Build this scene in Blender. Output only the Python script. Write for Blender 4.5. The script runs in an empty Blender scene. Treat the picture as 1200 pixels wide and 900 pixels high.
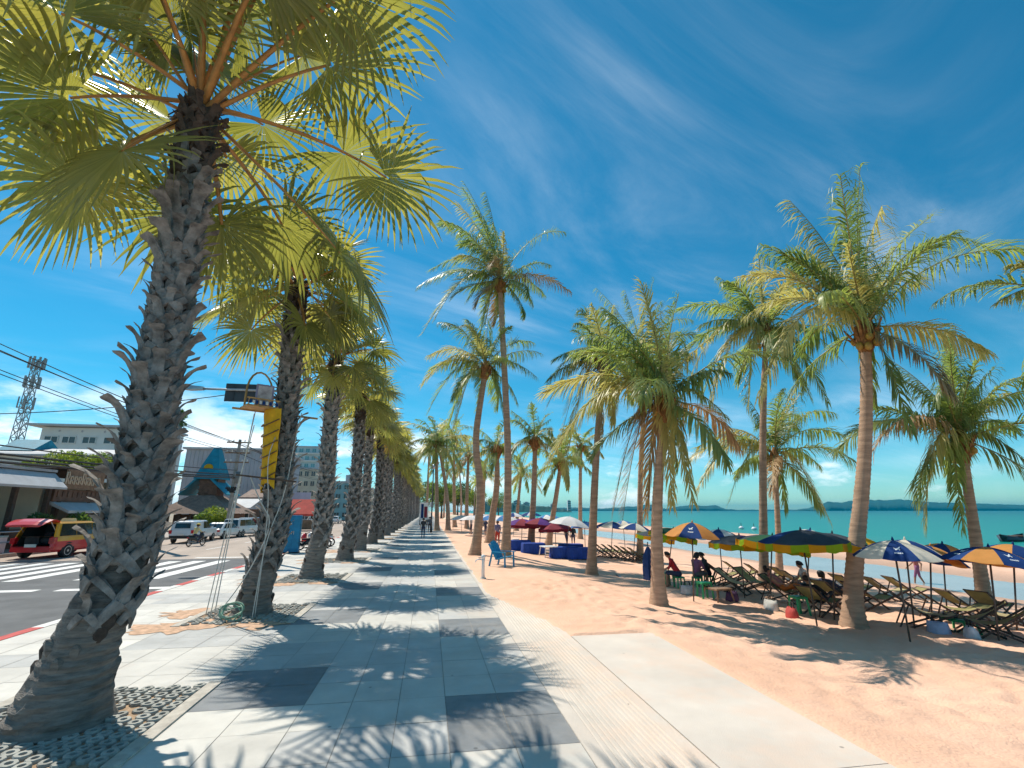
import bpy, bmesh, math, random
import numpy as np
from mathutils import Vector, Matrix, noise as mnoise

sc = bpy.context.scene
COL = sc.collection
RAD = math.radians
rng = random.Random(7)

# ------------------------------------------------------------------ camera
FPX = 560.0
PITCH = math.atan(148 / FPX)
YAW = math.atan(97 / FPX * math.cos(PITCH))
EYE = 2.0
cam_d = bpy.data.cameras.new('camera')
cam = bpy.data.objects.new('camera', cam_d)
COL.objects.link(cam)
cam.location = (0, 0, EYE)
cam.rotation_euler = (RAD(90) + PITCH, 0, -YAW)
cam_d.sensor_width = 36
cam_d.lens = 36 * FPX / 1200
cam_d.clip_start = 0.05
cam_d.clip_end = 40000
sc.camera = cam


def ray(u, v):
    x = (u - 600) / FPX
    y = -(v - 450) / FPX
    fy = math.cos(PITCH) - y * math.sin(PITCH)
    up = math.sin(PITCH) + y * math.cos(PITCH)
    return Vector((x * math.cos(YAW) + fy * math.sin(YAW), -x * math.sin(YAW) + fy * math.cos(YAW), up))


def on_ground(u, v, z=0.0):
    r = ray(u, v)
    t = (z - EYE) / r.z
    return Vector((r.x * t, r.y * t, z))


def at_y(u, v, y):
    r = ray(u, v)
    t = y / r.y
    return Vector((r.x * t, y, EYE + r.z * t))


HEAD = Vector((math.sin(YAW), math.cos(YAW), 0))


def facing(u, v, p):
    """point seen at (u,v) in the upright plane through p that faces the heading"""
    r = ray(u, v)
    t = p.dot(HEAD) / r.dot(HEAD)
    return Vector((r.x * t, r.y * t, EYE + r.z * t))


SAND = [(1.3, .002), (3.9, -.012), (6, -.25), (9, -.42), (13, -.55), (17.2, -.86), (19.3, -.985), (20.5, -1.06), (24, -1.06), (25.8, -.985), (28, -.9), (33, -.84), (38, -.9),
        (41.7, -1.0), (50, -1.6), (64, -3)]


def sand_z(x, y):
    if x <= SAND[0][0]:
        return SAND[0][1]
    for (a, za), (b, zb) in zip(SAND, SAND[1:]):
        if x <= b:
            return za + (zb - za) * (x - a) / (b - a)
    return SAND[-1][1]


def on_sand(u, v):
    z = -.35
    for _ in range(12):
        p = on_ground(u, v, z)
        z = .5 * z + .5 * sand_z(p.x, p.y)
    p = on_ground(u, v, z)
    p.z = sand_z(p.x, p.y)
    return p


# ------------------------------------------------------------------ materials
MATS = {}


def nd(nt, typ, **kw):
    n = nt.nodes.new(typ)
    for k, v in kw.items():
        setattr(n, k, v)
    return n


def mat(name, col, rough=.6, var=.18, scale=6, bump=0, bscale=40, metal=0, spec=.4, stretch=(1, 1, 1), col2=None, detail=4, coords='Object', coat=0, orand=0, dust=None):
    if name in MATS:
        return MATS[name]
    m = bpy.data.materials.new(name)
    m.use_nodes = True
    nt = m.node_tree
    b = nt.nodes['Principled BSDF']
    b.inputs['Roughness'].default_value = rough
    b.inputs['Metallic'].default_value = metal
    b.inputs['Specular IOR Level'].default_value = spec
    if coat:
        b.inputs['Coat Weight'].default_value = coat
        b.inputs['Coat Roughness'].default_value = .05
    c1 = tuple(min(1, max(0, x * (1 - var))) for x in col) + (1,)
    c2 = tuple(col2) + (1,) if col2 else tuple(min(1, x * (1 + var)) for x in col) + (1,)
    tc = nd(nt, 'ShaderNodeTexCoord')
    mp = nd(nt, 'ShaderNodeMapping')
    mp.inputs['Scale'].default_value = stretch
    nt.links.new(tc.outputs[coords], mp.inputs['Vector'])
    ns = nd(nt, 'ShaderNodeTexNoise')
    ns.inputs['Scale'].default_value = scale
    ns.inputs['Detail'].default_value = detail
    ns.inputs['Roughness'].default_value = .6
    nt.links.new(mp.outputs[0], ns.inputs['Vector'])
    rp = nd(nt, 'ShaderNodeValToRGB')
    rp.color_ramp.elements[0].position = .32
    rp.color_ramp.elements[1].position = .68
    rp.color_ramp.elements[0].color = c1
    rp.color_ramp.elements[1].color = c2
    nt.links.new(ns.outputs['Fac'], rp.inputs['Fac'])
    colout = rp.outputs['Color']
    if orand:
        oi = nd(nt, 'ShaderNodeObjectInfo')
        mr = nd(nt, 'ShaderNodeMapRange')
        mr.inputs['To Min'].default_value = 1 - orand
        mr.inputs['To Max'].default_value = 1 + orand
        nt.links.new(oi.outputs['Random'], mr.inputs['Value'])
        hv = nd(nt, 'ShaderNodeHueSaturation')
        nt.links.new(mr.outputs[0], hv.inputs['Value'])
        nt.links.new(colout, hv.inputs['Color'])
        colout = hv.outputs['Color']
    if dust:
        # blown sand and grime lying in irregular patches
        (x0, x1, dcol, amt) = dust
        gp = nd(nt, 'ShaderNodeNewGeometry')
        sp = nd(nt, 'ShaderNodeSeparateXYZ')
        nt.links.new(gp.outputs['Position'], sp.inputs[0])
        r1 = nd(nt, 'ShaderNodeMapRange')
        r1.inputs['From Min'].default_value = x0
        r1.inputs['From Max'].default_value = x1
        nt.links.new(sp.outputs['X'], r1.inputs['Value'])
        n5 = nd(nt, 'ShaderNodeTexNoise')
        n5.inputs['Scale'].default_value = 1.1
        n5.inputs['Detail'].default_value = 10
        n5.inputs['Roughness'].default_value = .7
        nt.links.new(gp.outputs['Position'], n5.inputs['Vector'])
        ad = nd(nt, 'ShaderNodeMath', operation='ADD')
        nt.links.new(n5.outputs['Fac'], ad.inputs[0])
        m5 = nd(nt, 'ShaderNodeMath', operation='MULTIPLY')
        nt.links.new(r1.outputs[0], m5.inputs[0])
        m5.inputs[1].default_value = .22
        nt.links.new(m5.outputs[0], ad.inputs[1])
        r2 = nd(nt, 'ShaderNodeMapRange')
        r2.interpolation_type = 'SMOOTHSTEP'
        r2.inputs['From Min'].default_value = .56
        r2.inputs['From Max'].default_value = .80
        r2.inputs['To Max'].default_value = amt
        nt.links.new(ad.outputs[0], r2.inputs['Value'])
        dm = nd(nt, 'ShaderNodeMix')
        dm.data_type = 'RGBA'
        nt.links.new(r2.outputs[0], dm.inputs['Factor'])
        nt.links.new(colout, dm.inputs[6])
        dm.inputs[7].default_value = tuple(dcol) + (1,)
        # dark gum and drip spots
        vo = nd(nt, 'ShaderNodeTexVoronoi')
        vo.inputs['Scale'].default_value = 2.3
        nt.links.new(gp.outputs['Position'], vo.inputs['Vector'])
        r3 = nd(nt, 'ShaderNodeMapRange')
        r3.inputs['From Min'].default_value = .035
        r3.inputs['From Max'].default_value = .05
        r3.inputs['To Min'].default_value = .55
        r3.inputs['To Max'].default_value = 1
        nt.links.new(vo.outputs['Distance'], r3.inputs['Value'])
        dk = nd(nt, 'ShaderNodeMix')
        dk.data_type = 'RGBA'
        dk.blend_type = 'MULTIPLY'
        dk.inputs['Factor'].default_value = 1
        nt.links.new(dm.outputs[2], dk.inputs[6])
        nt.links.new(r3.outputs[0], dk.inputs[7])
        colout = dk.outputs[2]
    nt.links.new(colout, b.inputs['Base Color'])
    if bump:
        n2 = nd(nt, 'ShaderNodeTexNoise')
        n2.inputs['Scale'].default_value = bscale
        n2.inputs['Detail'].default_value = 5
        nt.links.new(mp.outputs[0], n2.inputs['Vector'])
        bp = nd(nt, 'ShaderNodeBump')
        bp.inputs['Strength'].default_value = bump
        bp.inputs['Distance'].default_value = .02
        nt.links.new(n2.outputs['Fac'], bp.inputs['Height'])
        nt.links.new(bp.outputs['Normal'], b.inputs['Normal'])
    MATS[name] = m
    return m


def leaf_mat(name, col, trans, tf=.45, rough=.38, hue=.03, val=.5, spec=.5):
    m = bpy.data.materials.new(name)
    m.use_nodes = True
    nt = m.node_tree
    b = nt.nodes['Principled BSDF']
    out = nt.nodes['Material Output']
    b.inputs['Roughness'].default_value = rough
    b.inputs['Specular IOR Level'].default_value = spec
    oi = nd(nt, 'ShaderNodeObjectInfo')
    geo = nd(nt, 'ShaderNodeNewGeometry')
    tc = nd(nt, 'ShaderNodeTexCoord')
    ns = nd(nt, 'ShaderNodeTexNoise')
    ns.inputs['Scale'].default_value = 1.7
    nt.links.new(tc.outputs['Object'], ns.inputs['Vector'])
    # random per frond and per blade
    mixr = nd(nt, 'ShaderNodeMath', operation='MULTIPLY_ADD')
    nt.links.new(geo.outputs['Random Per Island'], mixr.inputs[0])
    mixr.inputs[1].default_value = .55
    nt.links.new(oi.outputs['Random'], mixr.inputs[2])
    mr = nd(nt, 'ShaderNodeMath', operation='MULTIPLY_ADD')
    nt.links.new(ns.outputs['Fac'], mr.inputs[0])
    mr.inputs[1].default_value = .6
    nt.links.new(mixr.outputs[0], mr.inputs[2])

    def vary(c):
        hs = nd(nt, 'ShaderNodeHueSaturation')
        hs.inputs['Color'].default_value = tuple(c) + (1,)
        a = nd(nt, 'ShaderNodeMapRange')
        a.inputs['From Min'].default_value = .2
        a.inputs['From Max'].default_value = 1.9
        a.inputs['To Min'].default_value = .5 + hue
        a.inputs['To Max'].default_value = .5 - hue
        nt.links.new(mr.outputs[0], a.inputs['Value'])
        nt.links.new(a.outputs[0], hs.inputs['Hue'])
        v = nd(nt, 'ShaderNodeMapRange')
        v.inputs['From Min'].default_value = .2
        v.inputs['From Max'].default_value = 1.9
        v.inputs['To Min'].default_value = 1 - val
        v.inputs['To Max'].default_value = 1 + val
        nt.links.new(mr.outputs[0], v.inputs['Value'])
        nt.links.new(v.outputs[0], hs.inputs['Value'])
        return hs.outputs['Color']
    nt.links.new(vary(col), b.inputs['Base Color'])
    t = nd(nt, 'ShaderNodeBsdfTranslucent')
    nt.links.new(vary(trans), t.inputs['Color'])
    mx = nd(nt, 'ShaderNodeMixShader')
    mx.inputs['Fac'].default_value = tf
    nt.links.new(b.outputs[0], mx.inputs[1])
    nt.links.new(t.outputs[0], mx.inputs[2])
    nt.links.new(mx.outputs[0], out.inputs['Surface'])
    MATS[name] = m
    return m


# ------------------------------------------------------------------ object helpers
def tag(o, label=None, cat=None, group=None, kind=None):
    if label:
        o['label'] = label
    if cat:
        o['category'] = cat
    if group:
        o['group'] = group
    if kind:
        o['kind'] = kind
    return o


def thing(name, label, cat, loc=(0, 0, 0), rz=0.0, group=None):
    o = bpy.data.objects.new(name, None)
    o.empty_display_size = .2
    COL.objects.link(o)
    o.location = loc
    o.rotation_euler = (0, 0, rz)
    return tag(o, label, cat, group)


def link(name, me, parent=None):
    o = bpy.data.objects.new(name, me)
    COL.objects.link(o)
    if parent is not None:
        o.parent = parent
    return o


def kids(o):
    return [c for c in bpy.data.objects if c.parent == o]


def copy_tree(o, parent=None):
    c = o.copy()
    COL.objects.link(c)
    c.parent = parent
    for ch in KIDS.get(o.name, ()):
        copy_tree_ch(ch, c)
    return c


KIDS = {}


def copy_thing(root, loc, rz, label, group=None, scale=None):
    c = root.copy()
    COL.objects.link(c)
    c.location = loc
    c.rotation_euler = (0, 0, rz)
    c['label'] = label
    if group:
        c['group'] = group
    if scale:
        c.scale = (scale,) * 3
    for ch in list(root.children):
        d = ch.copy()
        COL.objects.link(d)
        d.parent = c
        for g in list(ch.children):
            e = g.copy()
            COL.objects.link(e)
            e.parent = d
    return c


class MB:
    def __init__(self):
        self.v, self.f, self.m = [], [], []

    def poly(self, pts, mi=0):
        n = len(self.v)
        self.v += [tuple(p) for p in pts]
        self.f.append(tuple(range(n, n + len(pts))))
        self.m.append(mi)

    def box(self, c, s, mi=0, rz=0.0, mtx=None):
        c = Vector(c)
        M = mtx or Matrix.Rotation(rz, 3, 'Z')
        n = len(self.v)
        for dz in (-.5, .5):
            for dx, dy in ((-.5, -.5), (.5, -.5), (.5, .5), (-.5, .5)):
                self.v.append(tuple(c + M @ Vector((dx * s[0], dy * s[1], dz * s[2]))))
        for q in ((3, 2, 1, 0), (4, 5, 6, 7), (0, 1, 5, 4), (1, 2, 6, 5), (2, 3, 7, 6), (3, 0, 4, 7)):
            self.f.append(tuple(n + i for i in q))
            self.m.append(mi)

    def bar(self, a, b, w, h, mi=0, upv=(0, 0, 1)):
        a, b = Vector(a), Vector(b)
        d = b - a
        L = d.length
        d.normalize()
        s = d.cross(Vector(upv))
        if s.length < 1e-4:
            s = d.cross(Vector((1, 0, 0)))
        s.normalize()
        u = s.cross(d)
        M = Matrix((d, s, u)).transposed()
        self.box((a + b) / 2, (L, w, h), mi, mtx=M)

    def tube(self, pts, radii, n=8, mi=0, caps=True, squash=1.0):
        pts = [Vector(p) for p in pts]
        if not isinstance(radii, (list, tuple)):
            radii = [radii] * len(pts)
        rings = []
        prev = None
        for i, p in enumerate(pts):
            d = (pts[min(i + 1, len(pts) - 1)] - pts[max(i - 1, 0)]).normalized()
            if prev is None:
                s = d.cross(Vector((0, 0, 1)))
                if s.length < 1e-3:
                    s = Vector((1, 0, 0))
            else:
                s = prev - d * prev.dot(d)
                if s.length < 1e-4:
                    s = d.orthogonal()
            s.normalize()
            prev = s
            u = s.cross(d)
            ring = []
            for k in range(n):
                a = 2 * math.pi * k / n
                ring.append(tuple(p + (s * math.cos(a) + u * math.sin(a) * squash) * radii[i]))
            rings.append(ring)
        self.loft(rings, mi, caps)

    def loft(self, rings, mi=0, caps=True, closed=True):
        n0 = len(self.v)
        n = len(rings[0])
        for r in rings:
            self.v += [tuple(p) for p in r]
        for i in range(len(rings) - 1):
            for k in range(n if closed else n - 1):
                a = n0 + i * n + k
                b = n0 + i * n + (k + 1) % n
                self.f.append((a, b, b + n, a + n))
                self.m.append(mi)
        if caps:
            self.f.append(tuple(n0 + k for k in reversed(range(n))))
            self.m.append(mi)
            e = n0 + (len(rings) - 1) * n
            self.f.append(tuple(e + k for k in range(n)))
            self.m.append(mi)

    def ball(self, c, r, mi=0, nu=10, nv=7, sc=(1, 1, 1)):
        rings = []
        for j in range(1, nv):
            th = math.pi * j / nv
            rings.append([(c[0] + r * sc[0] * math.sin(th) * math.cos(2 * math.pi * k / nu), c[1] + r * sc[1] * math.sin(th) * math.sin(2 * math.pi * k / nu),
                           c[2] - r * sc[2] * math.cos(th)) for k in range(nu)])
        self.loft(rings, mi, True)

    def disc_cyl(self, a, b, r, n=16, mi=0):
        self.tube([a, b], r, n, mi)

    def arr(self, V, F, mi=0):
        n = len(self.v)
        self.v += [tuple(x) for x in V]
        self.f += [tuple(int(n + i) for i in q) for q in F]
        self.m += [mi] * len(F)

    def mesh(self, name, mats, smooth=False):
        me = bpy.data.meshes.new(name)
        me.from_pydata(self.v, [], self.f)
        if not isinstance(mats, (list, tuple)):
            mats = [mats]
        for m in mats:
            me.materials.append(m)
        me.polygons.foreach_set('material_index', self.m)
        if smooth:
            me.polygons.foreach_set('use_smooth', [True] * len(self.f))
        me.update()
        return me

    def build(self, name, mats, parent=None, smooth=False):
        return link(name, self.mesh(name, mats, smooth), parent)


def quads_mesh(name, V, F, mi, mats):
    me = bpy.data.meshes.new(name)
    V = np.asarray(V, dtype=np.float32)
    F = np.asarray(F, dtype=np.int32)
    me.vertices.add(len(V))
    me.vertices.foreach_set('co', V.ravel())
    me.loops.add(F.size)
    me.loops.foreach_set('vertex_index', F.ravel())
    me.polygons.add(len(F))
    me.polygons.foreach_set('loop_start', np.arange(0, F.size, 4, dtype=np.int32))
    try:
        me.polygons.foreach_set('loop_total', np.full(len(F), 4, dtype=np.int32))
    except Exception:
        pass
    for m in mats:
        me.materials.append(m)
    me.polygons.foreach_set('material_index', np.asarray(mi, dtype=np.int32))
    me.update(calc_edges=True)
    return me


ORD = ['first', 'second', 'third', 'fourth', 'fifth', 'sixth', 'seventh', 'eighth', 'ninth', 'tenth', 'eleventh', 'twelfth', 'thirteenth', 'fourteenth',
       'fifteenth', 'sixteenth', 'seventeenth', 'eighteenth', 'nineteenth', 'twentieth', 'twenty-first', 'twenty-second', 'twenty-third', 'twenty-fourth',
       'twenty-fifth', 'twenty-sixth', 'twenty-seventh', 'twenty-eighth', 'twenty-ninth', 'thirtieth']

# ------------------------------------------------------------------ light and sky
SUN_AZ = math.atan2(-.60, .80)
SUN_EL = RAD(56)
w = bpy.data.worlds.new('World')
sc.world = w
w.use_nodes = True
nt = w.node_tree
bg = nt.nodes['Background']
bg.inputs['Strength'].default_value = .142
sky = nd(nt, 'ShaderNodeTexSky')
sky.sky_type = 'NISHITA'
sky.sun_disc = False
sky.sun_elevation = SUN_EL
sky.sun_rotation = SUN_AZ
sky.air_density = 1.0
sky.dust_density = 0.0
sky.ozone_density = 2.2
hs = nd(nt, 'ShaderNodeHueSaturation')
hs.inputs['Hue'].default_value = .49
hs.inputs['Saturation'].default_value = 1.3
hs.inputs['Value'].default_value = 1.0
nt.links.new(sky.outputs[0], hs.inputs['Color'])
tc = nd(nt, 'ShaderNodeTexCoord')
sep = nd(nt, 'ShaderNodeSeparateXYZ')
nt.links.new(tc.outputs['Generated'], sep.inputs[0])


def mth(op, a, b=None, c=None, clamp=False):
    n = nd(nt, 'ShaderNodeMath', operation=op)
    n.use_clamp = clamp
    for i, x in enumerate((a, b, c)):
        if x is None:
            continue
        if isinstance(x, (int, float)):
            n.inputs[i].default_value = x
        else:
            nt.links.new(x, n.inputs[i])
    return n.outputs[0]


def ramp(x, lo, hi, a=0.0, b=1.0):
    n = nd(nt, 'ShaderNodeMapRange')
    n.interpolation_type = 'SMOOTHSTEP'
    n.inputs['From Min'].default_value = lo
    n.inputs['From Max'].default_value = hi
    n.inputs['To Min'].default_value = a
    n.inputs['To Max'].default_value = b
    nt.links.new(x, n.inputs['Value'])
    return n.outputs[0]


zz = mth('MAXIMUM', sep.outputs['Z'], .04)
den = mth('ADD', zz, .12)
cx = mth('DIVIDE', sep.outputs['X'], den)
cy = mth('DIVIDE', sep.outputs['Y'], den)
cmb = nd(nt, 'ShaderNodeCombineXYZ')
nt.links.new(cx, cmb.inputs[0])
nt.links.new(cy, cmb.inputs[1])
mp1 = nd(nt, 'ShaderNodeMapping')
mp1.vector_type = 'TEXTURE'
mp1.inputs['Rotation'].default_value = (0, 0, RAD(26))
mp1.inputs['Scale'].default_value = (1.35, .50, 1)
nt.links.new(cmb.outputs[0], mp1.inputs['Vector'])
n1 = nd(nt, 'ShaderNodeTexNoise')
n1.inputs['Scale'].default_value = .9
n1.inputs['Detail'].default_value = 9
n1.inputs['Roughness'].default_value = .62
n1.inputs['Distortion'].default_value = .7
nt.links.new(mp1.outputs[0], n1.inputs['Vector'])
n2 = nd(nt, 'ShaderNodeTexNoise')
n2.inputs['Scale'].default_value = .75
n2.inputs['Detail'].default_value = 4
nt.links.new(cmb.outputs[0], n2.inputs['Vector'])
cir = mth('MULTIPLY', ramp(n1.outputs['Fac'], .36, .90), ramp(n2.outputs['Fac'], .32, .64))
cir = mth('MULTIPLY', cir, .42)
# low cumulus banks near the horizon
mp2 = nd(nt, 'ShaderNodeMapping')
mp2.inputs['Scale'].default_value = (3.2, 3.2, 8.5)
mp2.inputs['Location'].default_value = (1.3, .2, .35)
nt.links.new(tc.outputs['Generated'], mp2.inputs['Vector'])
n3 = nd(nt, 'ShaderNodeTexNoise')
n3.inputs['Scale'].default_value = 1.5
n3.inputs['Detail'].default_value = 8
n3.inputs['Roughness'].default_value = .58
nt.links.new(mp2.outputs[0], n3.inputs['Vector'])
leftness = ramp(sep.outputs['X'], -.75, .75, .20, .06)
band = mth('MULTIPLY', ramp(sep.outputs['Z'], .26, .10), 1.0)
cu = ramp(mth('ADD', mth('ADD', n3.outputs['Fac'], leftness), mth('MULTIPLY', band, .16)), .76, .92)
cu = mth('MULTIPLY', cu, band, clamp=True)
allc = mth('MAXIMUM', cir, mth('MULTIPLY', cu, .9), clamp=True)
tint = nd(nt, 'ShaderNodeValToRGB')
tint.color_ramp.elements[0].position = 0.0
tint.color_ramp.elements[0].color = (.36, .63, .75, 1)
tint.color_ramp.elements[1].position = .75
tint.color_ramp.elements[1].color = (.245, .71, .655, 1)
e_ = tint.color_ramp.elements.new(.22)
e_.color = (.22, .625, .645, 1)
nt.links.new(sep.outputs['Z'], tint.inputs['Fac'])
tm = nd(nt, 'ShaderNodeMix')
tm.data_type = 'RGBA'
tm.blend_type = 'MULTIPLY'
tm.inputs['Factor'].default_value = 1
nt.links.new(hs.outputs['Color'], tm.inputs[6])
nt.links.new(tint.outputs['Color'], tm.inputs[7])
mixc = nd(nt, 'ShaderNodeMix')
mixc.data_type = 'RGBA'
nt.links.new(allc, mixc.inputs['Factor'])
nt.links.new(tm.outputs[2], mixc.inputs[6])
mixc.inputs[7].default_value = (7.2, 7.6, 7.9, 1)
nt.links.new(mixc.outputs[2], bg.inputs['Color'])

sd = bpy.data.lights.new('sun', 'SUN')
sd.energy = 4.0
sd.angle = RAD(.53)
sd.color = (1.0, .93, .81)
sun = bpy.data.objects.new('sun', sd)
COL.objects.link(sun)
sdir = Vector((math.sin(SUN_AZ) * math.cos(SUN_EL), math.cos(SUN_AZ) * math.cos(SUN_EL), math.sin(SUN_EL)))
sun.rotation_euler = (-sdir).to_track_quat('-Z', 'Y').to_euler()
sun.location = (-20, 30, 60)

sc.view_settings.view_transform = 'Standard'
sc.view_settings.look = 'None'
sc.view_settings.exposure = 0.42
sc.view_settings.gamma = 1
sc.view_settings.use_curve_mapping = False
sc.render.engine = 'CYCLES'
sc.cycles.use_denoising = True
sc.cycles.max_bounces = 8
sc.cycles.transparent_max_bounces = 8
sc.cycles.sample_clamp_indirect = 6
sc.cycles.use_adaptive_sampling = True
sc.cycles.adaptive_threshold = .02

# ================================================================== SETTING
def structure(o):
    return tag(o, kind='structure')


# --- ground sheet out to the horizon (land side)
M_land = mat('dry_land', (.30, .24, .17), .9, .25, .05)
b = MB()
b.poly([(-3000, -60, -.4), (1.6, -60, -.4), (1.6, 6000, -.4), (-3000, 6000, -.4)])
structure(b.build('ground', M_land))

# --- paved walkway: bed + individually toned slabs
M_joint = mat('joint_grit', (.33, .31, .28), .9, .2, 20)
slab_mats = [mat('slab_light', (.54, .515, .47), .62, .13, 1.6, .12, 130, detail=9, dust=(-.6, 1.6, (.60, .46, .36), .38)),
             mat('slab_pale', (.59, .565, .515), .62, .12, 1.9, .12, 130, detail=9, dust=(-.6, 1.6, (.60, .46, .36), .38)),
             mat('slab_mid', (.42, .415, .40), .62, .16, 1.7, .14, 130, detail=9, dust=(-.6, 1.6, (.60, .46, .36), .38)),
             mat('slab_grey', (.475, .465, .445), .62, .15, 1.5, .14, 130, detail=9, dust=(-.6, 1.6, (.60, .46, .36), .38)),
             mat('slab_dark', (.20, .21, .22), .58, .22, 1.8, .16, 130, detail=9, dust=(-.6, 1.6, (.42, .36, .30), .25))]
WX0, WX1 = -6.62, 1.42
PALM_X = -3.42
PALM_Y = [5.94, 11.1, 16.3, 21.8, 26.95] + [26.95 + 5.15 * k for k in range(1, 26)]
wb = MB()
wb.poly([(WX0, -8, 0), (WX1, -8, 0), (WX1, 420, 0), (WX0, 420, 0)], 5)


def in_pit(x, y):
    return -4.42 < x < -2.36 and min(abs(y - p) for p in PALM_Y) < 1.0


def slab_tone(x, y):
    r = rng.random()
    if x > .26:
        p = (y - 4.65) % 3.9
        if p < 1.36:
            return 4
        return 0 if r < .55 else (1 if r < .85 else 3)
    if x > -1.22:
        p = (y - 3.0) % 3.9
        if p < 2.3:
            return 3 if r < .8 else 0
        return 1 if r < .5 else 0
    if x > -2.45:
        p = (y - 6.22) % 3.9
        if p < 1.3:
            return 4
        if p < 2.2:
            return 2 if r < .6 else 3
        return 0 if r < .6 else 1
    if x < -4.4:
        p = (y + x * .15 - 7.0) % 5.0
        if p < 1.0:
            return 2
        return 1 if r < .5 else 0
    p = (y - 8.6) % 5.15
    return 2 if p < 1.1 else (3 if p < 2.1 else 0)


xs = [WX0 + .03, -6.0, -5.47, -4.94, -4.42, -3.9, -3.4, -2.9, -2.40, -1.81, -1.22, -.73, -.235, .26, .83, 1.412]
L = 1.3 / 2
y = -5.0
while y < 170:
    for a, c in zip(xs, xs[1:]):
        cxm, cym = (a + c) / 2, y + L / 2
        if y < 90 and in_pit(cxm, cym):
            continue
        t = slab_tone(cxm, cym)
        g = .0035
        dz = rng.uniform(-.0008, .0012)
        z = .005 + dz
        wb.poly([(a + g, y + g, z), (c - g, y + g, z), (c - g, y + L - g, z), (a + g, y + L - g, z)], t)
    y += L
wb.build_obj = None
o = wb.build('walkway', slab_mats + [M_joint])
structure(o)

# pit surrounds: pale strip, soil, interlocking ring pavers
M_strip = mat('strip_concrete', (.47, .43, .37), .8, .2, 9, .3, 60)
M_soil = mat('pit_soil', (.36, .25, .16), .95, .35, 14, .6, 30)
M_ring = mat('ring_paver', (.33, .33, .30), .85, .3, 5, .4, 50)
sb = MB()
for py in PALM_Y[:14]:
    x0, x1, y0, y1 = -4.42, -2.36, py - 1.0, py + 1.0
    sb.poly([(x0, y0, .003), (x1, y0, .003), (x1, y1, .003), (x0, y1, .003)], 1)
    sb.box(((x1 - .07), py, .012), (.14, 2.0, .02), 0)
    sb.box(((x0 + .07), py, .012), (.14, 2.0, .02), 0)
structure(sb.build('tree_pit_soil', [M_strip, M_soil]))
M_drift = mat('sand_drift', (.56, .36, .24), .95, .3, 9, .4, 60)
db = MB()
for py in PALM_Y[1:5]:
    for (ox, oy, R_) in ((-.9, -.9, 1.0), (.55, -1.05, .62), (-1.35, .25, .7)):
        c_ = (PALM_X + ox, py + oy, .011)
        ring = []
        for k in range(40):
            a = 2 * math.pi * k / 40
            q = R_ * (.55 + .5 * mnoise.noise((math.cos(a) * 2 + py, math.sin(a) * 2, ox)) + .3 * mnoise.noise((math.cos(a) * 6, math.sin(a) * 6 + py, oy)))
            q = max(.1, q)
            ring.append((c_[0] + q * 1.2 * math.cos(a), c_[1] + q * math.sin(a), .011))
        for k in range(40):
            db.poly([c_, ring[k], ring[(k + 1) % 40]])
structure(db.build('sand_ground', M_drift))
rb = MB()
for pi_, py in enumerate(PALM_Y[:6]):
    s = .138
    for i in range(13):
        for j in range(14):
            x = -4.42 + .2 + i * s
            yy = py - .90 + j * s + (s / 2 if i % 2 else 0)
            if yy > py + .92 or x > -2.56:
                continue
            if math.hypot(x - PALM_X, yy - py) < .42:
                continue
            if rng.random() < .05 + .06 * pi_:
                continue
            zt = .030 + rng.uniform(-.008, .012)
            ang = math.pi / 8
            outr = .066
            inr = .027
            n0 = len(rb.v)
            tx, ty = rng.uniform(-.05, .05), rng.uniform(-.05, .05)
            for (r, z) in ((outr, .002), (outr, zt - .01), (outr * .92, zt), (inr * 1.12, zt), (inr, .006)):
                for k in range(8):
                    a = ang + k * math.pi / 4
                    px_, py_ = r * math.cos(a), r * math.sin(a)
                    rb.v.append((x + px_, yy + py_, z + (px_ * tx + py_ * ty if z > .005 else 0)))
            for q in range(4):
                for k in range(8):
                    rb.f.append((n0 + q * 8 + k, n0 + q * 8 + (k + 1) % 8, n0 + q * 8 + 8 + (k + 1) % 8, n0 + q * 8 + 8 + k))
                    rb.m.append(0)
structure(rb.build('ring_pavement', M_ring))

# --- concrete edge strip with drain grooves, and the smooth pad
M_conc = mat('edge_concrete', (.60, .53, .46), .8, .15, 1.4, .3, 70, detail=10, stretch=(1, .35, 1), dust=(.8, 2.6, (.70, .52, .40), .55))
M_pad = mat('pad_concrete', (.62, .55, .48), .78, .12, .9, .22, 90, detail=10, dust=(1.8, 3.9, (.70, .50, .38), .42))
cb = MB()
prof = [(1.42, -.1), (1.42, .004), (1.56, .004), (1.57, -.004), (1.585, .004)]
x = 1.62
while x < 2.28:
    prof += [(x, .004), (x + .012, -.006), (x + .024, .004)]
    x += .055
prof += [(2.3, .004), (2.375, .004), (2.38, -.1)]
ys = [-6, 2, 4.4, 4.41, 7.5, 7.51, 10.6, 10.61, 16, 16.01, 40, 200]
rings = []
for yv in ys:
    rings.append([(px, yv, pz) for px, pz in prof])
cb.loft(rings, 0, False, False)
structure(cb.build('path_edging', M_conc))
pb = MB()
for (y0, y1) in ((-6, 3.98), (3.99, 8.36)):
    pb.box((3.085, (y0 + y1) / 2, -.06), (1.395, y1 - y0, .132), 0)
structure(pb.build('path_slab', M_pad))

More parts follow.
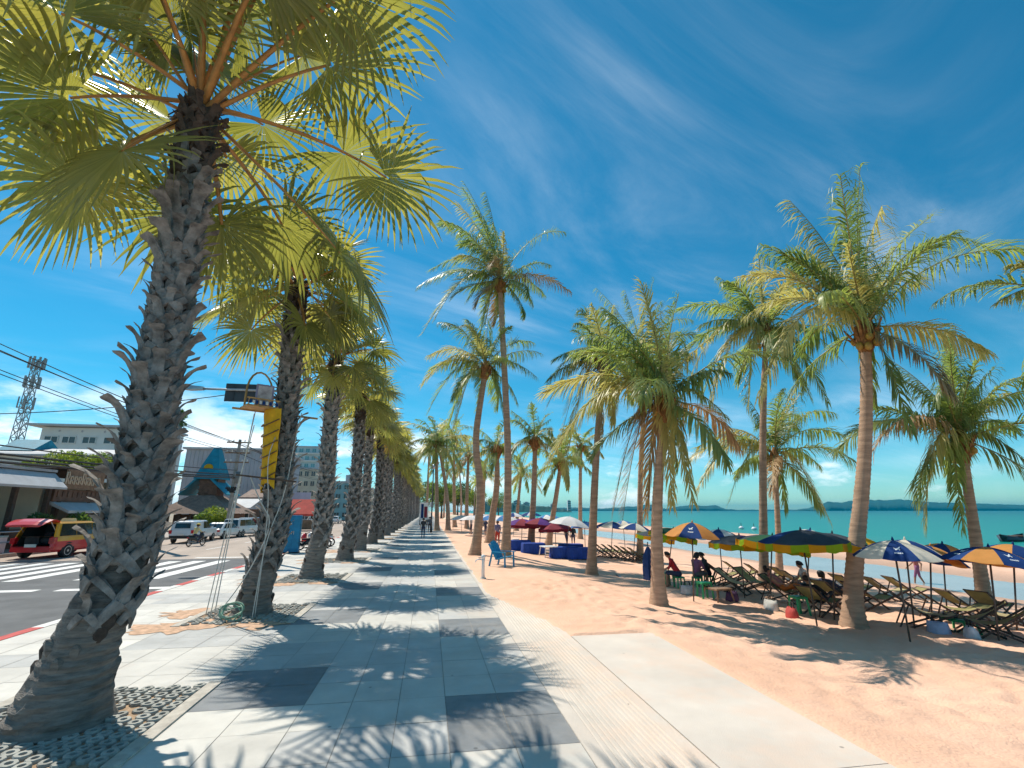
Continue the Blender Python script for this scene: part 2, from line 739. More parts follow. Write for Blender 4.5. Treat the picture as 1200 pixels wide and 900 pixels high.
# --- sand sheet
M_sand = bpy.data.materials.new('beach_sand')
M_sand.use_nodes = True
snt = M_sand.node_tree
pbs = snt.nodes['Principled BSDF']
pbs.inputs['Roughness'].default_value = .95
pbs.inputs['Specular IOR Level'].default_value = .15
stc = nd(snt, 'ShaderNodeTexCoord')
sn = nd(snt, 'ShaderNodeTexNoise')
sn.inputs['Scale'].default_value = .55
sn.inputs['Detail'].default_value = 9
sn.inputs['Roughness'].default_value = .65
snt.links.new(stc.outputs['Object'], sn.inputs['Vector'])
srp = nd(snt, 'ShaderNodeValToRGB')
srp.color_ramp.elements[0].position = .3
srp.color_ramp.elements[0].color = (.71, .43, .295, 1)
srp.color_ramp.elements[1].position = .7
srp.color_ramp.elements[1].color = (.82, .525, .38, 1)
snt.links.new(sn.outputs['Fac'], srp.inputs['Fac'])
# wet sand by the water is darker: real moisture band by world height
sg = nd(snt, 'ShaderNodeNewGeometry')
ssep = nd(snt, 'ShaderNodeSeparateXYZ')
snt.links.new(sg.outputs['Position'], ssep.inputs[0])
swet = nd(snt, 'ShaderNodeMapRange')
swet.interpolation_type = 'SMOOTHSTEP'
swet.inputs['From Min'].default_value = -.99
swet.inputs['From Max'].default_value = -.84
swet.inputs['To Min'].default_value = 1
swet.inputs['To Max'].default_value = 0
snt.links.new(ssep.outputs['Z'], swet.inputs['Value'])
smx = nd(snt, 'ShaderNodeMix')
smx.data_type = 'RGBA'
snt.links.new(swet.outputs[0], smx.inputs['Factor'])
snt.links.new(srp.outputs['Color'], smx.inputs[6])
smx.inputs[7].default_value = (.47, .31, .23, 1)
snt.links.new(smx.outputs[2], pbs.inputs['Base Color'])
sv = nd(snt, 'ShaderNodeTexVoronoi')
sv.feature = 'SMOOTH_F1'
sv.inputs['Scale'].default_value = 3.2
sv.inputs['Randomness'].default_value = 1
snt.links.new(stc.outputs['Object'], sv.inputs['Vector'])
sn2 = nd(snt, 'ShaderNodeTexNoise')
sn2.inputs['Scale'].default_value = 26
sn2.inputs['Detail'].default_value = 6
snt.links.new(stc.outputs['Object'], sn2.inputs['Vector'])
sadd = nd(snt, 'ShaderNodeMath', operation='MULTIPLY_ADD')
snt.links.new(sn2.outputs['Fac'], sadd.inputs[0])
sadd.inputs[1].default_value = .45
snt.links.new(sv.outputs['Distance'], sadd.inputs[2])
sbp = nd(snt, 'ShaderNodeBump')
sbp.inputs['Strength'].default_value = .6
sbp.inputs['Distance'].default_value = .06
snt.links.new(sadd.outputs[0], sbp.inputs['Height'])
snt.links.new(sbp.outputs['Normal'], pbs.inputs['Normal'])


def frange(a, b, s):
    n = max(1, int(round((b - a) / s)))
    return [a + (b - a) * i / n for i in range(n)]


gx = frange(1.44, 4.6, .07) + frange(4.6, 11, .09) + frange(11, 18, .2) + frange(18, 46, .8) + frange(46, 64, 3) + [64]
gy = frange(-8, 2, .5) + frange(2, 15, .09) + frange(15, 45, .3) + frange(45, 120, 1.5) + frange(120, 700, 12) + [700]


def cover_edge(y):
    n = .10 * mnoise.noise((y * 1.3, 3.1, 0)) + .05 * mnoise.noise((y * 4.1, 7.1, 0))
    if y < 8.37:
        return 3.74 + .5 * n + .12 * mnoise.noise((y * 9.0, 1.1, 0)) * .4
    if y < 12.7:
        t = (y - 8.37) / 4.3
        return 2.42 - .9 * t + n
    return 1.5 + n * .8


sv_, sf_ = [], []
# footprints and hand-size dents, binned for quick lookup
DENT = {}
for _ in range(1700):
    dx_, dy_ = 2.3 + 12 * rng.random() ** 1.1, rng.uniform(2, 14.6)
    dr_, dd_ = rng.uniform(.07, .17), rng.uniform(.012, .04)
    for ii in range(int((dx_ - .5) * 2), int((dx_ + .5) * 2) + 1):
        for jj in range(int((dy_ - .5) * 2), int((dy_ + .5) * 2) + 1):
            DENT.setdefault((ii, jj), []).append((dx_, dy_, dr_, dd_))


def dents(x, y):
    s = 0
    for (dx_, dy_, dr_, dd_) in DENT.get((int(x * 2), int(y * 2)), ()):
        q = ((x - dx_) ** 2 + (y - dy_) ** 2) / (dr_ * dr_)
        if q < 9:
            s += dd_ * (-math.exp(-q) + .45 * math.exp(-(math.sqrt(q) - 1.6) ** 2 * 3))
    return max(-.05, min(.04, s))


for yv in gy:
    e = cover_edge(yv)
    for xv in gx:
        z = sand_z(xv, yv)
        bump = .06 * mnoise.noise((xv * .35, yv * .35, 1.7)) + .035 * mnoise.noise((xv * 1.1, yv * 1.1, 4.2)) + .026 * mnoise.noise((xv * 2.6, yv * 3.1, 9.2))
        amp = min(1, max(0, (xv - e) / 1.6))
        if xv > 16:
            amp *= max(.3, 1 - (xv - 16) / 6)
            z += .05 * mnoise.noise((xv * .08, yv * .05, 6.6)) * min(1, (xv - 16) / 4)
        z += (bump + dents(xv, yv)) * amp
        d = xv - e
        z += .024 * min(1, max(0, d / .08)) if d > 0 else 0
        if d < 0:
            z -= min(.09, .02 + .35 * (-d))
        sv_.append((xv, yv, z))
nx = len(gx)
for j in range(len(gy) - 1):
    for i in range(nx - 1):
        a = j * nx + i
        sf_.append((a, a + 1, a + 1 + nx, a + nx))
sm = quads_mesh('beach', sv_, sf_, [0] * len(sf_), [M_sand])
sm.polygons.foreach_set('use_smooth', [True] * len(sf_))
structure(link('beach', sm))

# --- water
M_sea = bpy.data.materials.new('sea_water')
M_sea.use_nodes = True
wnt = M_sea.node_tree
wp = wnt.nodes['Principled BSDF']
wp.inputs['Roughness'].default_value = .28
wp.inputs['Specular IOR Level'].default_value = .07
wg = nd(wnt, 'ShaderNodeNewGeometry')
wsep = nd(wnt, 'ShaderNodeSeparateXYZ')
wnt.links.new(wg.outputs['Position'], wsep.inputs[0])
wrp = nd(wnt, 'ShaderNodeValToRGB')
wmr = nd(wnt, 'ShaderNodeMapRange')
wmr.inputs['From Min'].default_value = 40
wmr.inputs['From Max'].default_value = 640
wnt.links.new(wsep.outputs['X'], wmr.inputs['Value'])
wmp = nd(wnt, 'ShaderNodeMapping')
wmp.inputs['Scale'].default_value = (.02, .004, 1)
wnt.links.new(wg.outputs['Position'], wmp.inputs['Vector'])
wns = nd(wnt, 'ShaderNodeTexNoise')
wns.inputs['Scale'].default_value = 1.0
wns.inputs['Detail'].default_value = 5
wnt.links.new(wmp.outputs[0], wns.inputs['Vector'])
wad = nd(wnt, 'ShaderNodeMath', operation='MULTIPLY_ADD')
wnt.links.new(wns.outputs['Fac'], wad.inputs[0])
wad.inputs[1].default_value = .22
wnt.links.new(wmr.outputs[0], wad.inputs[2])
wnt.links.new(wad.outputs[0], wrp.inputs['Fac'])
el = wrp.color_ramp.elements
el[0].position = .05
el[0].color = (.10, .25, .20, 1)
el[1].position = 1
el[1].color = (.0, .095, .095, 1)
e2 = el.new(.12)
e2.color = (.008, .205, .16, 1)
e3 = el.new(.4)
e3.color = (.001, .155, .13, 1)
wnt.links.new(wrp.outputs['Color'], wp.inputs['Base Color'])
wmp2 = nd(wnt, 'ShaderNodeMapping')
wmp2.inputs['Scale'].default_value = (.9, .35, 1)
wnt.links.new(wg.outputs['Position'], wmp2.inputs['Vector'])
wn2 = nd(wnt, 'ShaderNodeTexNoise')
wn2.inputs['Scale'].default_value = .8
wn2.inputs['Detail'].default_value = 6
wnt.links.new(wmp2.outputs[0], wn2.inputs['Vector'])
wbp = nd(wnt, 'ShaderNodeBump')
wbp.inputs['Strength'].default_value = .5
wbp.inputs['Distance'].default_value = .35
wnt.links.new(wn2.outputs['Fac'], wbp.inputs['Height'])
wnt.links.new(wbp.outputs['Normal'], wp.inputs['Normal'])
b = MB()
b.poly([(37, -300, -1.0), (6500, -3000, -1.0), (6500, 6500, -1.0), (120, 6500, -1.0), (37, 640, -1.0)])
structure(b.build('sea', M_sea))
M_pool = mat('shallow_water', (.34, .335, .315), .2, .12, .25, .12, 3, spec=.25)
b = MB()
b.poly([(17.6, -30, -1.003), (28, -30, -1.003), (28, 190, -1.003), (18.5, 190, -1.003)])
structure(b.build('tidal_water', M_pool))

# --- lace of foam where the small waves run out
M_foam = mat('foam_white', (.78, .80, .80), .8, .06, 3, .2, 20)
b = MB()
for q_, (x0_, wd_) in enumerate(((41.6, .5), (44.5, .28), (48.5, .22))):
    yv = 8.0
    run = True
    while yv < 260:
        ln_ = rng.uniform(4, 14) * (1 + q_)
        if rng.random() < (.85, .5, .4)[q_]:
            n_ = 8
            A_, B_ = [], []
            for i in range(n_ + 1):
                y_ = yv + ln_ * i / n_
                xx = x0_ + .8 * mnoise.noise((y_ * .12, q_, 0)) + .25 * mnoise.noise((y_ * .6, q_, 4))
                ww = wd_ * math.sin(math.pi * (i + .02) / (n_ + .04)) * (.6 + .6 * abs(mnoise.noise((y_ * .5, q_, 9)))) + .02
                A_.append((xx, y_, -.990 + .004 * q_))
                B_.append((xx + ww, y_, -.985 + .004 * q_))
            for i in range(n_):
                b.poly([A_[i], B_[i], B_[i + 1], A_[i + 1]])
        yv += ln_ * 1.05
tag(b.build('foam', M_foam), kind='stuff')

# --- islands on the horizon
M_hill = mat('island_forest', (.012, .06, .055), .95, .3, .01, detail=6)


def ridge(name, prof, dist, base_v=600, depth=.12):
    b = MB()
    rr = []
    for (u, v) in prof:
        r = ray(u, base_v)
        d = Vector((r.x, r.y, 0))
        k = dist / d.dot(HEAD)
        p = d * k
        h = max(1.0, (base_v - v) / 579.0 * dist * (1.5 if dist > 3100 else 1.22))
        off = Vector((p.x, p.y, 0)).normalized() * dist * depth
        n1_ = mnoise.noise((u * .2, 1, 0)) * .12 * h
        rr.append([(p.x - off.x, p.y - off.y, -1.2), (p.x - off.x * .45, p.y - off.y * .45, h * .55 + n1_), (p.x, p.y, h + n1_ * .6), (p.x + off.x, p.y + off.y, -1.2)])
    b.loft(rr, 0, True, True)
    return structure(b.build(name, M_hill, smooth=True))


def fine(prof, step=2.5, amp=.6):
    out = []
    for (u0, v0), (u1, v1) in zip(prof, prof[1:]):
        n = max(1, int((u1 - u0) / step))
        for i in range(n):
            t = i / n
            t2 = t * t * (3 - 2 * t)
            u = u0 + (u1 - u0) * t
            out.append((u, v0 + (v1 - v0) * t2 + amp * mnoise.noise((u * .13, v0 * .01, 2.0))))
    out.append(prof[-1])
    return out


ridge('hills', fine([(560, 600), (640, 599.2), (652, 597.8), (690, 597.6), (705, 598.4), (742, 596.8), (764, 595.2), (780, 598.5), (800, 596.6), (812, 595.6), (826, 596.5), (838, 595.8), (852, 598.9), (868, 599.3), (905, 599.2), (930, 599.4), (955, 599.6)]), 3300, 600)
ridge('hills', fine([(925, 600), (945, 598), (962, 594.5), (972, 591.8), (986, 592.2), (1012, 589.6), (1035, 590.2), (1062, 589.6), (1080, 591.2), (1100, 592.3), (1118, 592.6), (1150, 593.4), (1175, 594.0), (1200, 594.6), (1260, 595.5), (1330, 600)]), 3000, 600)

# --- road
M_asph = mat('asphalt', (.115, .118, .122), .85, .22, 1.2, .3, 120, detail=10)
M_croad = mat('concrete_road', (.40, .325, .27), .85, .14, .6, .2, 80, detail=9, stretch=(1, .25, 1))
M_white = mat('road_paint', (.74, .73, .70), .7, .10, 7, 0, detail=9, col2=(.80, .80, .78))
b = MB()
b.poly([(-19.6, -40, -.15), (-6.8, -40, -.15), (-6.8, 25.2, -.15), (-19.6, 25.2, -.15)])
structure(b.build('road', M_asph))
b = MB()
b.poly([(-19.6, 25.2, -.15), (-6.8, 25.2, -.15), (-6.8, 420, -.15), (-19.6, 420, -.15)])
structure(b.build('road', M_croad))
b = MB()
x = -18.9
while x < -9.0:
    if not (-12.9 < x < -12.0):
        b.poly([(x, 18.3, -.146), (x + .52, 18.3, -.146), (x + .52, 24.2, -.146), (x, 24.2, -.146)])
    x += .98
for x0, x1, yy in ((-14.4, -10.6, 16.0), (-10.1, -7.2, 16.0), (-10.7, -7.2, 25.6)):
    b.poly([(x0, yy, -.146), (x1, yy, -.146), (x1, yy + .38, -.146), (x0, yy + .38, -.146)])
for yy in frange(31, 120, 6):
    b.poly([(-12.4, yy, -.146), (-12.28, yy, -.146), (-12.28, yy + 2.6, -.146), (-12.4, yy + 2.6, -.146)])
b.poly([(-7.25, 27, -.146), (-7.12, 27, -.146), (-7.12, 300, -.146), (-7.25, 300, -.146)])
structure(b.build('road_markings', M_white))

M_kred = mat('kerb_red', (.50, .055, .045), .7, .25, 8, .2, 40)
M_kwh = mat('kerb_white', (.66, .65, .62), .7, .15, 8, .2, 40)
M_kgr = mat('kerb_grey', (.36, .34, .31), .85, .2, 6, .3, 40)
b = MB()
y = -10.3
k = 0
while y < 150:
    b.box((-6.72, y + .495, -.069), (.20, .985, .152), 2 if y > 62 else k % 2)
    y += .99
    k += 1
structure(b.build('kerb', [M_kred, M_kwh, M_kgr]))
b = MB()
y = -8
while y < 150:
    b.box((-19.7, y + .495, -.07), (.22, .985, .17), 0)
    y += .99
structure(b.build('kerb', [M_kgr]))
M_pave = mat('far_pavement', (.37, .33, .30), .85, .2, 2, .2, 60)
b = MB()
b.poly([(-25, -20, -.01), (-19.8, -20, -.01), (-19.8, 300, -.01), (-25, 300, -.01)])
structure(b.build('pavement', M_pave))

# ================================================================== PALMS
M_bark = mat('palm_bark', (.135, .118, .105), .92, .5, 5, .8, 22, stretch=(1, 1, 3.5), detail=8, orand=.25)
M_boot = mat('old_leaf_base', (.235, .218, .205), .88, .58, 7, .6, 34, detail=8, orand=.25)
M_boot_d = mat('dark_leaf_base', (.075, .055, .045), .9, .5, 7, .6, 34, detail=8)
M_ringb = mat('ringed_base_bark', (.205, .180, .158), .9, .42, 4, .8, 20, stretch=(1, 1, 6), detail=9, orand=.15)
M_fibre = mat('brown_fibre', (.10, .06, .038), .95, .45, 14, .6, 60)
M_fan = leaf_mat('fan_leaf', (.165, .185, .078), (.60, .56, .09), .40, .32, .022, .5)
M_fan_old = leaf_mat('fan_leaf_old', (.21, .13, .05), (.46, .30, .06), .4, .55, .02, .35)
M_pet = mat('petiole', (.46, .22, .065), .5, .3, 4, 0)
M_frond = leaf_mat('coconut_frond_leaf', (.165, .220, .078), (.48, .60, .12), .40, .42, .025, .42, spec=.4)
M_frond_y = leaf_mat('coconut_frond_yellow', (.42, .39, .14), (.70, .64, .18), .40, .45, .02, .30)
M_frond_o = leaf_mat('coconut_frond_dry', (.34, .23, .11), (.46, .31, .12), .3, .6, .015, .30)
M_rachis = mat('rachis', (.30, .24, .075), .5, .25, 3, 0)
M_ctrunk = mat('coconut_bark', (.42, .275, .185), .9, .30, 2.2, .5, 18, stretch=(1, 1, 6), detail=8, orand=.15)
M_coir = mat('coconut_sheath', (.26, .125, .045), .9, .45, 9, .6, 50)
M_nut = mat('coconut_husk', (.40, .25, .05), .45, .25, 5, 0)


def fan_trunk(H, R, seed, nboot, z0, nu=44, nv=150, flare=.20, lean=(0, 0), bs=1.0):
    r_ = random.Random(seed)
    b = MB()
    rings = []

    def rad(z):
        return R + flare * math.exp(-max(z, 0) / .55) + .055 * math.exp(-((z - 1.4) / 1.3) ** 2) - .012 * z / H * 2

    def axis(z):
        t = z / H
        q = max(0, min(1, z / 1.8))
        q = q * q * (3 - 2 * q)
        return Vector((lean[0] * (q - .48 * t * t) + .03 * t * math.sin(z * .9 + seed), lean[1] * q + .03 * t * math.sin(z * .7 + 2 * seed), z))
    for j in range(nv + 1):
        z = -.08 + (H + .25) * j / nv
        c = axis(z)
        ring = []
        for k in range(nu):
            a = 2 * math.pi * k / nu
            rr = rad(z)
            if z < z0 + .25:
                rr *= 1 + .034 * math.sin(z * 58 + 2 * mnoise.noise((math.cos(a) * 1.5, math.sin(a) * 1.5, z * 2))) + .09 * mnoise.noise((math.cos(a) * 1.6, math.sin(a) * 1.6, z * 2.5 + seed)) + .035 * mnoise.noise((math.cos(a) * 5, math.sin(a) * 5, z * 14 + seed))
            else:
                rr *= .93 + .05 * mnoise.noise((math.cos(a) * 2, math.sin(a) * 2, z * 4 + seed))
            ring.append(c + Vector((rr * math.cos(a), rr * math.sin(a), 0)))
        rings.append(ring)
    b.loft(rings, 0, True)
    for fi_, f_ in enumerate(b.f):
        if sum(b.v[k_][2] for k_ in f_) / len(f_) < z0 + .12:
            b.m[fi_] = 4
    ga = RAD(137.508)
    for i in range(nboot):
        f = (i + .5) / nboot
        if f < .10 and r_.random() < .55 - 4 * f:
            continue
        z = z0 + (H - z0 + .05) * f
        a = i * ga + r_.uniform(-.09, .09)
        c = axis(z)
        rr = rad(z) * .95
        o = Vector((math.cos(a), math.sin(a), 0))
        t = Vector((-math.sin(a), math.cos(a), 0))
        k = Vector((0, 0, 1))
        s = bs * r_.uniform(.78, 1.25) * (1.0 if f < .75 else .85)
        mi = 2 if (f > .80 and r_.random() < (f - .72) * 4.5) else 1
        skew = r_.uniform(-.05, .05)

        def P(x, up, out):
            x2 = x + skew * up * 2
            ang = x2 / rr
            return c + (o * math.cos(ang) + t * math.sin(ang)) * (rr + out) + k * up
        # two split arms of the leaf base that clasp the trunk
        for sg in (-1, 1):
            secs = []
            for (x, up, out, hw, th) in ((.215, -.25, -.012, .030, .02), (.15, -.15, .014, .042, .03), (.085, -.055, .034, .050, .034), (.03, .02, .05, .052, .036)):
                x *= sg * s
                up *= s
                hw *= s
                dx, du = .75 * hw, .65 * hw * sg
                secs.append([P(x - dx, up - du, out), P(x + dx, up + du, out), P(x + dx * .8, up + du * .8, out + th), P(x - dx * .8, up - du * .8, out + th)])
            b.loft(secs, mi, True)
        # the stub of the cut petiole
        ln = s * r_.uniform(.7, 1.3)
        curl = r_.uniform(.5, 1.35)
        secs = []
        tw = r_.uniform(-.5, .5)
        for (q, up, out, hw, th) in ((0, -.07, .03, .07, .03), (.3, .05, .055, .066, .034), (.6, .14, .105, .05, .03), (.85, .20, .165, .043, .026), (1, .235, .225, .050, .016)):
            up *= ln
            ou = out * (curl if q > .2 else 1) * ln
            hw *= s * .74
            j = r_.uniform(-.007, .007)
            secs.append([P(-hw + j, up - tw * hw * q, ou - th * .4), P(hw + j, up + tw * hw * q, ou - th * .4), P(hw * .75 + j, up + th + tw * hw * q, ou + th), P(-hw * .75 + j, up + th - tw * hw * q, ou + th)])
        b.loft(secs, mi, True)
    # knots and worn scars on the bare lower trunk
    for i in range(16):
        a = r_.uniform(0, 6.28)
        z = z0 * r_.uniform(.30, 1.0)
        c = axis(z)
        rr = rad(z) * .985
        o = Vector((math.cos(a), math.sin(a), 0))
        t = Vector((-math.sin(a), math.cos(a), 0))
        sz = r_.uniform(.04, .085)
        secs = []
        for (up, hw, th) in ((-1.3, .25, .0), (-.7, .9, .26), (0, 1.05, .38), (.6, .8, .55), (1.1, .35, .40)):
            p_ = c + o * rr + Vector((0, 0, up * sz))
            secs.append([p_ - t * hw * sz - o * .02, p_ + t * hw * sz - o * .02, p_ + t * hw * sz * .6 + o * th * sz, p_ - t * hw * sz * .6 + o * th * sz])
        b.loft(secs, 4 if r_.random() < .6 else 2, True)
    # loose fibre under the crown
    for i in range(26):
        a = r_.uniform(0, 6.28)
        z = H - r_.uniform(-.1, .75)
        c = axis(z)
        o = Vector((math.cos(a), math.sin(a), 0))
        p = c + o * rad(z)
        q = p + o * r_.uniform(.05, .22) + Vector((0, 0, r_.uniform(-.35, .1)))
        b.bar(p, q, .02, .008, 3)
    top = axis(H)
    return b.mesh('trunk', [M_bark, M_boot, M_boot_d, M_fibre, M_ringb], smooth=False), top


def nrm(v):
    return v / (np.linalg.norm(v, axis=-1, keepdims=True) + 1e-9)


def fan_leaf(p0, az, el, Lp, R, rs, nseg=40, droop=.5, fold=.25, roll=0.0, wind=(0, 0, 0), gpet=.35, spread=2.5):
    """petiole plus one costapalmate blade; returns V, F, material indices"""
    V, F, MI = [], [], []
    d = np.array([math.cos(el) * math.cos(az), math.cos(el) * math.sin(az), math.sin(el)])
    g = np.array([0, 0, -1.0])
    p = np.array(p0, float)
    n = 7
    pts, dirs = [p.copy()], [d.copy()]
    for i in range(n - 1):
        d = nrm(d + g * gpet * .12 * (i + 1) / n * 2)
        p = p + d * Lp / (n - 1)
        pts.append(p.copy())
        dirs.append(d.copy())
    side0 = np.cross(d, np.array([0, 0, 1.0]))
    if np.linalg.norm(side0) < .05:
        side0 = np.array([1.0, 0, 0])
    side0 = nrm(side0)
    for i, (q, dd) in enumerate(zip(pts, dirs)):
        up = np.cross(side0, dd)
        wd = .045 * (1 - .6 * i / (n - 1)) + .006
        th = .020 * (1 - .5 * i / (n - 1))
        V += [q - side0 * wd - up * th * .2, q - up * th, q + side0 * wd - up * th * .2, q + up * th * .6]
    for i in range(n - 1):
        for k in range(4):
            F.append((i * 4 + k, i * 4 + (k + 1) % 4, i * 4 + 4 + (k + 1) % 4, i * 4 + 4 + k))
            MI.append(1)
    hub = pts[-1]
    f = dirs[-1]
    s = side0 * math.cos(roll) + np.cross(f, side0) * math.sin(roll)
    s = nrm(s)
    nn = nrm(np.cross(s, f))
    if nn[2] < 0:
        nn = -nn
    phis = np.linspace(-spread, spread, nseg) + rs.uniform(-.012, .012, nseg)
    dphi = 2 * spread / nseg
    rad_f = np.array([.03, .24, .44, .64, .83, 1.0])
    Rl = R * (.80 + .20 * np.cos(phis * .55)) * rs.uniform(.90, 1.06, nseg)
    # a fold of the blade along its midrib, a cup, and sag
    brk = rs.rand(nseg) < .17
    base = len(V)
    W = np.asarray(wind, float)
    for i, ph in enumerate(phis):
        dirv = math.cos(ph) * f + math.sin(ph) * s + nn * (fold * abs(math.sin(ph)) - .10)
        dirv = nrm(dirv)
        perp = -math.sin(ph) * f + math.cos(ph) * s
        perp = nrm(perp)
        cur = np.array(hub) + f * .0
        dd = dirv.copy()
        last = 0.0
        dr = droop * rs.uniform(.6, 1.5)
        for j, rf in enumerate(rad_f):
            seglen = (rf - last) * Rl[i]
            last = rf
            gg = dr * (rf ** 2) * .55
            if brk[i] and rf > .6:
                gg += 1.3
            dd = nrm(dd + g * gg + W * rf * .5)
            cur = cur + dd * seglen
            if rf <= .45:
                hw = rf * Rl[i] * math.tan(dphi / 2) * 1.02
            else:
                hw = .44 * Rl[i] * math.tan(dphi / 2) * (1 - (rf - .44) / .56) ** .7 + .0015
            pl = hw * (.75 if rf > .1 else .3)
            V += [cur - perp * hw, cur + nn * pl, cur + perp * hw]
    m = len(rad_f)
    for i in range(nseg):
        o = base + i * m * 3
        for j in range(m - 1):
            a = o + j * 3
            F.append((a, a + 1, a + 4, a + 3))
            F.append((a + 1, a + 2, a + 5, a + 4))
            MI += [0, 0]
    return V, F, MI


def crown_specs(rs, nleaf, Lp, R, span=142, dk=1.0):
    ga = RAD(137.5)
    out = []
    a0 = rs.uniform(0, 6.28)
    for i in range(nleaf):
        f = (i + .5) / nleaf
        el = RAD(84 - span * f ** .95) + rs.uniform(-.12, .12)
        out.append(dict(az=a0 + i * ga + rs.uniform(-.15, .15), el=el, Lp=Lp * rs.uniform(.8, 1.15) * (.75 + .35 * min(1, f * 2)), R=R * rs.uniform(.85, 1.1),
                        droop=dk * rs.uniform(.25, .75) * (.6 + .9 * f), fold=rs.uniform(.05, .35), roll=rs.uniform(-.5, .5), gpet=rs.uniform(.25, .7)))
    return out


WIND = (-.06, -.03, 0)
fan_meshes = {}
FAN_H = 7.1
near_specs = {}
for i, py in enumerate(PALM_Y):
    base = Vector((PALM_X + (-.03 if i == 0 else rng.uniform(-.06, .06)), py, 0))
    H = FAN_H + (0.15, 0.0, -.1, .1, -.15, .2)[i % 6]
    if i == 0:
        lab = 'nearest fan palm of the promenade row, its huge ringed base at the photo\'s lower edge'
    elif i == 1:
        lab = 'second fan palm of the row, wrapped in yellow cloth and white ropes'
    elif i == 2:
        lab = 'third nearest fan palm of the row, right behind the rope-wrapped palm'
    elif i < 9:
        lab = '%s fan palm from the near end of the promenade row' % ORD[i]
    else:
        lab = 'small far fan palm in the merging end of the promenade row'
    root = thing('fan_palm', lab, 'palm tree', base, 0, 'fan palms lined up along the promenade')
    rs = np.random.RandomState(100 + i)
    if i < 3:
        me, top = fan_trunk(H, .185, 11 + i, (250, 225, 200)[i], (.95, .75, 1.0)[i], flare=(.25, .19, .19)[i], lean=((.32, 0), (.22, 0), (.18, 0))[i], bs=.86)
        fan_meshes['t%d' % i] = (me, top)
        link('trunk', me, root)
    else:
        kx = 3 + (i * 3 % 5)
        key = 't%d' % kx
        if key not in fan_meshes:
            fan_meshes[key] = fan_trunk(7.1, .165 + .012 * (kx % 4), 40 + kx, 130, .6 + .2 * (kx % 3), nu=18, nv=40, flare=.15 + .03 * (kx % 3), lean=(.10 + .04 * (kx % 4), .1 - .05 * (kx % 4)), bs=.86)
        me, top = fan_meshes[key]
        link('trunk', me, root)
    if i < 6:
        nl = (30, 28, 26, 26, 26, 26)[i]
        specs = crown_specs(rs, nl, (1.5, 1.2, 1.15, 1.1, 1.1, 1.1)[i], (1.42, 1.22, 1.12, 1.1, 1.1, 1.1)[i], (136, 128, 122, 122, 122, 122)[i], (.9, .75, .6, .6, .6, .6)[i])
        for sp in specs:
            toward = math.cos(sp['az'] - math.atan2(-py, -base.x))
            if i == 0 and toward > .45 and sp['el'] < .45:
                sp['el'] = .45 + rs.uniform(0, .5)
            if i == 0 and math.cos(sp['az'] + .15) > .3:
                sp['Lp'] *= 1.38
                sp['R'] *= 1.08
            V, F, MI = fan_leaf((top.x, top.y, top.z - .05 + rs.uniform(-.12, .25)), rs=rs, nseg=(44, 40, 34, 30, 26, 26)[i], wind=WIND, **sp)
            old = sp['el'] < RAD(-28) and rs.rand() < (.0 if i == 0 else .14)
            link('frond', quads_mesh('frond', V, F, MI, [M_fan_old if old else M_fan, M_pet]), root)
    else:
        kx = i % 4
        key = 'c%d' % kx
        if key not in fan_meshes:
            rs = np.random.RandomState(300 + kx)
            VV, FF, MM = [], [], []
            for sp in crown_specs(rs, 31, 1.1, 1.12, 130, .6):
                V, F, MI = fan_leaf((0, 0, 7.1), rs=rs, nseg=24, wind=WIND, **sp)
                o = len(VV)
                VV += list(V)
                FF += [tuple(o + q for q in fc) for fc in F]
                MM += list(MI)
            fan_meshes[key] = quads_mesh('crown', VV, FF, MM, [M_fan, M_pet])
        link('crown', fan_meshes[key], root)
        root.rotation_euler = (0, 0, rng.choice((0, .5, -.4, .25)))
        sc_ = rng.uniform(.94, 1.06)
        root.scale = (sc_,) * 3


# ------------------------------------------------------------------ coconut palms
def bez(p0, p1, p2, n):
    t = np.linspace(0, 1, n)[:, None]
    return (1 - t) ** 2 * p0 + 2 * t * (1 - t) * p1 + t * t * p2


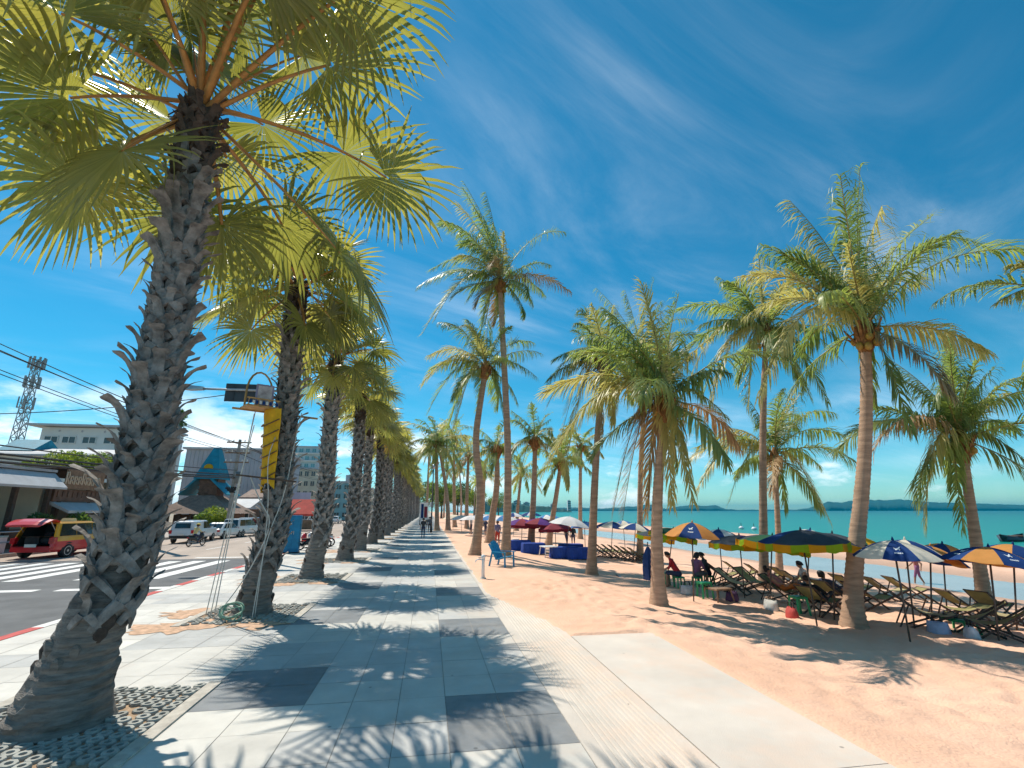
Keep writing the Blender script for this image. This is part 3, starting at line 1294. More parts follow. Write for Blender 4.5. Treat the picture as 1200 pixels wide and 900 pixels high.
def coco_frond(pts, rs, N=52, ll=.62, width=.042, droop=.9, wind=(-.12, -.05, 0), vee=.35, flag=0.0):
    """pts: rachis curve (n,3). Vectorised leaflets on both sides."""
    n = len(pts)
    tan = np.gradient(pts, axis=0)
    tan = nrm(tan)
    up0 = np.array([0, 0, 1.0])
    side = np.cross(tan, up0)
    bad = np.linalg.norm(side, axis=1) < .15
    side[bad] = np.cross(tan[bad], np.array([.3, 1, 0]))
    side = nrm(side)
    for i in range(1, n):
        if np.dot(side[i], side[i - 1]) < 0:
            side[i] = -side[i]
    # smooth the frame
    for _ in range(3):
        side[1:-1] = nrm(side[:-2] + side[1:-1] * 2 + side[2:])
    tw = np.linspace(0, rs.uniform(-.7, .7), n)[:, None]
    nor = nrm(np.cross(side, tan))
    side, nor = side * np.cos(tw) + nor * np.sin(tw), nor * np.cos(tw) - side * np.sin(tw)
    V, F, MI = [], [], []
    for i in range(n):
        r = .026 * (1 - .85 * i / (n - 1)) + .004
        if i == 0:
            r *= 1.9
        for (a, c) in ((-1, -.3), (0, -.8), (1, -.3), (0, .6)):
            V.append(pts[i] + side[i] * a * r + nor[i] * c * r)
    for i in range(n - 1):
        for k in range(4):
            F.append((i * 4 + k, i * 4 + (k + 1) % 4, i * 4 + 4 + (k + 1) % 4, i * 4 + 4 + k))
            MI.append(1)
    t = np.linspace(.13, .995, N)
    t2 = np.concatenate([t, t + .5 / N * .8]).clip(0, 1)
    sg = np.concatenate([np.ones(N), -np.ones(N)])
    ph = rs.uniform(0, 6.28, 3)
    keep = rs.rand(2 * N) > .06 + .22 * (np.sin(t2 * 17 + ph[0] + sg * 2) > .80)
    t2, sg = t2[keep], sg[keep]
    m = len(t2)
    x = t2 * (n - 1)
    i0 = np.clip(x.astype(int), 0, n - 2)
    fr = (x - i0)[:, None]
    P = pts[i0] * (1 - fr) + pts[i0 + 1] * fr
    T = nrm(tan[i0] * (1 - fr) + tan[i0 + 1] * fr)
    S = nrm(side[i0] * (1 - fr) + side[i0 + 1] * fr)
    Nn = nrm(nor[i0] * (1 - fr) + nor[i0 + 1] * fr)
    ang = RAD(28) + RAD(38) * t2 + rs.uniform(-.2, .2, m)
    prof = np.clip(1 - ((t2 - .42) / .72) ** 2 * .85, .22, 1) * rs.uniform(.85, 1.1, m)
    length = (ll * prof)[:, None]
    D = S * (sg * np.cos(ang))[:, None] + T * np.sin(ang)[:, None] + Nn * (vee + rs.uniform(-.12, .12, m))[:, None]
    D = nrm(D)
    G_ = np.array([0, 0, -1.0])
    Wd = np.asarray(wind)[None, :]
    wv = nrm(np.cross(D, Nn))
    cur = P
    rows = []
    segs = (0, .3, .35, .35)
    wid = (.75, 1.0, .8, .12)
    drp = (droop * rs.uniform(.5, 1.6, m) * (1 + .5 * np.sin(t2 * 9 + ph[1])))[:, None]
    for j in range(4):
        if j:
            D = nrm(D + G_ * drp * .28 * j + Wd * (1.0 * j) * .6)
            cur = cur + D * length * segs[j]
        hw = width * .5 * wid[j] * (.55 + .45 * prof)[:, None]
        rows.append((cur - wv * hw, cur + wv * hw))
    base = len(V)
    A = np.stack([r for pr in rows for r in pr], axis=1).reshape(-1, 3)   # m*8
    V = np.concatenate([np.asarray(V), A])
    idx = base + np.arange(m)[:, None] * 8
    fs = []
    for j in range(3):
        a = idx + j * 2
        fs.append(np.concatenate([a, a + 1, a + 3, a + 2], axis=1))
    Fl = np.concatenate(fs)
    F = np.concatenate([np.asarray(F), Fl])
    MI = np.concatenate([np.asarray(MI), np.zeros(len(Fl), int)])
    return V, F, MI


def frond_path(c, az, el, L, sag, n=14, wind=(0, 0, 0)):
    d = np.array([math.cos(el) * math.cos(az), math.cos(el) * math.sin(az), math.sin(el)])
    p = np.array(c, float)
    out = [p.copy()]
    for i in range(n - 1):
        t = (i + 1) / (n - 1)
        d = nrm(d + np.array([0, 0, -1.0]) * sag * .22 * t + np.asarray(wind) * .12 * t)
        p = p + d * L / (n - 1)
        out.append(p.copy())
    return np.array(out)


RV = Vector((HEAD.y, -HEAD.x, 0))


def coco(label, foot, path, tips=(), nrand=14, L=3.0, seed=1, r0=.15, detail=1.0, group='coconut palms on the sand', parts=True, yel=.13, wind=(-.14, -.05, 0), nuts=3, base_w=None, sag=(0.55, 1.2), dark=0.0, lo=-42):
    base = base_w if base_w is not None else on_sand(*foot)
    root = thing('coconut_palm', label, 'palm tree', base, 0, group)
    rs = np.random.RandomState(seed)
    r_ = random.Random(seed)
    pts = [Vector((0, 0, -.12))] + [facing(u, v, base) - base for (u, v) in path]
    # smooth the trunk line
    for _ in range(3):
        q = [pts[0]]
        for a, c in zip(pts, pts[1:]):
            q += [a * .75 + c * .25, a * .25 + c * .75]
        q.append(pts[-1])
        pts = q
    tot = sum((a - c).length for a, c in zip(pts, pts[1:]))
    acc = 0
    P2, R2 = [], []
    # resample with ring scars
    nring = int(tot / .055 * (1 if detail > .7 else .5))
    cum = [0]
    for a, c in zip(pts, pts[1:]):
        cum.append(cum[-1] + (a - c).length)
    k = 0
    for i in range(nring + 1):
        s = tot * i / nring
        while k < len(pts) - 2 and cum[k + 1] < s:
            k += 1
        t = (s - cum[k]) / max(1e-6, cum[k + 1] - cum[k])
        p = pts[k].lerp(pts[k + 1], min(1, t))
        f = s / tot
        rr = r0 * (1.0 - .32 * f) + r0 * .75 * math.exp(-s / .28) + r0 * .25 * math.exp(-s / 1.0)
        rr *= 1 + (.035 if i % 2 else -.035) + .04 * mnoise.noise((s * 2.1, seed, 0))
        P2.append(p)
        R2.append(rr)
    b = MB()
    b.tube(P2, R2, 14 if detail > .7 else 8, 0)
    tr = b.build('trunk', M_ctrunk, root, smooth=True)
    c = pts[-1]
    # fibrous sheath and old leaf bases at the crown
    b = MB()
    ax = (pts[-1] - pts[-4]).normalized()
    b.tube([c - ax * .45, c - ax * .15, c + ax * .2, c + ax * .55], [r0 * .72, r0 * 1.35, r0 * 1.5, r0 * .5], 10, 0)
    for i in range(16):
        a = i * 2.4
        o = Vector((math.cos(a), math.sin(a), 0))
        b.bar(c - ax * .25 + o * r0 * .8, c + o * (r0 * 2.4) + Vector((0, 0, r_.uniform(.05, .4))), .07, .03, 0)
    b.build('leaf_sheath', M_coir, root)
    for i in range(nuts):
        a = r_.uniform(0, 6.28)
        b = MB()
        b.ball((c.x + .26 * math.cos(a), c.y + .26 * math.sin(a), c.z - .05 - r_.uniform(0, .3)), .085, 0, 10, 7, (1, 1, 1.25))
        b.build('coconut', M_nut, root, True)
    fr = []
    C0 = np.array(c) + np.array(ax) * .25
    for tp in tips:
        u, v, dep = tp[:3]
        kind = tp[3] if len(tp) > 3 else None
        tip = facing(u, v, base) - base + HEAD * dep
        p2 = np.array(tip)
        ch = p2 - C0
        hl = np.linalg.norm(ch)
        lift = .36 + .1 * rs.rand()
        if ch[2] < -.3 * hl:
            lift = .62
        if ch[2] > .75 * hl:
            lift = .04
        p1 = C0 + ch * .45 + np.array([0, 0, hl * lift]) - np.array([ch[0], ch[1], 0]) * (.35 if ch[2] > .75 * hl else 0)
        fr.append((bez(C0, p1, p2, 15), hl, kind))
    a0 = rs.uniform(0, 6.28)
    for i in range(nrand):
        f = (i + .5) / nrand
        el = RAD(80 - (80 - lo) * f) + rs.uniform(-.1, .1)
        az = a0 + i * RAD(137.5) + rs.uniform(-.2, .2)
        Lx = L * rs.uniform(.8, 1.1)
        fr.append((frond_path(C0, az, el, Lx, rs.uniform(*sag), wind=np.asarray(wind) * 1.2), Lx, None))
    allV, allF, allM = [], [], []
    off = 0
    for (pth, hl, kind) in fr:
        N = int(66 * detail)
        V, F, MI = coco_frond(pth, rs, N=N, ll=min(.92, .22 * hl + .16), width=.043 if detail > .7 else .085, droop=rs.uniform(1.0, 2.2), wind=wind)
        low = pth[-1][2] < C0[2] - .6
        m = M_frond
        x = rs.rand()
        if kind == 'y' or (kind is None and x < yel):
            m = M_frond_y
        if kind == 'o' or (kind is None and low and x > .90):
            m = M_frond_o
        if parts:
            link('frond', quads_mesh('frond', V, F, MI, [m, M_rachis]), root)
        else:
            allV.append(V)
            allF.append(F + off)
            allM.append(MI + (0 if m is M_frond else (2 if m is M_frond_y else 4)) * (1 - 0) if False else np.where(MI == 1, 1, 0 if m is M_frond else (2 if m is M_frond_y else 3)))
            off += len(V)
    if not parts:
        link('crown', quads_mesh('crown', np.concatenate(allV), np.concatenate(allF), np.concatenate(allM), [M_frond, M_rachis, M_frond_y, M_frond_o]), root)
    return root


coco('tall curved coconut palm, the large one right of the yellow-and-green umbrellas', (1000, 735), [(999, 700), (1003, 640), (1012, 560), (1016, 470), (1014, 395)],
     [(940, 219, .6), (984, 217, -.8), (1012, 233, 1.0), (1043, 233, .3), (1108, 242, .4), (1199, 270, .9), (1205, 312, -.6), (889, 305, .9, 'y'), (905, 275, .5), (866, 377, -.4, 'y'),
      (868, 475, -.9, 'y'), (1061, 508, -.2), (963, 312, -1.0, 'y'), (950, 240, -1.2), (1052, 470, .7), (1000, 228, -.4), (1135, 300, 1.6), (925, 262, 1.5), (975, 250, 1.6)],
     nrand=7, seed=3, r0=.17, nuts=5)
coco('coconut palm behind the striped umbrella at the photo\'s right edge, its trunk tilted left', (1155, 721), [(1152, 690), (1143, 630), (1134, 570), (1128, 525)],
     [(1061, 433, .5), (1099, 391, -.6), (1134, 389, .7), (1173, 429, .2), (1207, 503, .4), (1208, 575, -.5), (987, 527, .3), (990, 568, -.5), (1056, 615, -.8, 'y'), (1105, 618, -.6),
      (1075, 405, 1.2), (1115, 390, .2), (1160, 405, 1.4), (1060, 470, -1.2), (1190, 470, -1.2), (1035, 500, 1.6), (1150, 455, -1.6), (1090, 440, -1.5)],
     nrand=7, seed=5, r0=.15, nuts=3)
coco('tall straight coconut palm left of the big curved palm, dry yellow fronds hanging', (895, 690), [(895, 650), (894, 580), (894, 480), (898, 395)],
     [(847, 317, .5), (880, 308, -.6), (898, 311, .8), (930, 326, .2), (800, 358, .4), (800, 452, -.6, 'y'), (828, 475, -.4, 'y'), (976, 470, .3), (861, 482, -1.0, 'y'), (815, 400, .9), (955, 400, .8),
      (975, 430, -.6), (835, 345, -1.0), (868, 330, 1.2), (915, 330, -1.2), (940, 470, -.5), (820, 500, .6)],
     nrand=9, seed=8, r0=.14)
coco('slender low coconut palm showing under the tall straight palm, in front of the sea', (913, 680), [(913, 650), (911, 600), (908, 540)],
     [(809, 538, .3), (812, 574, -.5, 'y'), (847, 588, -.6), (963, 611, -.5, 'y'), (991, 508, .4), (988, 480, .6), (975, 545, .8), (850, 500, .8), (945, 455, .2), (925, 460, -.5), (880, 460, .5), (830, 520, 1.2), (960, 480, 1.5), (940, 600, 1.1)],
     nrand=7, seed=9, r0=.12, nuts=2)
coco('bushy leaning-crowned coconut palm in mid beach, long yellow fronds drooping almost to the umbrellas', (772, 712), [(771, 680), (769, 620), (772, 550), (779, 480)],
     [(640, 458, .2, 'y'), (638, 552, -.5, 'y'), (690, 483, -.8, 'y'), (716, 598, -.3, 'o'), (801, 588, -.6, 'y'), (785, 592, -.2, 'y'), (848, 492, -.2), (840, 391, .2), (764, 338, .6), (715, 345, .9), (790, 350, -.4),
      (680, 400, .7), (700, 375, -.8), (820, 400, 1.0), (745, 345, -.6), (835, 450, -1.0), (655, 520, .9, 'y'), (735, 610, .5, 'o'), (806, 545, .8), (665, 430, -1.0), (730, 360, 1.5), (770, 600, .9, 'o')],
     nrand=8, seed=12, r0=.145, nuts=6)
coco('coconut palm with a straight trunk standing left of the bushy mid-beach palm', (693, 674), [(694, 640), (697, 560), (703, 470), (708, 430)],
     [(650, 420, .3), (640, 480, -.4, 'y'), (745, 370, .5), (722, 350, .6), (675, 380, .7), (690, 365, -.6), (640, 450, .9), (655, 520, -.5, 'y'), (665, 545, .4, 'y'), (750, 480, -.7), (700, 520, -.9, 'o')],
     nrand=6, seed=15, r0=.15)
coco('coconut palm whose trunk rises behind the bushy mid-beach palm', (750, 657), [(750, 630), (750, 560), (755, 470), (752, 430)],
     [(700, 335, .3), (735, 335, .6), (765, 330, -.3), (680, 380, .5), (815, 370, .6), (830, 400, -.4), (780, 345, .9), (690, 420, -.8, 'y'), (820, 440, .3), (700, 540, .2, 'y')],
     nrand=7, seed=17, r0=.15)
coco('tallest slim coconut palm in the middle, wind-swept crown high above the walkway', (592, 652), [(594, 620), (596, 540), (592, 450), (586, 335)],
     [(568, 214, .8), (545, 222, -.5), (533, 234, .3), (513, 252, .9), (520, 270, -.9), (491, 332, .4), (493, 344, -.8), (493, 387, .5, 'y'), (515, 385, -1.4), (662, 267, .4), (668, 345, -.3), (570, 388, -1.0, 'y'),
      (560, 395, .9), (590, 400, .3), (555, 225, 1.6), (500, 300, 1.5), (575, 235, 2.0), (640, 330, 1.6), (535, 265, 2.0), (545, 240, -1.4)],
     nrand=13, seed=21, r0=.19, wind=(-.30, -.1, 0))
coco('coconut palm with an S-bent trunk, just left of the tallest slim palm', (556, 651), [(560, 625), (564, 570), (556, 520), (563, 470), (569, 435)],
     [(500, 414, .4, 'y'), (497, 452, -.4, 'y'), (500, 480, .5), (625, 399, .3), (629, 444, -.3), (592, 492, .2), (535, 502, -.8, 'y'), (545, 368, .8), (518, 385, -.9), (570, 365, .9), (600, 390, -1), (560, 500, .8), (520, 500, 1.2)],
     nrand=8, seed=23, r0=.2, wind=(-.2, -.1, 0))
coco('short coconut palm between the tall slim palm and the red umbrellas', (622, 646), [(623, 620), (626, 570), (627, 520)],
     [(600, 480, .5), (622, 475, -.6), (645, 490, .4), (655, 530, .4), (598, 540, -.5), (648, 560, -.4, 'y'), (608, 570, .3, 'y')], nrand=7, L=2.6, seed=31, r0=.19)
coco('coconut palm with tan fronds, seen between the S-bent and the tallest palm', (574, 636), [(576, 610), (583, 570), (582, 530)],
     [(560, 515, .5), (585, 500, -.6), (605, 520, .5), (555, 545, .5, 'y'), (610, 560, .4), (563, 575, -.4, 'y')], nrand=8, L=2.6, seed=33, r0=.24, detail=.8)
coco('thin coconut palm by the sea, left of the straight mid-beach trunk', (680, 632), [(680, 600), (680, 560), (681, 525)], [], nrand=14, L=3.0, seed=35, r0=.2, detail=.7)
coco('leaning coconut palm whose trunk tilts over the white umbrella', (642, 640), [(647, 610), (652, 580), (657, 545)], [], nrand=13, L=2.8, seed=37, r0=.2, detail=.7)
coco('coconut palm peeking in from beyond the photo\'s right edge, only frond tips visible', None, [(1268, 560), (1270, 450), (1268, 360)],
     [(1178, 352, .2), (1182, 330, -.5), (1205, 300, .5), (1250, 240, .3), (1330, 300, .3), (1240, 420, -.5), (1300, 250, .6)], nrand=6, seed=41, r0=.16, base_w=Vector((12.6, 8.6, sand_z(12.6, 8.6))))
far_c = [((512, 622), [(512, 580), (511, 520)], 'far coconut palm with pale trunk, standing left of the thin lamp post'),
         ((525, 622), [(525, 585), (515, 525)], 'far leaning coconut palm right beside the thin lamp post'),
         ((533, 618), [(532, 570), (532, 515)], 'far upright coconut palm with a light trunk, right of the lamp post'),
         ((547, 620), [(547, 580), (549, 535)], 'far coconut palm with yellowish crown, left of the S-bent trunk'),
         ((500, 612), [(501, 575), (503, 530)], 'distant coconut palm at the very end of the walkway'),
         ((540, 611), [(541, 580), (538, 548)], 'distant coconut palm behind the white umbrellas at the beach\'s far end'),
         ((566, 617), [(567, 585), (568, 555)], 'distant coconut palm rising behind the far white umbrellas'),
         ((605, 622), [(607, 590), (611, 555)], 'distant low coconut palm behind the red umbrellas'),
         ((520, 608), [(521, 580), (524, 552)], 'distant coconut palm over the crowd of far umbrellas'),
         ((555, 608), [(556, 586), (558, 565)], 'tiny coconut palm on the farthest visible stretch of sand')]
for i, (ft, pth, lab) in enumerate(far_c):
    coco(lab, ft, pth, [], nrand=20, L=3.7, seed=60 + i, r0=.22, detail=.45, parts=False, nuts=0, group='far coconut palms', yel=.4)

# ================================================================== BEACH THINGS
def canvas(name, c, rough=.75, var=.15, *a):
    m = mat(name, c, .8, var, 2.2, .25, 14)
    t_ = m.node_tree
    b_ = t_.nodes['Principled BSDF']
    tr_ = nd(t_, 'ShaderNodeBsdfTranslucent')
    src = b_.inputs['Base Color'].links[0].from_socket
    t_.links.new(src, tr_.inputs['Color'])
    mx_ = nd(t_, 'ShaderNodeMixShader')
    mx_.inputs['Fac'].default_value = .42
    t_.links.new(b_.outputs[0], mx_.inputs[1])
    t_.links.new(tr_.outputs[0], mx_.inputs[2])
    t_.links.new(mx_.outputs[0], t_.nodes['Material Output'].inputs['Surface'])
    return m


M_navy = canvas('canvas_navy', (.012, .065, .26), .7, .2, 3, .1, 90)
M_orange = canvas('canvas_orange', (.72, .36, .10), .75, .12, 3, .1, 90)
M_cream = canvas('canvas_cream', (.84, .79, .68), .75, .12, 3, .1, 90)
M_white_c = canvas('canvas_white', (.84, .84, .84), .75, .06, 3, .1, 90)
M_green_c = canvas('canvas_green', (.03, .14, .07), .75, .2, 3, .1, 90)
M_lime = canvas('canvas_lime', (.42, .62, .03), .75, .1, 3)
M_yellow = canvas('canvas_yellow', (.80, .48, .02), .75, .1, 3)
M_slate = canvas('canvas_slate', (.075, .095, .125), .8, .25, 3, .1, 90)
M_red_c = canvas('canvas_red', (.36, .05, .08), .75, .2, 3, .1, 90)
M_purple = canvas('canvas_purple', (.16, .05, .30), .75, .2, 3)
M_sky_c = canvas('canvas_sky_blue', (.10, .30, .62), .75, .15, 3)
M_pole = mat('umbrella_pole', (.10, .075, .06), .5, .3, 8)
M_wood = mat('dark_wood', (.085, .055, .042), .7, .35, 5, .3, 40, stretch=(1, 1, 4))
M_wood_l = mat('worn_wood', (.25, .15, .09), .7, .3, 5, .3, 40)
M_sling = mat('olive_sling', (.30, .27, .11), .85, .2, 4, .2, 120)
M_sling2 = mat('tan_sling', (.44, .36, .19), .85, .2, 4, .2, 120)
M_gplast = mat('green_plastic', (.02, .30, .12), .4, .12, 3)
M_wplast = mat('white_plastic', (.72, .73, .74), .4, .08, 3)
M_bplast = mat('blue_plastic', (.02, .27, .50), .4, .12, 3)
M_bcloth = mat('blue_cloth', (.014, .055, .30), .85, .25, 4, .2, 60)
M_skin = mat('skin', (.40, .21, .135), .6, .08, 8)
M_hair = mat('hair_black', (.015, .012, .011), .6, .3, 20)
M_metal = mat('galvanised', (.42, .43, .44), .4, .12, 6, 0, metal=.8)
M_black = mat('black_rubber', (.018, .018, .02), .6, .2, 6)
M_mark = mat('white_print', (.72, .76, .80), .8, .08, 9)


def umbrella(loc, label, cols, R=.98, H=1.85, rise=.40, valance=None, tilt=(0, 0), rz=0.0, ribs=True, mark=False, pole_split=False):
    R *= .86 if valance and H > 1 and loc.y < 20 else .79
    rise *= .80
    root = thing('beach_umbrella', label, 'umbrella', loc, 0, 'beach umbrellas')
    ax = Vector((tilt[0], tilt[1], 1)).normalized()
    q = Vector((0, 0, 1)).rotation_difference(ax)

    def X(p):
        return q @ Vector(p)
    b = MB()
    b.tube([X((0, 0, -.25)), X((0, 0, H - .03))], .017, 8, 0)
    b.build('pole', M_pole, root, True)
    b = MB()
    ng, nsub, nr = 8, 4, 7
    zr = H

    def S(a, s, d=0):
        # a in gores; scalloped sag between the ribs
        fa = a - math.floor(a)
        between = math.sin(math.pi * fa)
        r = R * s * (1 - .075 * between * s * s)
        z = zr - rise * (s ** 1.75) - .025 * between * s + d
        ang = 2 * math.pi * a / ng + rz
        return X((r * math.cos(ang), r * math.sin(ang), z))
    for g in range(ng):
        for i in range(nsub):
            a0, a1 = g + i / nsub, g + (i + 1) / nsub
            for j in range(nr):
                s0, s1 = .03 + .97 * j / nr, .03 + .97 * (j + 1) / nr
                b.poly([S(a0, s0), S(a0, s1), S(a1, s1), S(a1, s0)], g % len(cols))
            for j in range(nr):
                s0, s1 = .03 + .97 * j / nr, .03 + .97 * (j + 1) / nr
                b.poly([S(a1, s0, -.006), S(a1, s1, -.006), S(a0, s1, -.006), S(a0, s0, -.006)], g % len(cols))
    b.build('canopy', cols, root, True)
    if valance:
        b = MB()
        for g in range(ng):
            for i in range(4):
                a0, a1 = g + i / 4, g + (i + 1) / 4
                p0, p1 = S(a0, 1.004), S(a1, 1.004)
                h0 = .15 + .02 * math.sin(a0 * 9)
                h1 = .15 + .02 * math.sin(a1 * 9)
                mi = (g * 2 + i // 2) % len(valance)
                b.poly([p0, p1, p1 + X((0, 0, -h1)), p0 + X((0, 0, -h0))], mi)
                b.poly([p0 + X((0, 0, -.002)) * 1, p0 + X((0, 0, -h0)), p1 + X((0, 0, -h1)), p1], mi)
        b.build('valance', valance, root)
    if ribs:
        for g in range(ng):
            b = MB()
            b.tube([S(g, .05, -.03), S(g, .5, -.02), S(g, .98, -.015)], .006, 5, 0)
            b.build('rib', M_pole, root)
    b = MB()
    b.tube([X((0, 0, H - .03)), X((0, 0, H + .03)), X((0, 0, H + .07))], [.03, .02, .006], 8, 0)
    b.build('finial', cols[0], root, True)
    if mark:
        for g in mark:
            b = MB()

            def Q(a, s):
                return S(g + a, s, .006)
            # bird-like swoosh with a short line of lettering below
            up = [(.30, .55), (.42, .60), (.52, .56), (.66, .50)]
            dn = [(.66, .53), (.54, .61), (.42, .66), (.32, .58)]
            for k in range(3):
                b.poly([Q(*up[k]), Q(*dn[3 - k]), Q(*dn[2 - k]), Q(*up[k + 1])], 0)
            b.poly([Q(.52, .57), Q(.56, .66), Q(.60, .64), Q(.58, .55)], 0)
            for k in range(5):
                a = .34 + .065 * k
                b.poly([Q(a, .74), Q(a, .785), Q(a + .045, .785), Q(a + .045, .74)], 0)
            b.build('logo', M_mark, root)
    return root


def umb_px(top, foot, label, cols, **kw):
    """umbrella standing on the sand, foot found on the sand, height from its top"""
    p = on_sand(*foot)
    t = facing(top[0], top[1], p) - p
    tx = max(-.2, min(.2, t.x / t.z))
    ty = max(-.2, min(.2, t.y / t.z))
    return umbrella(p, label, cols, H=max(1.55, min(2.5, t.z)), tilt=(tx, ty), **kw)


NV = [M_navy, M_orange]
umb_px((1158, 640), (1171, 754), 'orange and blue umbrella with white bird prints, nearest one at the photo\'s right edge', NV, rz=.1 + math.pi / 4, mark=(0, 2, 4, 6), R=1.0)
umb_px((1192, 636), (1192, 742), 'orange and blue umbrella tucked behind the nearest umbrella at the right edge', NV, rz=.6, R=.95)
umb_px((1046, 633), (1067, 754), 'blue and white umbrella with a print, just right of the big curved palm trunk', [M_navy, M_cream], rz=.48, mark=(0, 2, 4, 6), R=.93)
umb_px((1060, 632), (1072, 738), 'blue and cream umbrella directly behind the blue and white one by the curved trunk', [M_cream, M_navy], rz=.25, R=.92)
umb_px((1090, 638), (1092, 736), 'orange umbrella with a dark blue side, between the blue-white and the nearest right umbrella', [M_orange, M_navy], rz=.9, R=.86)
umb_px((1104, 636), (1110, 720), 'blue-topped umbrella farther back, over the paired olive deck chairs', [M_navy, M_orange], rz=.2, R=.88)
YG = [M_yellow, M_lime]
umb_px((938, 621), (958, 736), 'slate-blue umbrella with yellow and lime valance, nearest of the fringed umbrellas', [M_slate, M_slate, M_slate, M_navy], valance=YG, rz=.2, R=1.02, rise=.30)
umb_px((975, 624), (978, 728), 'slate umbrella with yellow-lime fringe touching the big curved palm trunk', [M_slate, M_slate, M_green_c, M_slate], valance=YG, rz=.5, R=.95, rise=.28)
umb_px((905, 626), (902, 715), 'green and slate umbrella with yellow fringe, left of the nearest fringed umbrella', [M_green_c, M_slate], valance=YG, rz=.1, R=.98, rise=.28)
umb_px((866, 627), (873, 702), 'dusky purple-grey umbrella with a yellow fringe, right of the single orange umbrella', [M_slate, M_purple, M_slate, M_slate], valance=YG, rz=.3, R=.98, rise=.28)
umb_px((955, 619), (945, 706), 'white-topped blue umbrella peeping over the fringed umbrellas', [M_navy, M_white_c], rz=.3, R=.9)
umb_px((842, 620), (848, 690), 'navy and white umbrella showing behind the single orange umbrella', [M_navy, M_white_c], rz=.5, R=.95)
umb_px((1008, 628), (1012, 712), 'green umbrella with yellow patches behind the big curved trunk', [M_green_c, M_yellow, M_slate, M_slate], rz=.3, R=.9)
umb_px((811, 612), (813, 706), 'single orange umbrella with blue panels, left end of the near umbrella cluster', [M_orange, M_navy], rz=-.98 + math.pi / 4, mark=(1, 3, 5, 7), R=.93, rise=.46)
umb_px((790, 618), (782, 680), 'green-sided umbrella with yellow fringe behind the bushy palm trunk', [M_green_c, M_slate], valance=YG, rz=.1, R=1.0, rise=.3)
umb_px((768, 622), (764, 668), 'yellow-fringed dark umbrella half hidden left of the bushy palm trunk', [M_slate, M_green_c], valance=[M_yellow, M_yellow, M_lime], rz=.1, R=1.05, rise=.3)
umb_px((745, 613), (742, 658), 'blue and cream umbrella, right one of the striped pair by the straight trunk', [M_navy, M_cream], rz=.4, R=1.05)
umb_px((718, 611), (716, 655), 'blue and cream umbrella, left one of the striped pair by the straight trunk', [M_cream, M_navy], rz=.4, R=1.1)
umb_px((730, 610), (733, 648), 'faded blue umbrella behind the striped pair', [M_sky_c, M_cream], rz=.2, R=1.0)
umb_px((668, 605), (663, 655), 'white umbrella above the blue-covered tables', [M_white_c], rz=.1, R=1.35, rise=.5)
umb_px((685, 611), (686, 652), 'blue umbrella just right of the white one over the blue tables', [M_navy, M_sky_c], rz=.3, R=1.0)
umb_px((650, 612), (652, 650), 'dark red umbrella adjoining the white umbrella\'s left side', [M_red_c], valance=[M_red_c], rz=.1, R=1.2)
umb_px((634, 607), (632, 648), 'red umbrella with purple panels, middle of the red-roofed group', [M_red_c, M_purple], valance=[M_red_c], rz=.4, R=1.3)
umb_px((612, 608), (611, 645), 'purple and red umbrella, left end of the red-roofed group', [M_purple, M_red_c], valance=[M_red_c], rz=.2, R=1.3)
umb_px((640, 603), (645, 636), 'pale blue umbrella behind the red-roofed group', [M_sky_c, M_white_c], rz=.2, R=1.3)
umb_px((590, 604), (590, 636), 'pale blue-white umbrella between the two tall slim palms', [M_white_c, M_sky_c], rz=.2, R=1.5)
for i, (u, v, fu, fv, cc, lab) in enumerate([
        (573, 604, 573, 632, [M_white_c, M_sky_c], 'white and pale blue umbrella left of the tan-frond palm trunk'),
        (552, 604, 552, 628, [M_white_c], 'small white umbrella behind the S-bent trunk'),
        (540, 604, 541, 624, [M_white_c, M_cream], 'distant cream umbrella, second from the left end of the beach row'),
        (530, 604, 531, 621, [M_cream], 'distant cream umbrella at the left end of the beach row'),
        (562, 602, 563, 624, [M_sky_c, M_white_c], 'distant pale blue umbrella behind the white ones'),
        (602, 601, 602, 629, [M_white_c, M_navy], 'distant white umbrella with blue panels, right of the tallest slim palm'),
        (622, 600, 622, 630, [M_navy, M_white_c], 'distant blue umbrella behind the red-roofed group')]):
    umb_px((u, v), (fu, fv), lab, cc, rz=.3 * i, R=1.35, ribs=False)


def deck_chair_parts(root, sling, back=.55):
    """folding sling chair; +x is where the sitter looks"""
    root.scale = (.80, .82, .80)
    hx, hz = -.62, .86
    for sy in (-.29, .29):
        b = MB()
        b.bar((hx, sy, hz), (.50, sy, .02), .045, .03, 0, (0, 1, 0))
        b.build('rail', M_wood, root)
        b = MB()
        b.bar((-.46, sy * .9, .02), (.66, sy * .9, .46), .045, .03, 0, (0, 1, 0))
        b.build('leg', M_wood, root)
        b = MB()
        b.bar((-.33, sy * 1.08, .62), (-.60, sy * 1.08, .04), .035, .022, 0, (0, 1, 0))
        b.build('strut', M_wood, root)
    for (x, z) in ((hx, hz), (.50, .04), (-.44, .04), (.66, .46)):
        b = MB()
        b.bar((x, -.31, z), (x, .31, z), .035, .03, 0)
        b.build('crossbar', M_wood, root)
    b = MB()
    a, c, d = Vector((hx, 0, hz)), Vector((.02, 0, .20)), Vector((.66, 0, .47))
    pr = []
    for i in range(13):
        t = i / 12
        pr.append((1 - t) ** 2 * a + 2 * t * (1 - t) * c + t * t * d)
    for s in (0, 1):
        rows = [[(p.x, sy, p.z - .006 * s) for sy in (-.25, -.12, 0, .12, .25)] for p in pr]
        if s:
            rows = [list(reversed(r)) for r in rows]
        b.loft(rows, 0, False, False)
    b.build('sling', sling, root, True)


proto = {}


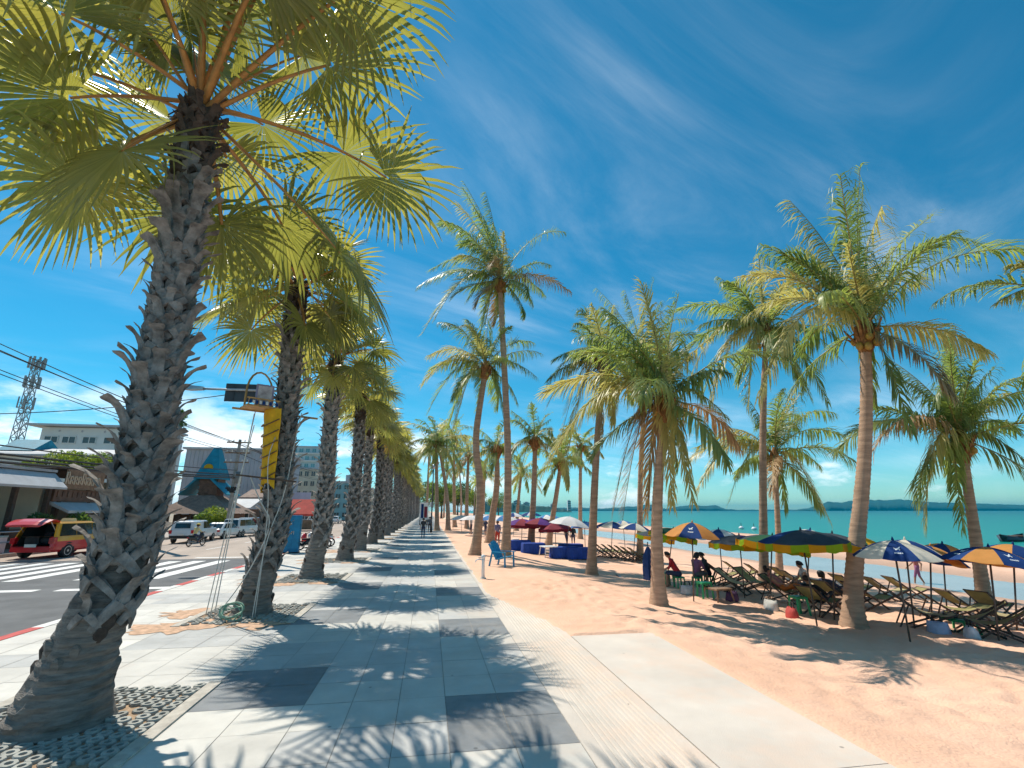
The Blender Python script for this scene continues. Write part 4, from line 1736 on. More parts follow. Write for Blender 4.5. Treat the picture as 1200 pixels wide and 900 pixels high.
def deck_chair(p, rz, label, sling=None):
    sling = sling or M_sling
    key = sling.name
    g = 'folding deck chairs on the sand'
    if key not in proto:
        r = thing('deck_chair', label, 'deck chair', p, rz, g)
        deck_chair_parts(r, sling)
        proto[key] = r
        return r
    return copy_thing(proto[key], p, rz, label, g)


def dc_px(u, v, rz, label, sling=None):
    p = on_sand(u, v)
    return deck_chair(p, rz, label, sling)


dc_px(1086, 738, -.7, 'tan sling deck chair facing the sea, left of the pair by the curved trunk', M_sling2)
dc_px(1112, 730, -.65, 'olive sling deck chair, right one of the pair by the curved trunk')
dc_px(1020, 716, -.1, 'dark-framed deck chair half behind the curved palm trunk')
dc_px(1150, 744, 2.25, 'low olive deck chair in front of the tilted palm trunk', M_sling)
dc_px(1178, 752, 2.3, 'olive deck chair nearest the photo\'s right edge')
dc_px(1204, 742, 2.2, 'deck chair cut by the photo\'s right edge, behind the nearest one', M_sling2)
dc_px(1134, 728, -.2, 'deck chair with a green towel, between the pair and the tilted trunk')
dc_px(852, 690, -.5, 'tan deck chair just right of the group under the single orange umbrella', M_sling2)
dc_px(884, 694, -1.2, 'olive deck chair turned towards the viewer, left of the tall straight trunk')
dc_px(918, 706, -1.0, 'olive and orange deck chair beside the slender low palm trunk')
dc_px(962, 722, .3, 'deck chair carrying the two dark-dressed sunbathers')
dc_px(980, 712, .1, 'deck chair directly left of the curved trunk, rear of the dark-dressed pair')
dc_px(868, 682, -.3, 'deck chair farther back between the orange umbrella and the straight trunk')
dc_px(938, 696, -.2, 'tan deck chair in the back row under the fringed umbrellas', M_sling2)
for i, (u, v) in enumerate([(702, 652), (709, 653), (717, 654), (725, 655), (733, 656), (741, 658), (749, 659)]):
    dc_px(u, v, -.1, '%s chair from the left in the dark row under the striped umbrella pair' % ORD[i])

for (u, v, rz_, sl, lab) in [(846, 684, -.2, M_sling, 'olive deck chair behind the low worn wooden table'), (862, 696, -.9, M_sling2, 'tan deck chair turned askew in front of the dusky purple-grey umbrella'),
                         (895, 686, -.3, M_sling, 'olive deck chair directly behind the tall straight trunk'), (925, 690, -.1, M_sling, 'olive deck chair in the back row right of the slender low palm'),
                         (1000, 702, 0, M_sling, 'olive deck chair in the back row, half behind the curved trunk'), (1040, 706, -.2, M_sling2, 'tan deck chair in the back row under the blue-white umbrellas'),
                         (1064, 704, -.2, M_sling, 'olive deck chair in the back row right of the tan one'), (1165, 726, .2, M_sling, 'olive deck chair just in front of the tilted trunk\'s foot, back row')]:
    dc_px(u, v, rz_, lab, sl)


def bag(u, v, col, label, s=1.0):
    p = on_sand(u, v)
    root = thing('beach_bag', label, 'bag', p, u * .37)
    b = MB()
    rings = []
    for z, a_, c_ in ((0, .17, .11), (.05, .20, .13), (.17, .18, .11), (.25, .17, .05)):
        rings.append([(s * a_ * math.cos(t) * (1 + .08 * math.sin(3 * t)), s * c_ * math.sin(t), s * z + .01 * math.sin(5 * t)) for t in [2 * math.pi * k / 14 for k in range(14)]])
    b.loft(rings, 0, True)
    b.build('body', mat('bag_' + label.split()[0], col, .8, .2, 6, .3, 30), root, True)
    for sy in (-.03, .03):
        b = MB()
        b.tube([(-.09 * s, sy, .22 * s), (-.06 * s, sy, .36 * s), (.06 * s, sy, .36 * s), (.09 * s, sy, .22 * s)], .011, 6, 0)
        b.build('strap', M_trim0, root, True)


M_trim0 = mat('strap_black', (.03, .03, .03), .7)
bag(806, 697, (.55, .56, .58), 'white beach bag on the sand beside the person in red')
bag(858, 705, (.10, .05, .12), 'purple beach bag on the sand by the low worn table')
bag(905, 716, (.62, .60, .55), 'cream beach bag at the foot of the tall straight trunk')
bag(929, 726, (.45, .06, .05), 'red beach bag left of the nearest fringed umbrella pole')
bag(1101, 744, (.35, .42, .58), 'lilac beach bag under the paired deck chairs')
bag(1140, 750, (.60, .60, .62), 'pale beach bag among the deck chairs at right')


def stool(p, label, m, s=.84, rz=0.0, name='plastic_stool', cat='stool', hh=.45, w=.30):
    root = thing(name, label, cat, p, rz)
    b = MB()
    h = hh * s
    W = w * s / 2
    b.loft([[(-W, -W, h - .05), (W, -W, h - .05), (W, W, h - .05), (-W, W, h - .05)], [(-W, -W, h - .012), (W, -W, h - .012), (W, W, h - .012), (-W, W, h - .012)],
            [(-W * .9, -W * .9, h), (W * .9, -W * .9, h), (W * .9, W * .9, h), (-W * .9, W * .9, h)]], 0)
    b.build('seat' if cat == 'stool' else 'table_top', m, root)
    for sx in (-1, 1):
        for sy in (-1, 1):
            b = MB()
            b.bar((sx * W * .86, sy * W * .86, h - .05), (sx * W * 1.08, sy * W * 1.08, -.03), .045 * s, .045 * s, 0)
            b.build('leg', m, root)
    return root


stool(on_sand(783, 688), 'green plastic stool right of the bushy palm trunk, by the person in red', M_gplast, .95)
stool(on_sand(827, 702), 'green plastic stool under the single orange umbrella, beside the low wooden table', M_gplast, .98)
stool(on_sand(938, 722), 'green plastic stool under the nearest fringed umbrella', M_gplast, .98)
stool(on_sand(842, 704), 'low worn wooden table under the single orange umbrella', M_wood_l, .85, .2, 'low_table', 'table', .40, .62)
stool(on_sand(643, 654), 'white plastic table in front of the blue-covered tables', M_wplast, .9, .2, 'plastic_table', 'table', .62, .75)
stool(on_sand(1126, 742), 'green-topped low table between the deck chairs at right', M_gplast, .82, .2, 'low_table', 'table', .36, .55)
stool(on_sand(604, 643), 'white plastic stool between the tallest slim palm and the red group', M_wplast, 1.2, .1)


def covered_table(u, v, label, wd=1.1, dp=.7, h=.56, rz=0.0):
    p = on_sand(u, v)
    root = thing('covered_table', label, 'table', p, rz, 'tables under blue cloths')
    b = MB()
    b.box((0, 0, h - .02), (wd, dp, .03), 0)
    b.build('table_top', M_wood, root)
    for sx in (-1, 1):
        for sy in (-1, 1):
            b = MB()
            b.bar((sx * wd * .45, sy * dp * .43, h - .03), (sx * wd * .45, sy * dp * .43, 0), .04, .04, 0)
            b.build('leg', M_wood, root)
    b = MB()
    n = 60
    rings = []
    for z, out in ((h + .004, -.06), (h + .004, 0.01), (h - .06, .02), (h * .5, .035), (.06, .06)):
        ring = []
        for k in range(n):
            a = 2 * math.pi * k / n
            ca, sa = math.cos(a), math.sin(a)
            q = max(abs(ca) / (wd / 2), abs(sa) / (dp / 2))
            x, y_ = ca / q, sa / q
            f = out + (h - z) * .05 * math.sin(k * 1.9 + rz * 7)
            ln = math.hypot(x, y_)
            ring.append((x * (1 + f / ln), y_ * (1 + f / ln), z))
        rings.append(ring)
    b.loft(rings, 0, False)
    b.poly(rings[0], 0)
    cl = b.build('table_cloth', M_bcloth, root, False)
    return root


covered_table(661, 655, 'blue-covered table at the centre of the blue group, below the white umbrella', 1.25)
covered_table(677, 656, 'blue-covered table at the right end of the blue group, by the straight trunk', 1.15)
covered_table(669, 650, 'blue-covered table in the back row of the blue group', 1.2)
covered_table(609, 646, 'blue-covered table at the left end, under the purple and red umbrella', 1.1)
covered_table(625, 650, 'dark-blue covered table under the red umbrella, left of the white plastic table', 1.1)


# blue garden chair by the tallest slim palm
def garden_chair(p, rz, label):
    root = thing('garden_chair', label, 'chair', p, rz)
    root.scale = (.9, .9, .9)
    b = MB()
    for i in range(5):
        y0 = -.24 + i * .12
        hgt = 1.0 - .035 * abs(i - 2) ** 1.6
        b.bar((-.10, y0 * .85, .28), (-.46, y0 * 1.12, hgt), .10, .022, 0, (0, 1, 0))
    b.bar((-.30, -.30, .62), (-.30, .30, .62), .05, .03, 0)
    b.build('backrest', M_bplast, root)
    b = MB()
    for i in range(5):
        x = -.12 + i * .12
        b.box((x, 0, .30 + .028 * i), (.105, .56, .022), 0)
    b.build('seat', M_bplast, root)
    for sy in (-1, 1):
        b = MB()
        b.box((.08, sy * .35, .58), (.68, .11, .025), 0)
        b.build('armrest', M_bplast, root)
        b = MB()
        b.bar((.36, sy * .32, .57), (.38, sy * .32, -.02), .09, .03, 0)
        b.build('leg', M_bplast, root)
        b = MB()
        b.bar((-.26, sy * .31, .58), (-.42, sy * .31, -.02), .09, .03, 0)
        b.build('leg', M_bplast, root)
    return root


garden_chair(on_sand(588, 664), -.75, 'bright blue plastic garden chair at the foot of the tallest slim palm')

# white standpipe on the sand edge
pp = on_sand(566, 679)
root = thing('standpipe', 'small white standpipe with a side tap on the sand beside the walkway', 'water tap', pp)
b = MB()
b.tube([(0, 0, -.1), (0, 0, .50), (.01, 0, .62)], [.055, .045, .05], 10, 0)
b.ball((0, 0, .64), .07, 0)
b.build('post', M_wplast, root, True)
b = MB()
b.tube([(0, 0, .56), (-.16, 0, .57), (-.22, 0, .54), (-.23, 0, .48)], [.022, .02, .02, .016], 8, 0)
b.build('spout', M_wplast, root, True)
b = MB()
b.box((-.1, 0, .62), (.10, .02, .02), 0)
b.bar((-.1, 0, .56), (-.1, 0, .62), .015, .015, 0)
b.build('handle', M_metal, root)
b = MB()
b.tube([(0, 0, -.06), (0, 0, .05)], [.11, .09], 10, 0)
b.build('base', mat('standpipe_base', (.5, .47, .42), .9), root, True)

# pale blue mat and dark beach bag left of the bushy trunk
bp_ = on_sand(748, 678)
b = MB()
rings = []
for i in range(9):
    x = -.75 + 1.5 * i / 8
    rings.append([(x, yv, .02 + .035 * math.sin(i * 1.1 + yv * 5) + (.10 if i in (0, 8) else 0)) for yv in (-.35, -.15, .1, .35)])
b.loft(rings, 0, False, False)
rings = [[(p[0], p[1], p[2] - .02) for p in reversed(r)] for r in rings]
b.loft(rings, 0, False, False)
o = b.build('beach_mat', mat('pale_blue_mat', (.25, .38, .50), .85, .2, 4), None)
o.location = bp_
tag(o, 'pale blue beach mat lying on the sand left of the bushy palm trunk', 'mat')

root = thing('cooler_stand', 'tall dark blue folded umbrella stand with a white bag, left of the bushy palm trunk', 'stand', on_sand(762, 682), .3)
b = MB()
b.loft([[(-.16 * s, -.14 * s, z), (.16 * s, -.14 * s, z), (.16 * s, .14 * s, z), (-.16 * s, .14 * s, z)] for z, s in ((-.02, 1.0), (.4, 1.05), (.8, .9), (1.0, .5), (1.12, .2))], 0)
b.build('cover', mat('blue_cover', (.02, .05, .17), .8, .3, 5, .3, 30), root)
b = MB()
b.ball((.08, -.2, .36), .18, 0, 10, 8, (.8, .6, 1.5))
b.build('bag', mat('white_bag', (.62, .63, .66), .7, .15, 6), root, True)
b = MB()
b.tube([(0, 0, 1.0), (0, 0, 1.28)], .018, 6, 0)
b.build('pole', M_pole, root)


# ================================================================== PEOPLE
CLOTH = {}


def cloth(name, c):
    if name not in CLOTH:
        CLOTH[name] = mat('cloth_' + name, c, .85, .18, 6, .2, 60)
    return CLOTH[name]


def capsule(bm_, a, ra, c, rc, n=10):
    a, c = Vector(a), Vector(c)
    b = MB()
    d = (c - a)
    L_ = d.length
    if L_ < 1e-4:
        b.ball(a, ra, 0, 12, 9)
    else:
        d.normalize()
        pts = [a - d * ra * .95, a - d * ra * .6, a, a + (c - a) * .5, c, c + d * rc * .6, c + d * rc * .95]
        rad = [ra * .28, ra * .8, ra, (ra + rc) / 2, rc, rc * .8, rc * .28]
        b.tube(pts, rad, n, 0)
    bm_.arr(b.v, [f for f in b.f if len(f) == 4])
    for f in b.f:
        if len(f) != 4:
            k = len(bm_.v) - len(b.v)
            bm_.f.append(tuple(k + i for i in f))
            bm_.m.append(0)


def person(loc, rz, J, label, shirt, pants, hair=M_hair, scale=.84, voxel=.020, sleeve=True, long_legs=False, hat=None, female=False):
    """J: joints dict. One continuous voxel-fused body; the skin, shirt and trouser areas are material zones of it"""
    root = thing('person', label, 'person', loc, rz)
    root.scale = (scale,) * 3
    b = MB()
    cap = []

    def C(a, ra, c, rc, zone):
        capsule(b, J[a] if isinstance(a, str) else a, ra, J[c] if isinstance(c, str) else c, rc)
        cap.append((Vector(J[a] if isinstance(a, str) else a), Vector(J[c] if isinstance(c, str) else c), zone))
    pel, chest, neck, head = (Vector(J[k]) for k in ('pelvis', 'chest', 'neck', 'head'))
    spn = (chest - pel).normalized()
    lat = (Vector(J['sh_r']) - Vector(J['sh_l'])).normalized()
    C(pel + lat * .07, .105, pel - lat * .07, .105, 1)
    C(pel, .12, pel + (chest - pel) * .5, .112, 0)
    C(pel + (chest - pel) * .5 + lat * .04, .105, chest + lat * .06, .118, 0)
    C(pel + (chest - pel) * .5 - lat * .04, .105, chest - lat * .06, .118, 0)
    C('sh_l', .062, 'sh_r', .062, 0)
    C(chest, .08, neck, .052, 0)
    C(neck, .050, head - (head - neck) * .25, .05, 2)
    hu = (head - neck).normalized()
    fw = J.get('face')
    fw = Vector(fw).normalized() if fw else Vector((1, 0, 0))
    hc = head
    C(hc + hu * .015, .098, hc - hu * .045 + fw * .018, .080, 2)
    C(hc - hu * .07 + fw * .045, .045, hc - hu * .075 + fw * .055, .035, 2)      # jaw
    C(hc - hu * .015 + fw * .095, .014, hc - hu * .04 + fw * .108, .017, 2)       # nose
    side = hu.cross(fw).normalized()
    for sg in (-1, 1):
        C(hc + side * sg * .090 - hu * .01, .018, hc + side * sg * .094 - hu * .04, .014, 2)   # ears
    for sd_ in ('l', 'r'):
        C('sh_' + sd_, .058, 'el_' + sd_, .042, 0 if sleeve else 2)
        C('el_' + sd_, .041, 'wr_' + sd_, .028, 2)
        wr = Vector(J['wr_' + sd_])
        el = Vector(J['el_' + sd_])
        hd = (wr - el).normalized()
        C(wr, .030, wr + hd * .075, .034, 2)
        C('hip_' + sd_, .088, 'kn_' + sd_, .058, 1)
        C('kn_' + sd_, .056, 'an_' + sd_, .036, 1 if long_legs else 2)
        an = Vector(J['an_' + sd_])
        toe = Vector(J['toe_' + sd_])
        C(an, .042, toe, .034, 2)
    o = b.build('body', [shirt, pants, M_skin], root)
    md = o.modifiers.new('r', 'REMESH')
    md.mode = 'VOXEL'
    md.voxel_size = voxel
    md2 = o.modifiers.new('s', 'SMOOTH')
    md2.iterations = 3
    md2.factor = .5
    dg = bpy.context.evaluated_depsgraph_get()
    me = bpy.data.meshes.new_from_object(o.evaluated_get(dg))
    o.modifiers.clear()
    o.data = me
    me.materials.clear()
    for m in (shirt, pants, M_skin):
        me.materials.append(m)
    mi = []
    for p in me.polygons:
        c = p.center
        best, bd = 2, 9
        for a, e, z in cap:
            ab = e - a
            t = max(0, min(1, (c - a).dot(ab) / max(1e-6, ab.length_squared)))
            d = (c - (a + ab * t)).length
            if z == 2:
                d += .012
            if d < bd:
                bd, best = d, z
        mi.append(best)
    me.polygons.foreach_set('material_index', mi)
    me.polygons.foreach_set('use_smooth', [True] * len(mi))
    # five separate fingers on each hand, rooted in the palm
    fb = MB()
    for sd_ in ('l', 'r'):
        wr = Vector(J['wr_' + sd_])
        el = Vector(J['el_' + sd_])
        hd = (wr - el).normalized()
        s1 = hd.cross(Vector((0, 0, 1)))
        if s1.length < .2:
            s1 = hd.cross(Vector((1, 0, 0)))
        s1.normalize()
        cu = s1.cross(hd) * -1
        for k, ln in enumerate((.062, .072, .068, .052)):
            r0_ = wr + hd * .085 + s1 * (-.03 + .02 * k)
            fb.tube([r0_, r0_ + hd * ln * .5, r0_ + hd * ln * .85 + cu * ln * .3, r0_ + hd * ln * .95 + cu * ln * .65], [.0095, .009, .008, .006], 6, 0)
        r0_ = wr + hd * .03 - s1 * .028
        fb.tube([r0_, r0_ - s1 * .03 + hd * .03, r0_ - s1 * .035 + hd * .06], [.012, .010, .007], 6, 0)
    fb.build('finger_set', M_skin, root, True)['label'] = 'slightly curled fingers and thumbs'
    # hair cap
    hb = MB()
    rings = []
    bk = -fw
    for j in range(8):
        th = math.pi * (.02 + .60 * j / 7)
        ring = []
        for k in range(16):
            a = 2 * math.pi * k / 16
            v = hu * math.cos(th) + (fw * math.cos(a) + side * math.sin(a)) * math.sin(th)
            fr = max(0, math.cos(a))
            cut = 1.0 if th < math.pi * (.40 - .1 * fr) or fr < .35 else .93
            ring.append(hc + hu * .005 + bk * .008 + v * .112 * cut - hu * (.07 if female and fr < .1 and j > 5 else 0))
        rings.append(ring)
    hb.loft(rings, 0, True)
    hb.build('hair', hair, root, True)
    eb = MB()
    for sg in (-1, 1):
        eb.ball(hc + fw * .088 + side * sg * .033 - hu * .005, .011, 0, 8, 6)
    eb.build('eyes', M_black, root, True)
    if hat:
        tb = MB()
        tb.tube([hc + hu * .05, hc + hu * .055, hc + hu * .10, hc + hu * .15], [.18, .125, .115, .06], 16, 0)
        tb.build('hat', hat, root, True)
    return root


def pose_stand(step=.0, arm=.1):
    return dict(pelvis=(0, 0, .93), chest=(.01, 0, 1.27), neck=(.0, 0, 1.45), head=(.02, 0, 1.60), sh_l=(0, .17, 1.39), sh_r=(0, -.17, 1.39),
                el_l=(-.03 - arm, .23, 1.12), el_r=(-.03 + arm, -.23, 1.12), wr_l=(.06 - arm * 1.2, .24, .88), wr_r=(.08 + arm * 1.6, -.24, .90),
                hip_l=(0, .09, .90), hip_r=(0, -.09, .90), kn_l=(.03 + step * .5, .10, .49), kn_r=(.03 - step * .3, -.10, .49),
                an_l=(step, .10, .085), an_r=(-step, -.10, .10), toe_l=(step + .16, .11, .035), toe_r=(-step + .15, -.11, .035))


def pose_sit(seat=.45, lean=.12):
    z = seat + .09
    return dict(pelvis=(0, 0, z), chest=(lean, 0, z + .36), neck=(lean * 1.3, 0, z + .53), head=(lean * 1.5 + .03, 0, z + .68), sh_l=(lean, .17, z + .47), sh_r=(lean, -.17, z + .47),
                el_l=(lean + .10, .24, z + .22), el_r=(lean + .10, -.24, z + .22), wr_l=(lean + .28, .14, z + .14), wr_r=(lean + .28, -.14, z + .14),
                hip_l=(.03, .09, z), hip_r=(.03, -.09, z), kn_l=(.42, .12, z + .03), kn_r=(.42, -.12, z + .03),
                an_l=(.44, .12, .09), an_r=(.38, -.12, .09), toe_l=(.60, .13, .035), toe_r=(.54, -.13, .035))


def pose_recline():
    # in the sling of a deck chair looking +x
    return dict(pelvis=(.08, 0, .44), chest=(-.20, 0, .70), neck=(-.33, 0, .85), head=(-.38, 0, 1.0), sh_l=(-.26, .17, .80), sh_r=(-.26, -.17, .80),
                el_l=(-.02, .28, .62), el_r=(-.02, -.28, .62), wr_l=(.18, .16, .58), wr_r=(.18, -.16, .58),
                hip_l=(.10, .09, .44), hip_r=(.10, -.09, .44), kn_l=(.50, .11, .56), kn_r=(.48, -.11, .60),
                an_l=(.72, .12, .20), an_r=(.70, -.12, .22), toe_l=(.84, .13, .12), toe_r=(.82, -.13, .13))


p = on_sand(797, 690)
person(p, 2.6, pose_sit(.42, .22), 'person in a dark red shirt sitting bent forward under the single orange umbrella', cloth('red', (.40, .02, .03)), cloth('navy', (.03, .04, .09)))
stool(p, 'green plastic stool the person in red sits on', M_gplast, .80)
p = on_sand(818, 690)
person(p, .4, pose_sit(.42, .05), 'person in a purple striped top sitting beside the person in red', cloth('plum', (.26, .10, .20)), cloth('grey', (.12, .12, .13)), female=True)
stool(p, 'green plastic stool under the person in the purple top', M_gplast, .80)
p = on_sand(832, 688)
person(p, 2.9, pose_sit(.42, .12), 'person in a dark top seated at the low wooden table under the orange umbrella', cloth('char', (.05, .05, .055)), cloth('navy', (.03, .04, .09)))
stool(p, 'green plastic stool under the dark-topped person at the low table', M_gplast, .80)
p = on_sand(962, 722)
person(p, .3, pose_recline(), 'sunbather in black lying in a deck chair left of the curved trunk', cloth('black', (.02, .022, .025)), cloth('black2', (.02, .02, .03)))
p = on_sand(980, 712)
person(p, .1, pose_recline(), 'dark-haired sunbather in navy lying in the rear deck chair by the curved trunk', cloth('navy', (.03, .04, .09)), cloth('char', (.05, .05, .055)), female=True)
p = on_sand(918, 706)
person(p, -1.0, pose_recline(), 'sunbather in a pink top in the olive and orange deck chair', cloth('pink', (.45, .16, .15)), cloth('orange', (.5, .15, .03)), sleeve=False, female=True)
p = on_sand(950, 706)
person(p, 2.8, pose_sit(.42, .1), 'person in a pale top sitting among the deck chairs under the fringed umbrellas', cloth('pale', (.55, .50, .46)), cloth('grey', (.12, .12, .13)), sleeve=False)
stool(p, 'green plastic stool under the pale-topped person', M_gplast, .80)
person(on_sand(583, 641), 1.9, pose_stand(.05, .05), 'person in a grey shirt and red shorts standing behind the tallest slim palm', cloth('lilac', (.22, .22, .34)), cloth('redshort', (.45, .05, .03)))
person(Vector((-.38, 37.5, .005)), 1.57, pose_stand(.24, .18), 'dark-dressed person walking on the far promenade beside the palm row', cloth('char', (.05, .05, .055)), cloth('navy', (.03, .04, .09)), long_legs=True)
person(Vector((.1, 46, .005)), -1.5, pose_stand(.2, .12), 'small figure in grey farther along the promenade, left of the lamp post', cloth('grey', (.12, .12, .13)), cloth('char', (.05, .05, .055)), long_legs=True)
pw = on_ground(1078, 683, -1.0)
person(pw + Vector((0, 0, -.15)), 2.2, pose_stand(.2, .2), 'bather in a pink swimsuit wading in the shallow water between umbrella poles', cloth('pink', (.45, .16, .15)), cloth('plum', (.26, .10, .20)), sleeve=False, female=True)
for i, (u, v, sh, lab) in enumerate([(664, 642, 'char', 'dark figure sitting under the white umbrella behind the blue tables'), (672, 641, 'black', 'second dark figure behind the blue tables, nearer the straight trunk'),
                                     (552, 626, 'pale', 'distant figure in pale clothes under the small white umbrella'), (569, 628, 'navy', 'distant figure in navy near the tan-frond palm')]):
    person(on_sand(u, v), i * 1.3, pose_stand(.05, .08), lab, cloth(sh, (.05, .05, .05)), cloth('navy', (.03, .04, .09)), voxel=.03)


# swimmers' heads and a far boat
def buoy(u, v, label):
    p = on_ground(u, v, -1.0)
    root = thing('marker_buoy', label, 'buoy', p)
    b = MB()
    b.ball((0, 0, .15), .42, 0, 12, 8, (1, 1, .8))
    b.build('float', M_wplast, root, True)
    b = MB()
    b.tube([(0, 0, .4), (0, 0, 1.0)], [.06, .04], 6, 0)
    b.build('pole', M_pole, root)


buoy(869, 620, 'small white buoy on the sea above the fringed umbrellas, left one of two')
buoy(884, 621, 'small white buoy on the sea above the fringed umbrellas, right one of two')
p = on_ground(1188, 634, -1.0)
root = thing('fishing_boat', 'low dark boat on the turquoise water at the right edge', 'boat', p, .3)
b = MB()
rings = []
for i in range(11):
    t = i / 10
    x = -2.6 + 5.2 * t
    wd = .75 * (1 - (2 * t - 1) ** 4) ** .8 + .02
    sh = .35 + .35 * (2 * t - 1) ** 2
    rings.append([(x, -wd, sh), (x, -wd * .6, -.1), (x, wd * .6, -.1), (x, wd, sh), (x, wd * .9, sh - .02), (x, wd * .5, .08), (x, -wd * .5, .08), (x, -wd * .9, sh - .02)])
b.loft(rings, 0, True)
b.build('hull', mat('boat_hull', (.05, .07, .09), .6), root, True)
b = MB()
b.box((-1.2, 0, .5), (.25, 1.2, .05), 0)
b.box((.8, 0, .5), (.25, 1.2, .05), 0)
b.build('thwart', M_wood_l, root)
b = MB()
b.tube([(-2.5, 0, .2), (-2.7, 0, .7)], .09, 8, 0)
b.build('engine', M_black, root)

# ================================================================== STREET SIDE
M_glass = mat('car_glass', (.02, .035, .04), .06, .2, 3, spec=.9)
M_cwhite = mat('car_white', (.66, .67, .68), .25, .04, 3, coat=.8)
M_csilver = mat('car_silver', (.42, .44, .46), .25, .06, 3, metal=.3, coat=.8)
M_cred = mat('car_red', (.60, .02, .025), .28, .08, 3, coat=.6)
M_cyel = mat('car_yellow', (.74, .36, .015), .28, .08, 3, coat=.6)
M_cblue = mat('car_blue', (.03, .10, .22), .28, .08, 3, coat=.6)
M_cdark = mat('car_dark', (.03, .032, .036), .28, .08, 3, coat=.6)
M_trim = mat('car_trim', (.022, .022, .024), .6, .2, 6)
M_tail = mat('tail_red', (.45, .01, .015), .25, .15, 30, coat=.5)
M_head = mat('head_lens', (.70, .72, .74), .15, .08, 20, coat=.5)
M_rim = mat('alloy', (.50, .51, .52), .35, .1, 10, metal=.7)
M_plate = mat('plate', (.68, .68, .64), .5, .05, 6)


def wheel(root, x, y, r=.33, w=.22):
    b = MB()
    prof = [(-w / 2, r * .62), (-w / 2, r * .93), (-w * .36, r), (w * .36, r), (w / 2, r * .93), (w / 2, r * .62)]
    n = 22
    rings = [[(x + px, y + rr * math.cos(2 * math.pi * k / n), r + rr * math.sin(2 * math.pi * k / n)) for k in range(n)] for px, rr in prof]
    b.loft(rings, 0, True)
    wh = b.build('wheel', M_black, root, True)
    b = MB()
    s = 1 if x > 0 else -1
    xo = x + s * (w / 2 - .02)
    for k in range(6):
        a = 2 * math.pi * k / 6
        p = Vector((xo, y, r))
        q = Vector((xo, y + r * .60 * math.cos(a), r + r * .60 * math.sin(a)))
        b.bar(p, q, .075, .035, 0, (1, 0, 0))
    n = 20
    rings = [[(xo + dx, y + rr * r * math.cos(2 * math.pi * k / n), r + rr * r * math.sin(2 * math.pi * k / n)) for k in range(n)] for dx, rr in ((-.02, .66), (s * .022, .66), (s * .022, .58), (-.02, .58))]
    b.loft(rings, 0, False)
    b.tube([(xo - .02, y, r), (xo + s * .03, y, r)], r * .17, 10, 0)
    b.build('rim', M_rim, wh)
    return wh


def rrect(y0, y1, hw, z, cy=.25, cx=.18):
    """rounded rectangle ring in plan, counter-clockwise"""
    pts = []
    for (px, py, a0) in ((hw - cx, y1 - cy, 0), (-hw + cx, y1 - cy, 90), (-hw + cx, y0 + cy, 180), (hw - cx, y0 + cy, 270)):
        for k in range(5):
            a = RAD(a0 + 22.5 * k)
            pts.append((px + cx * math.cos(a), py + cy * math.sin(a), z))
    return pts


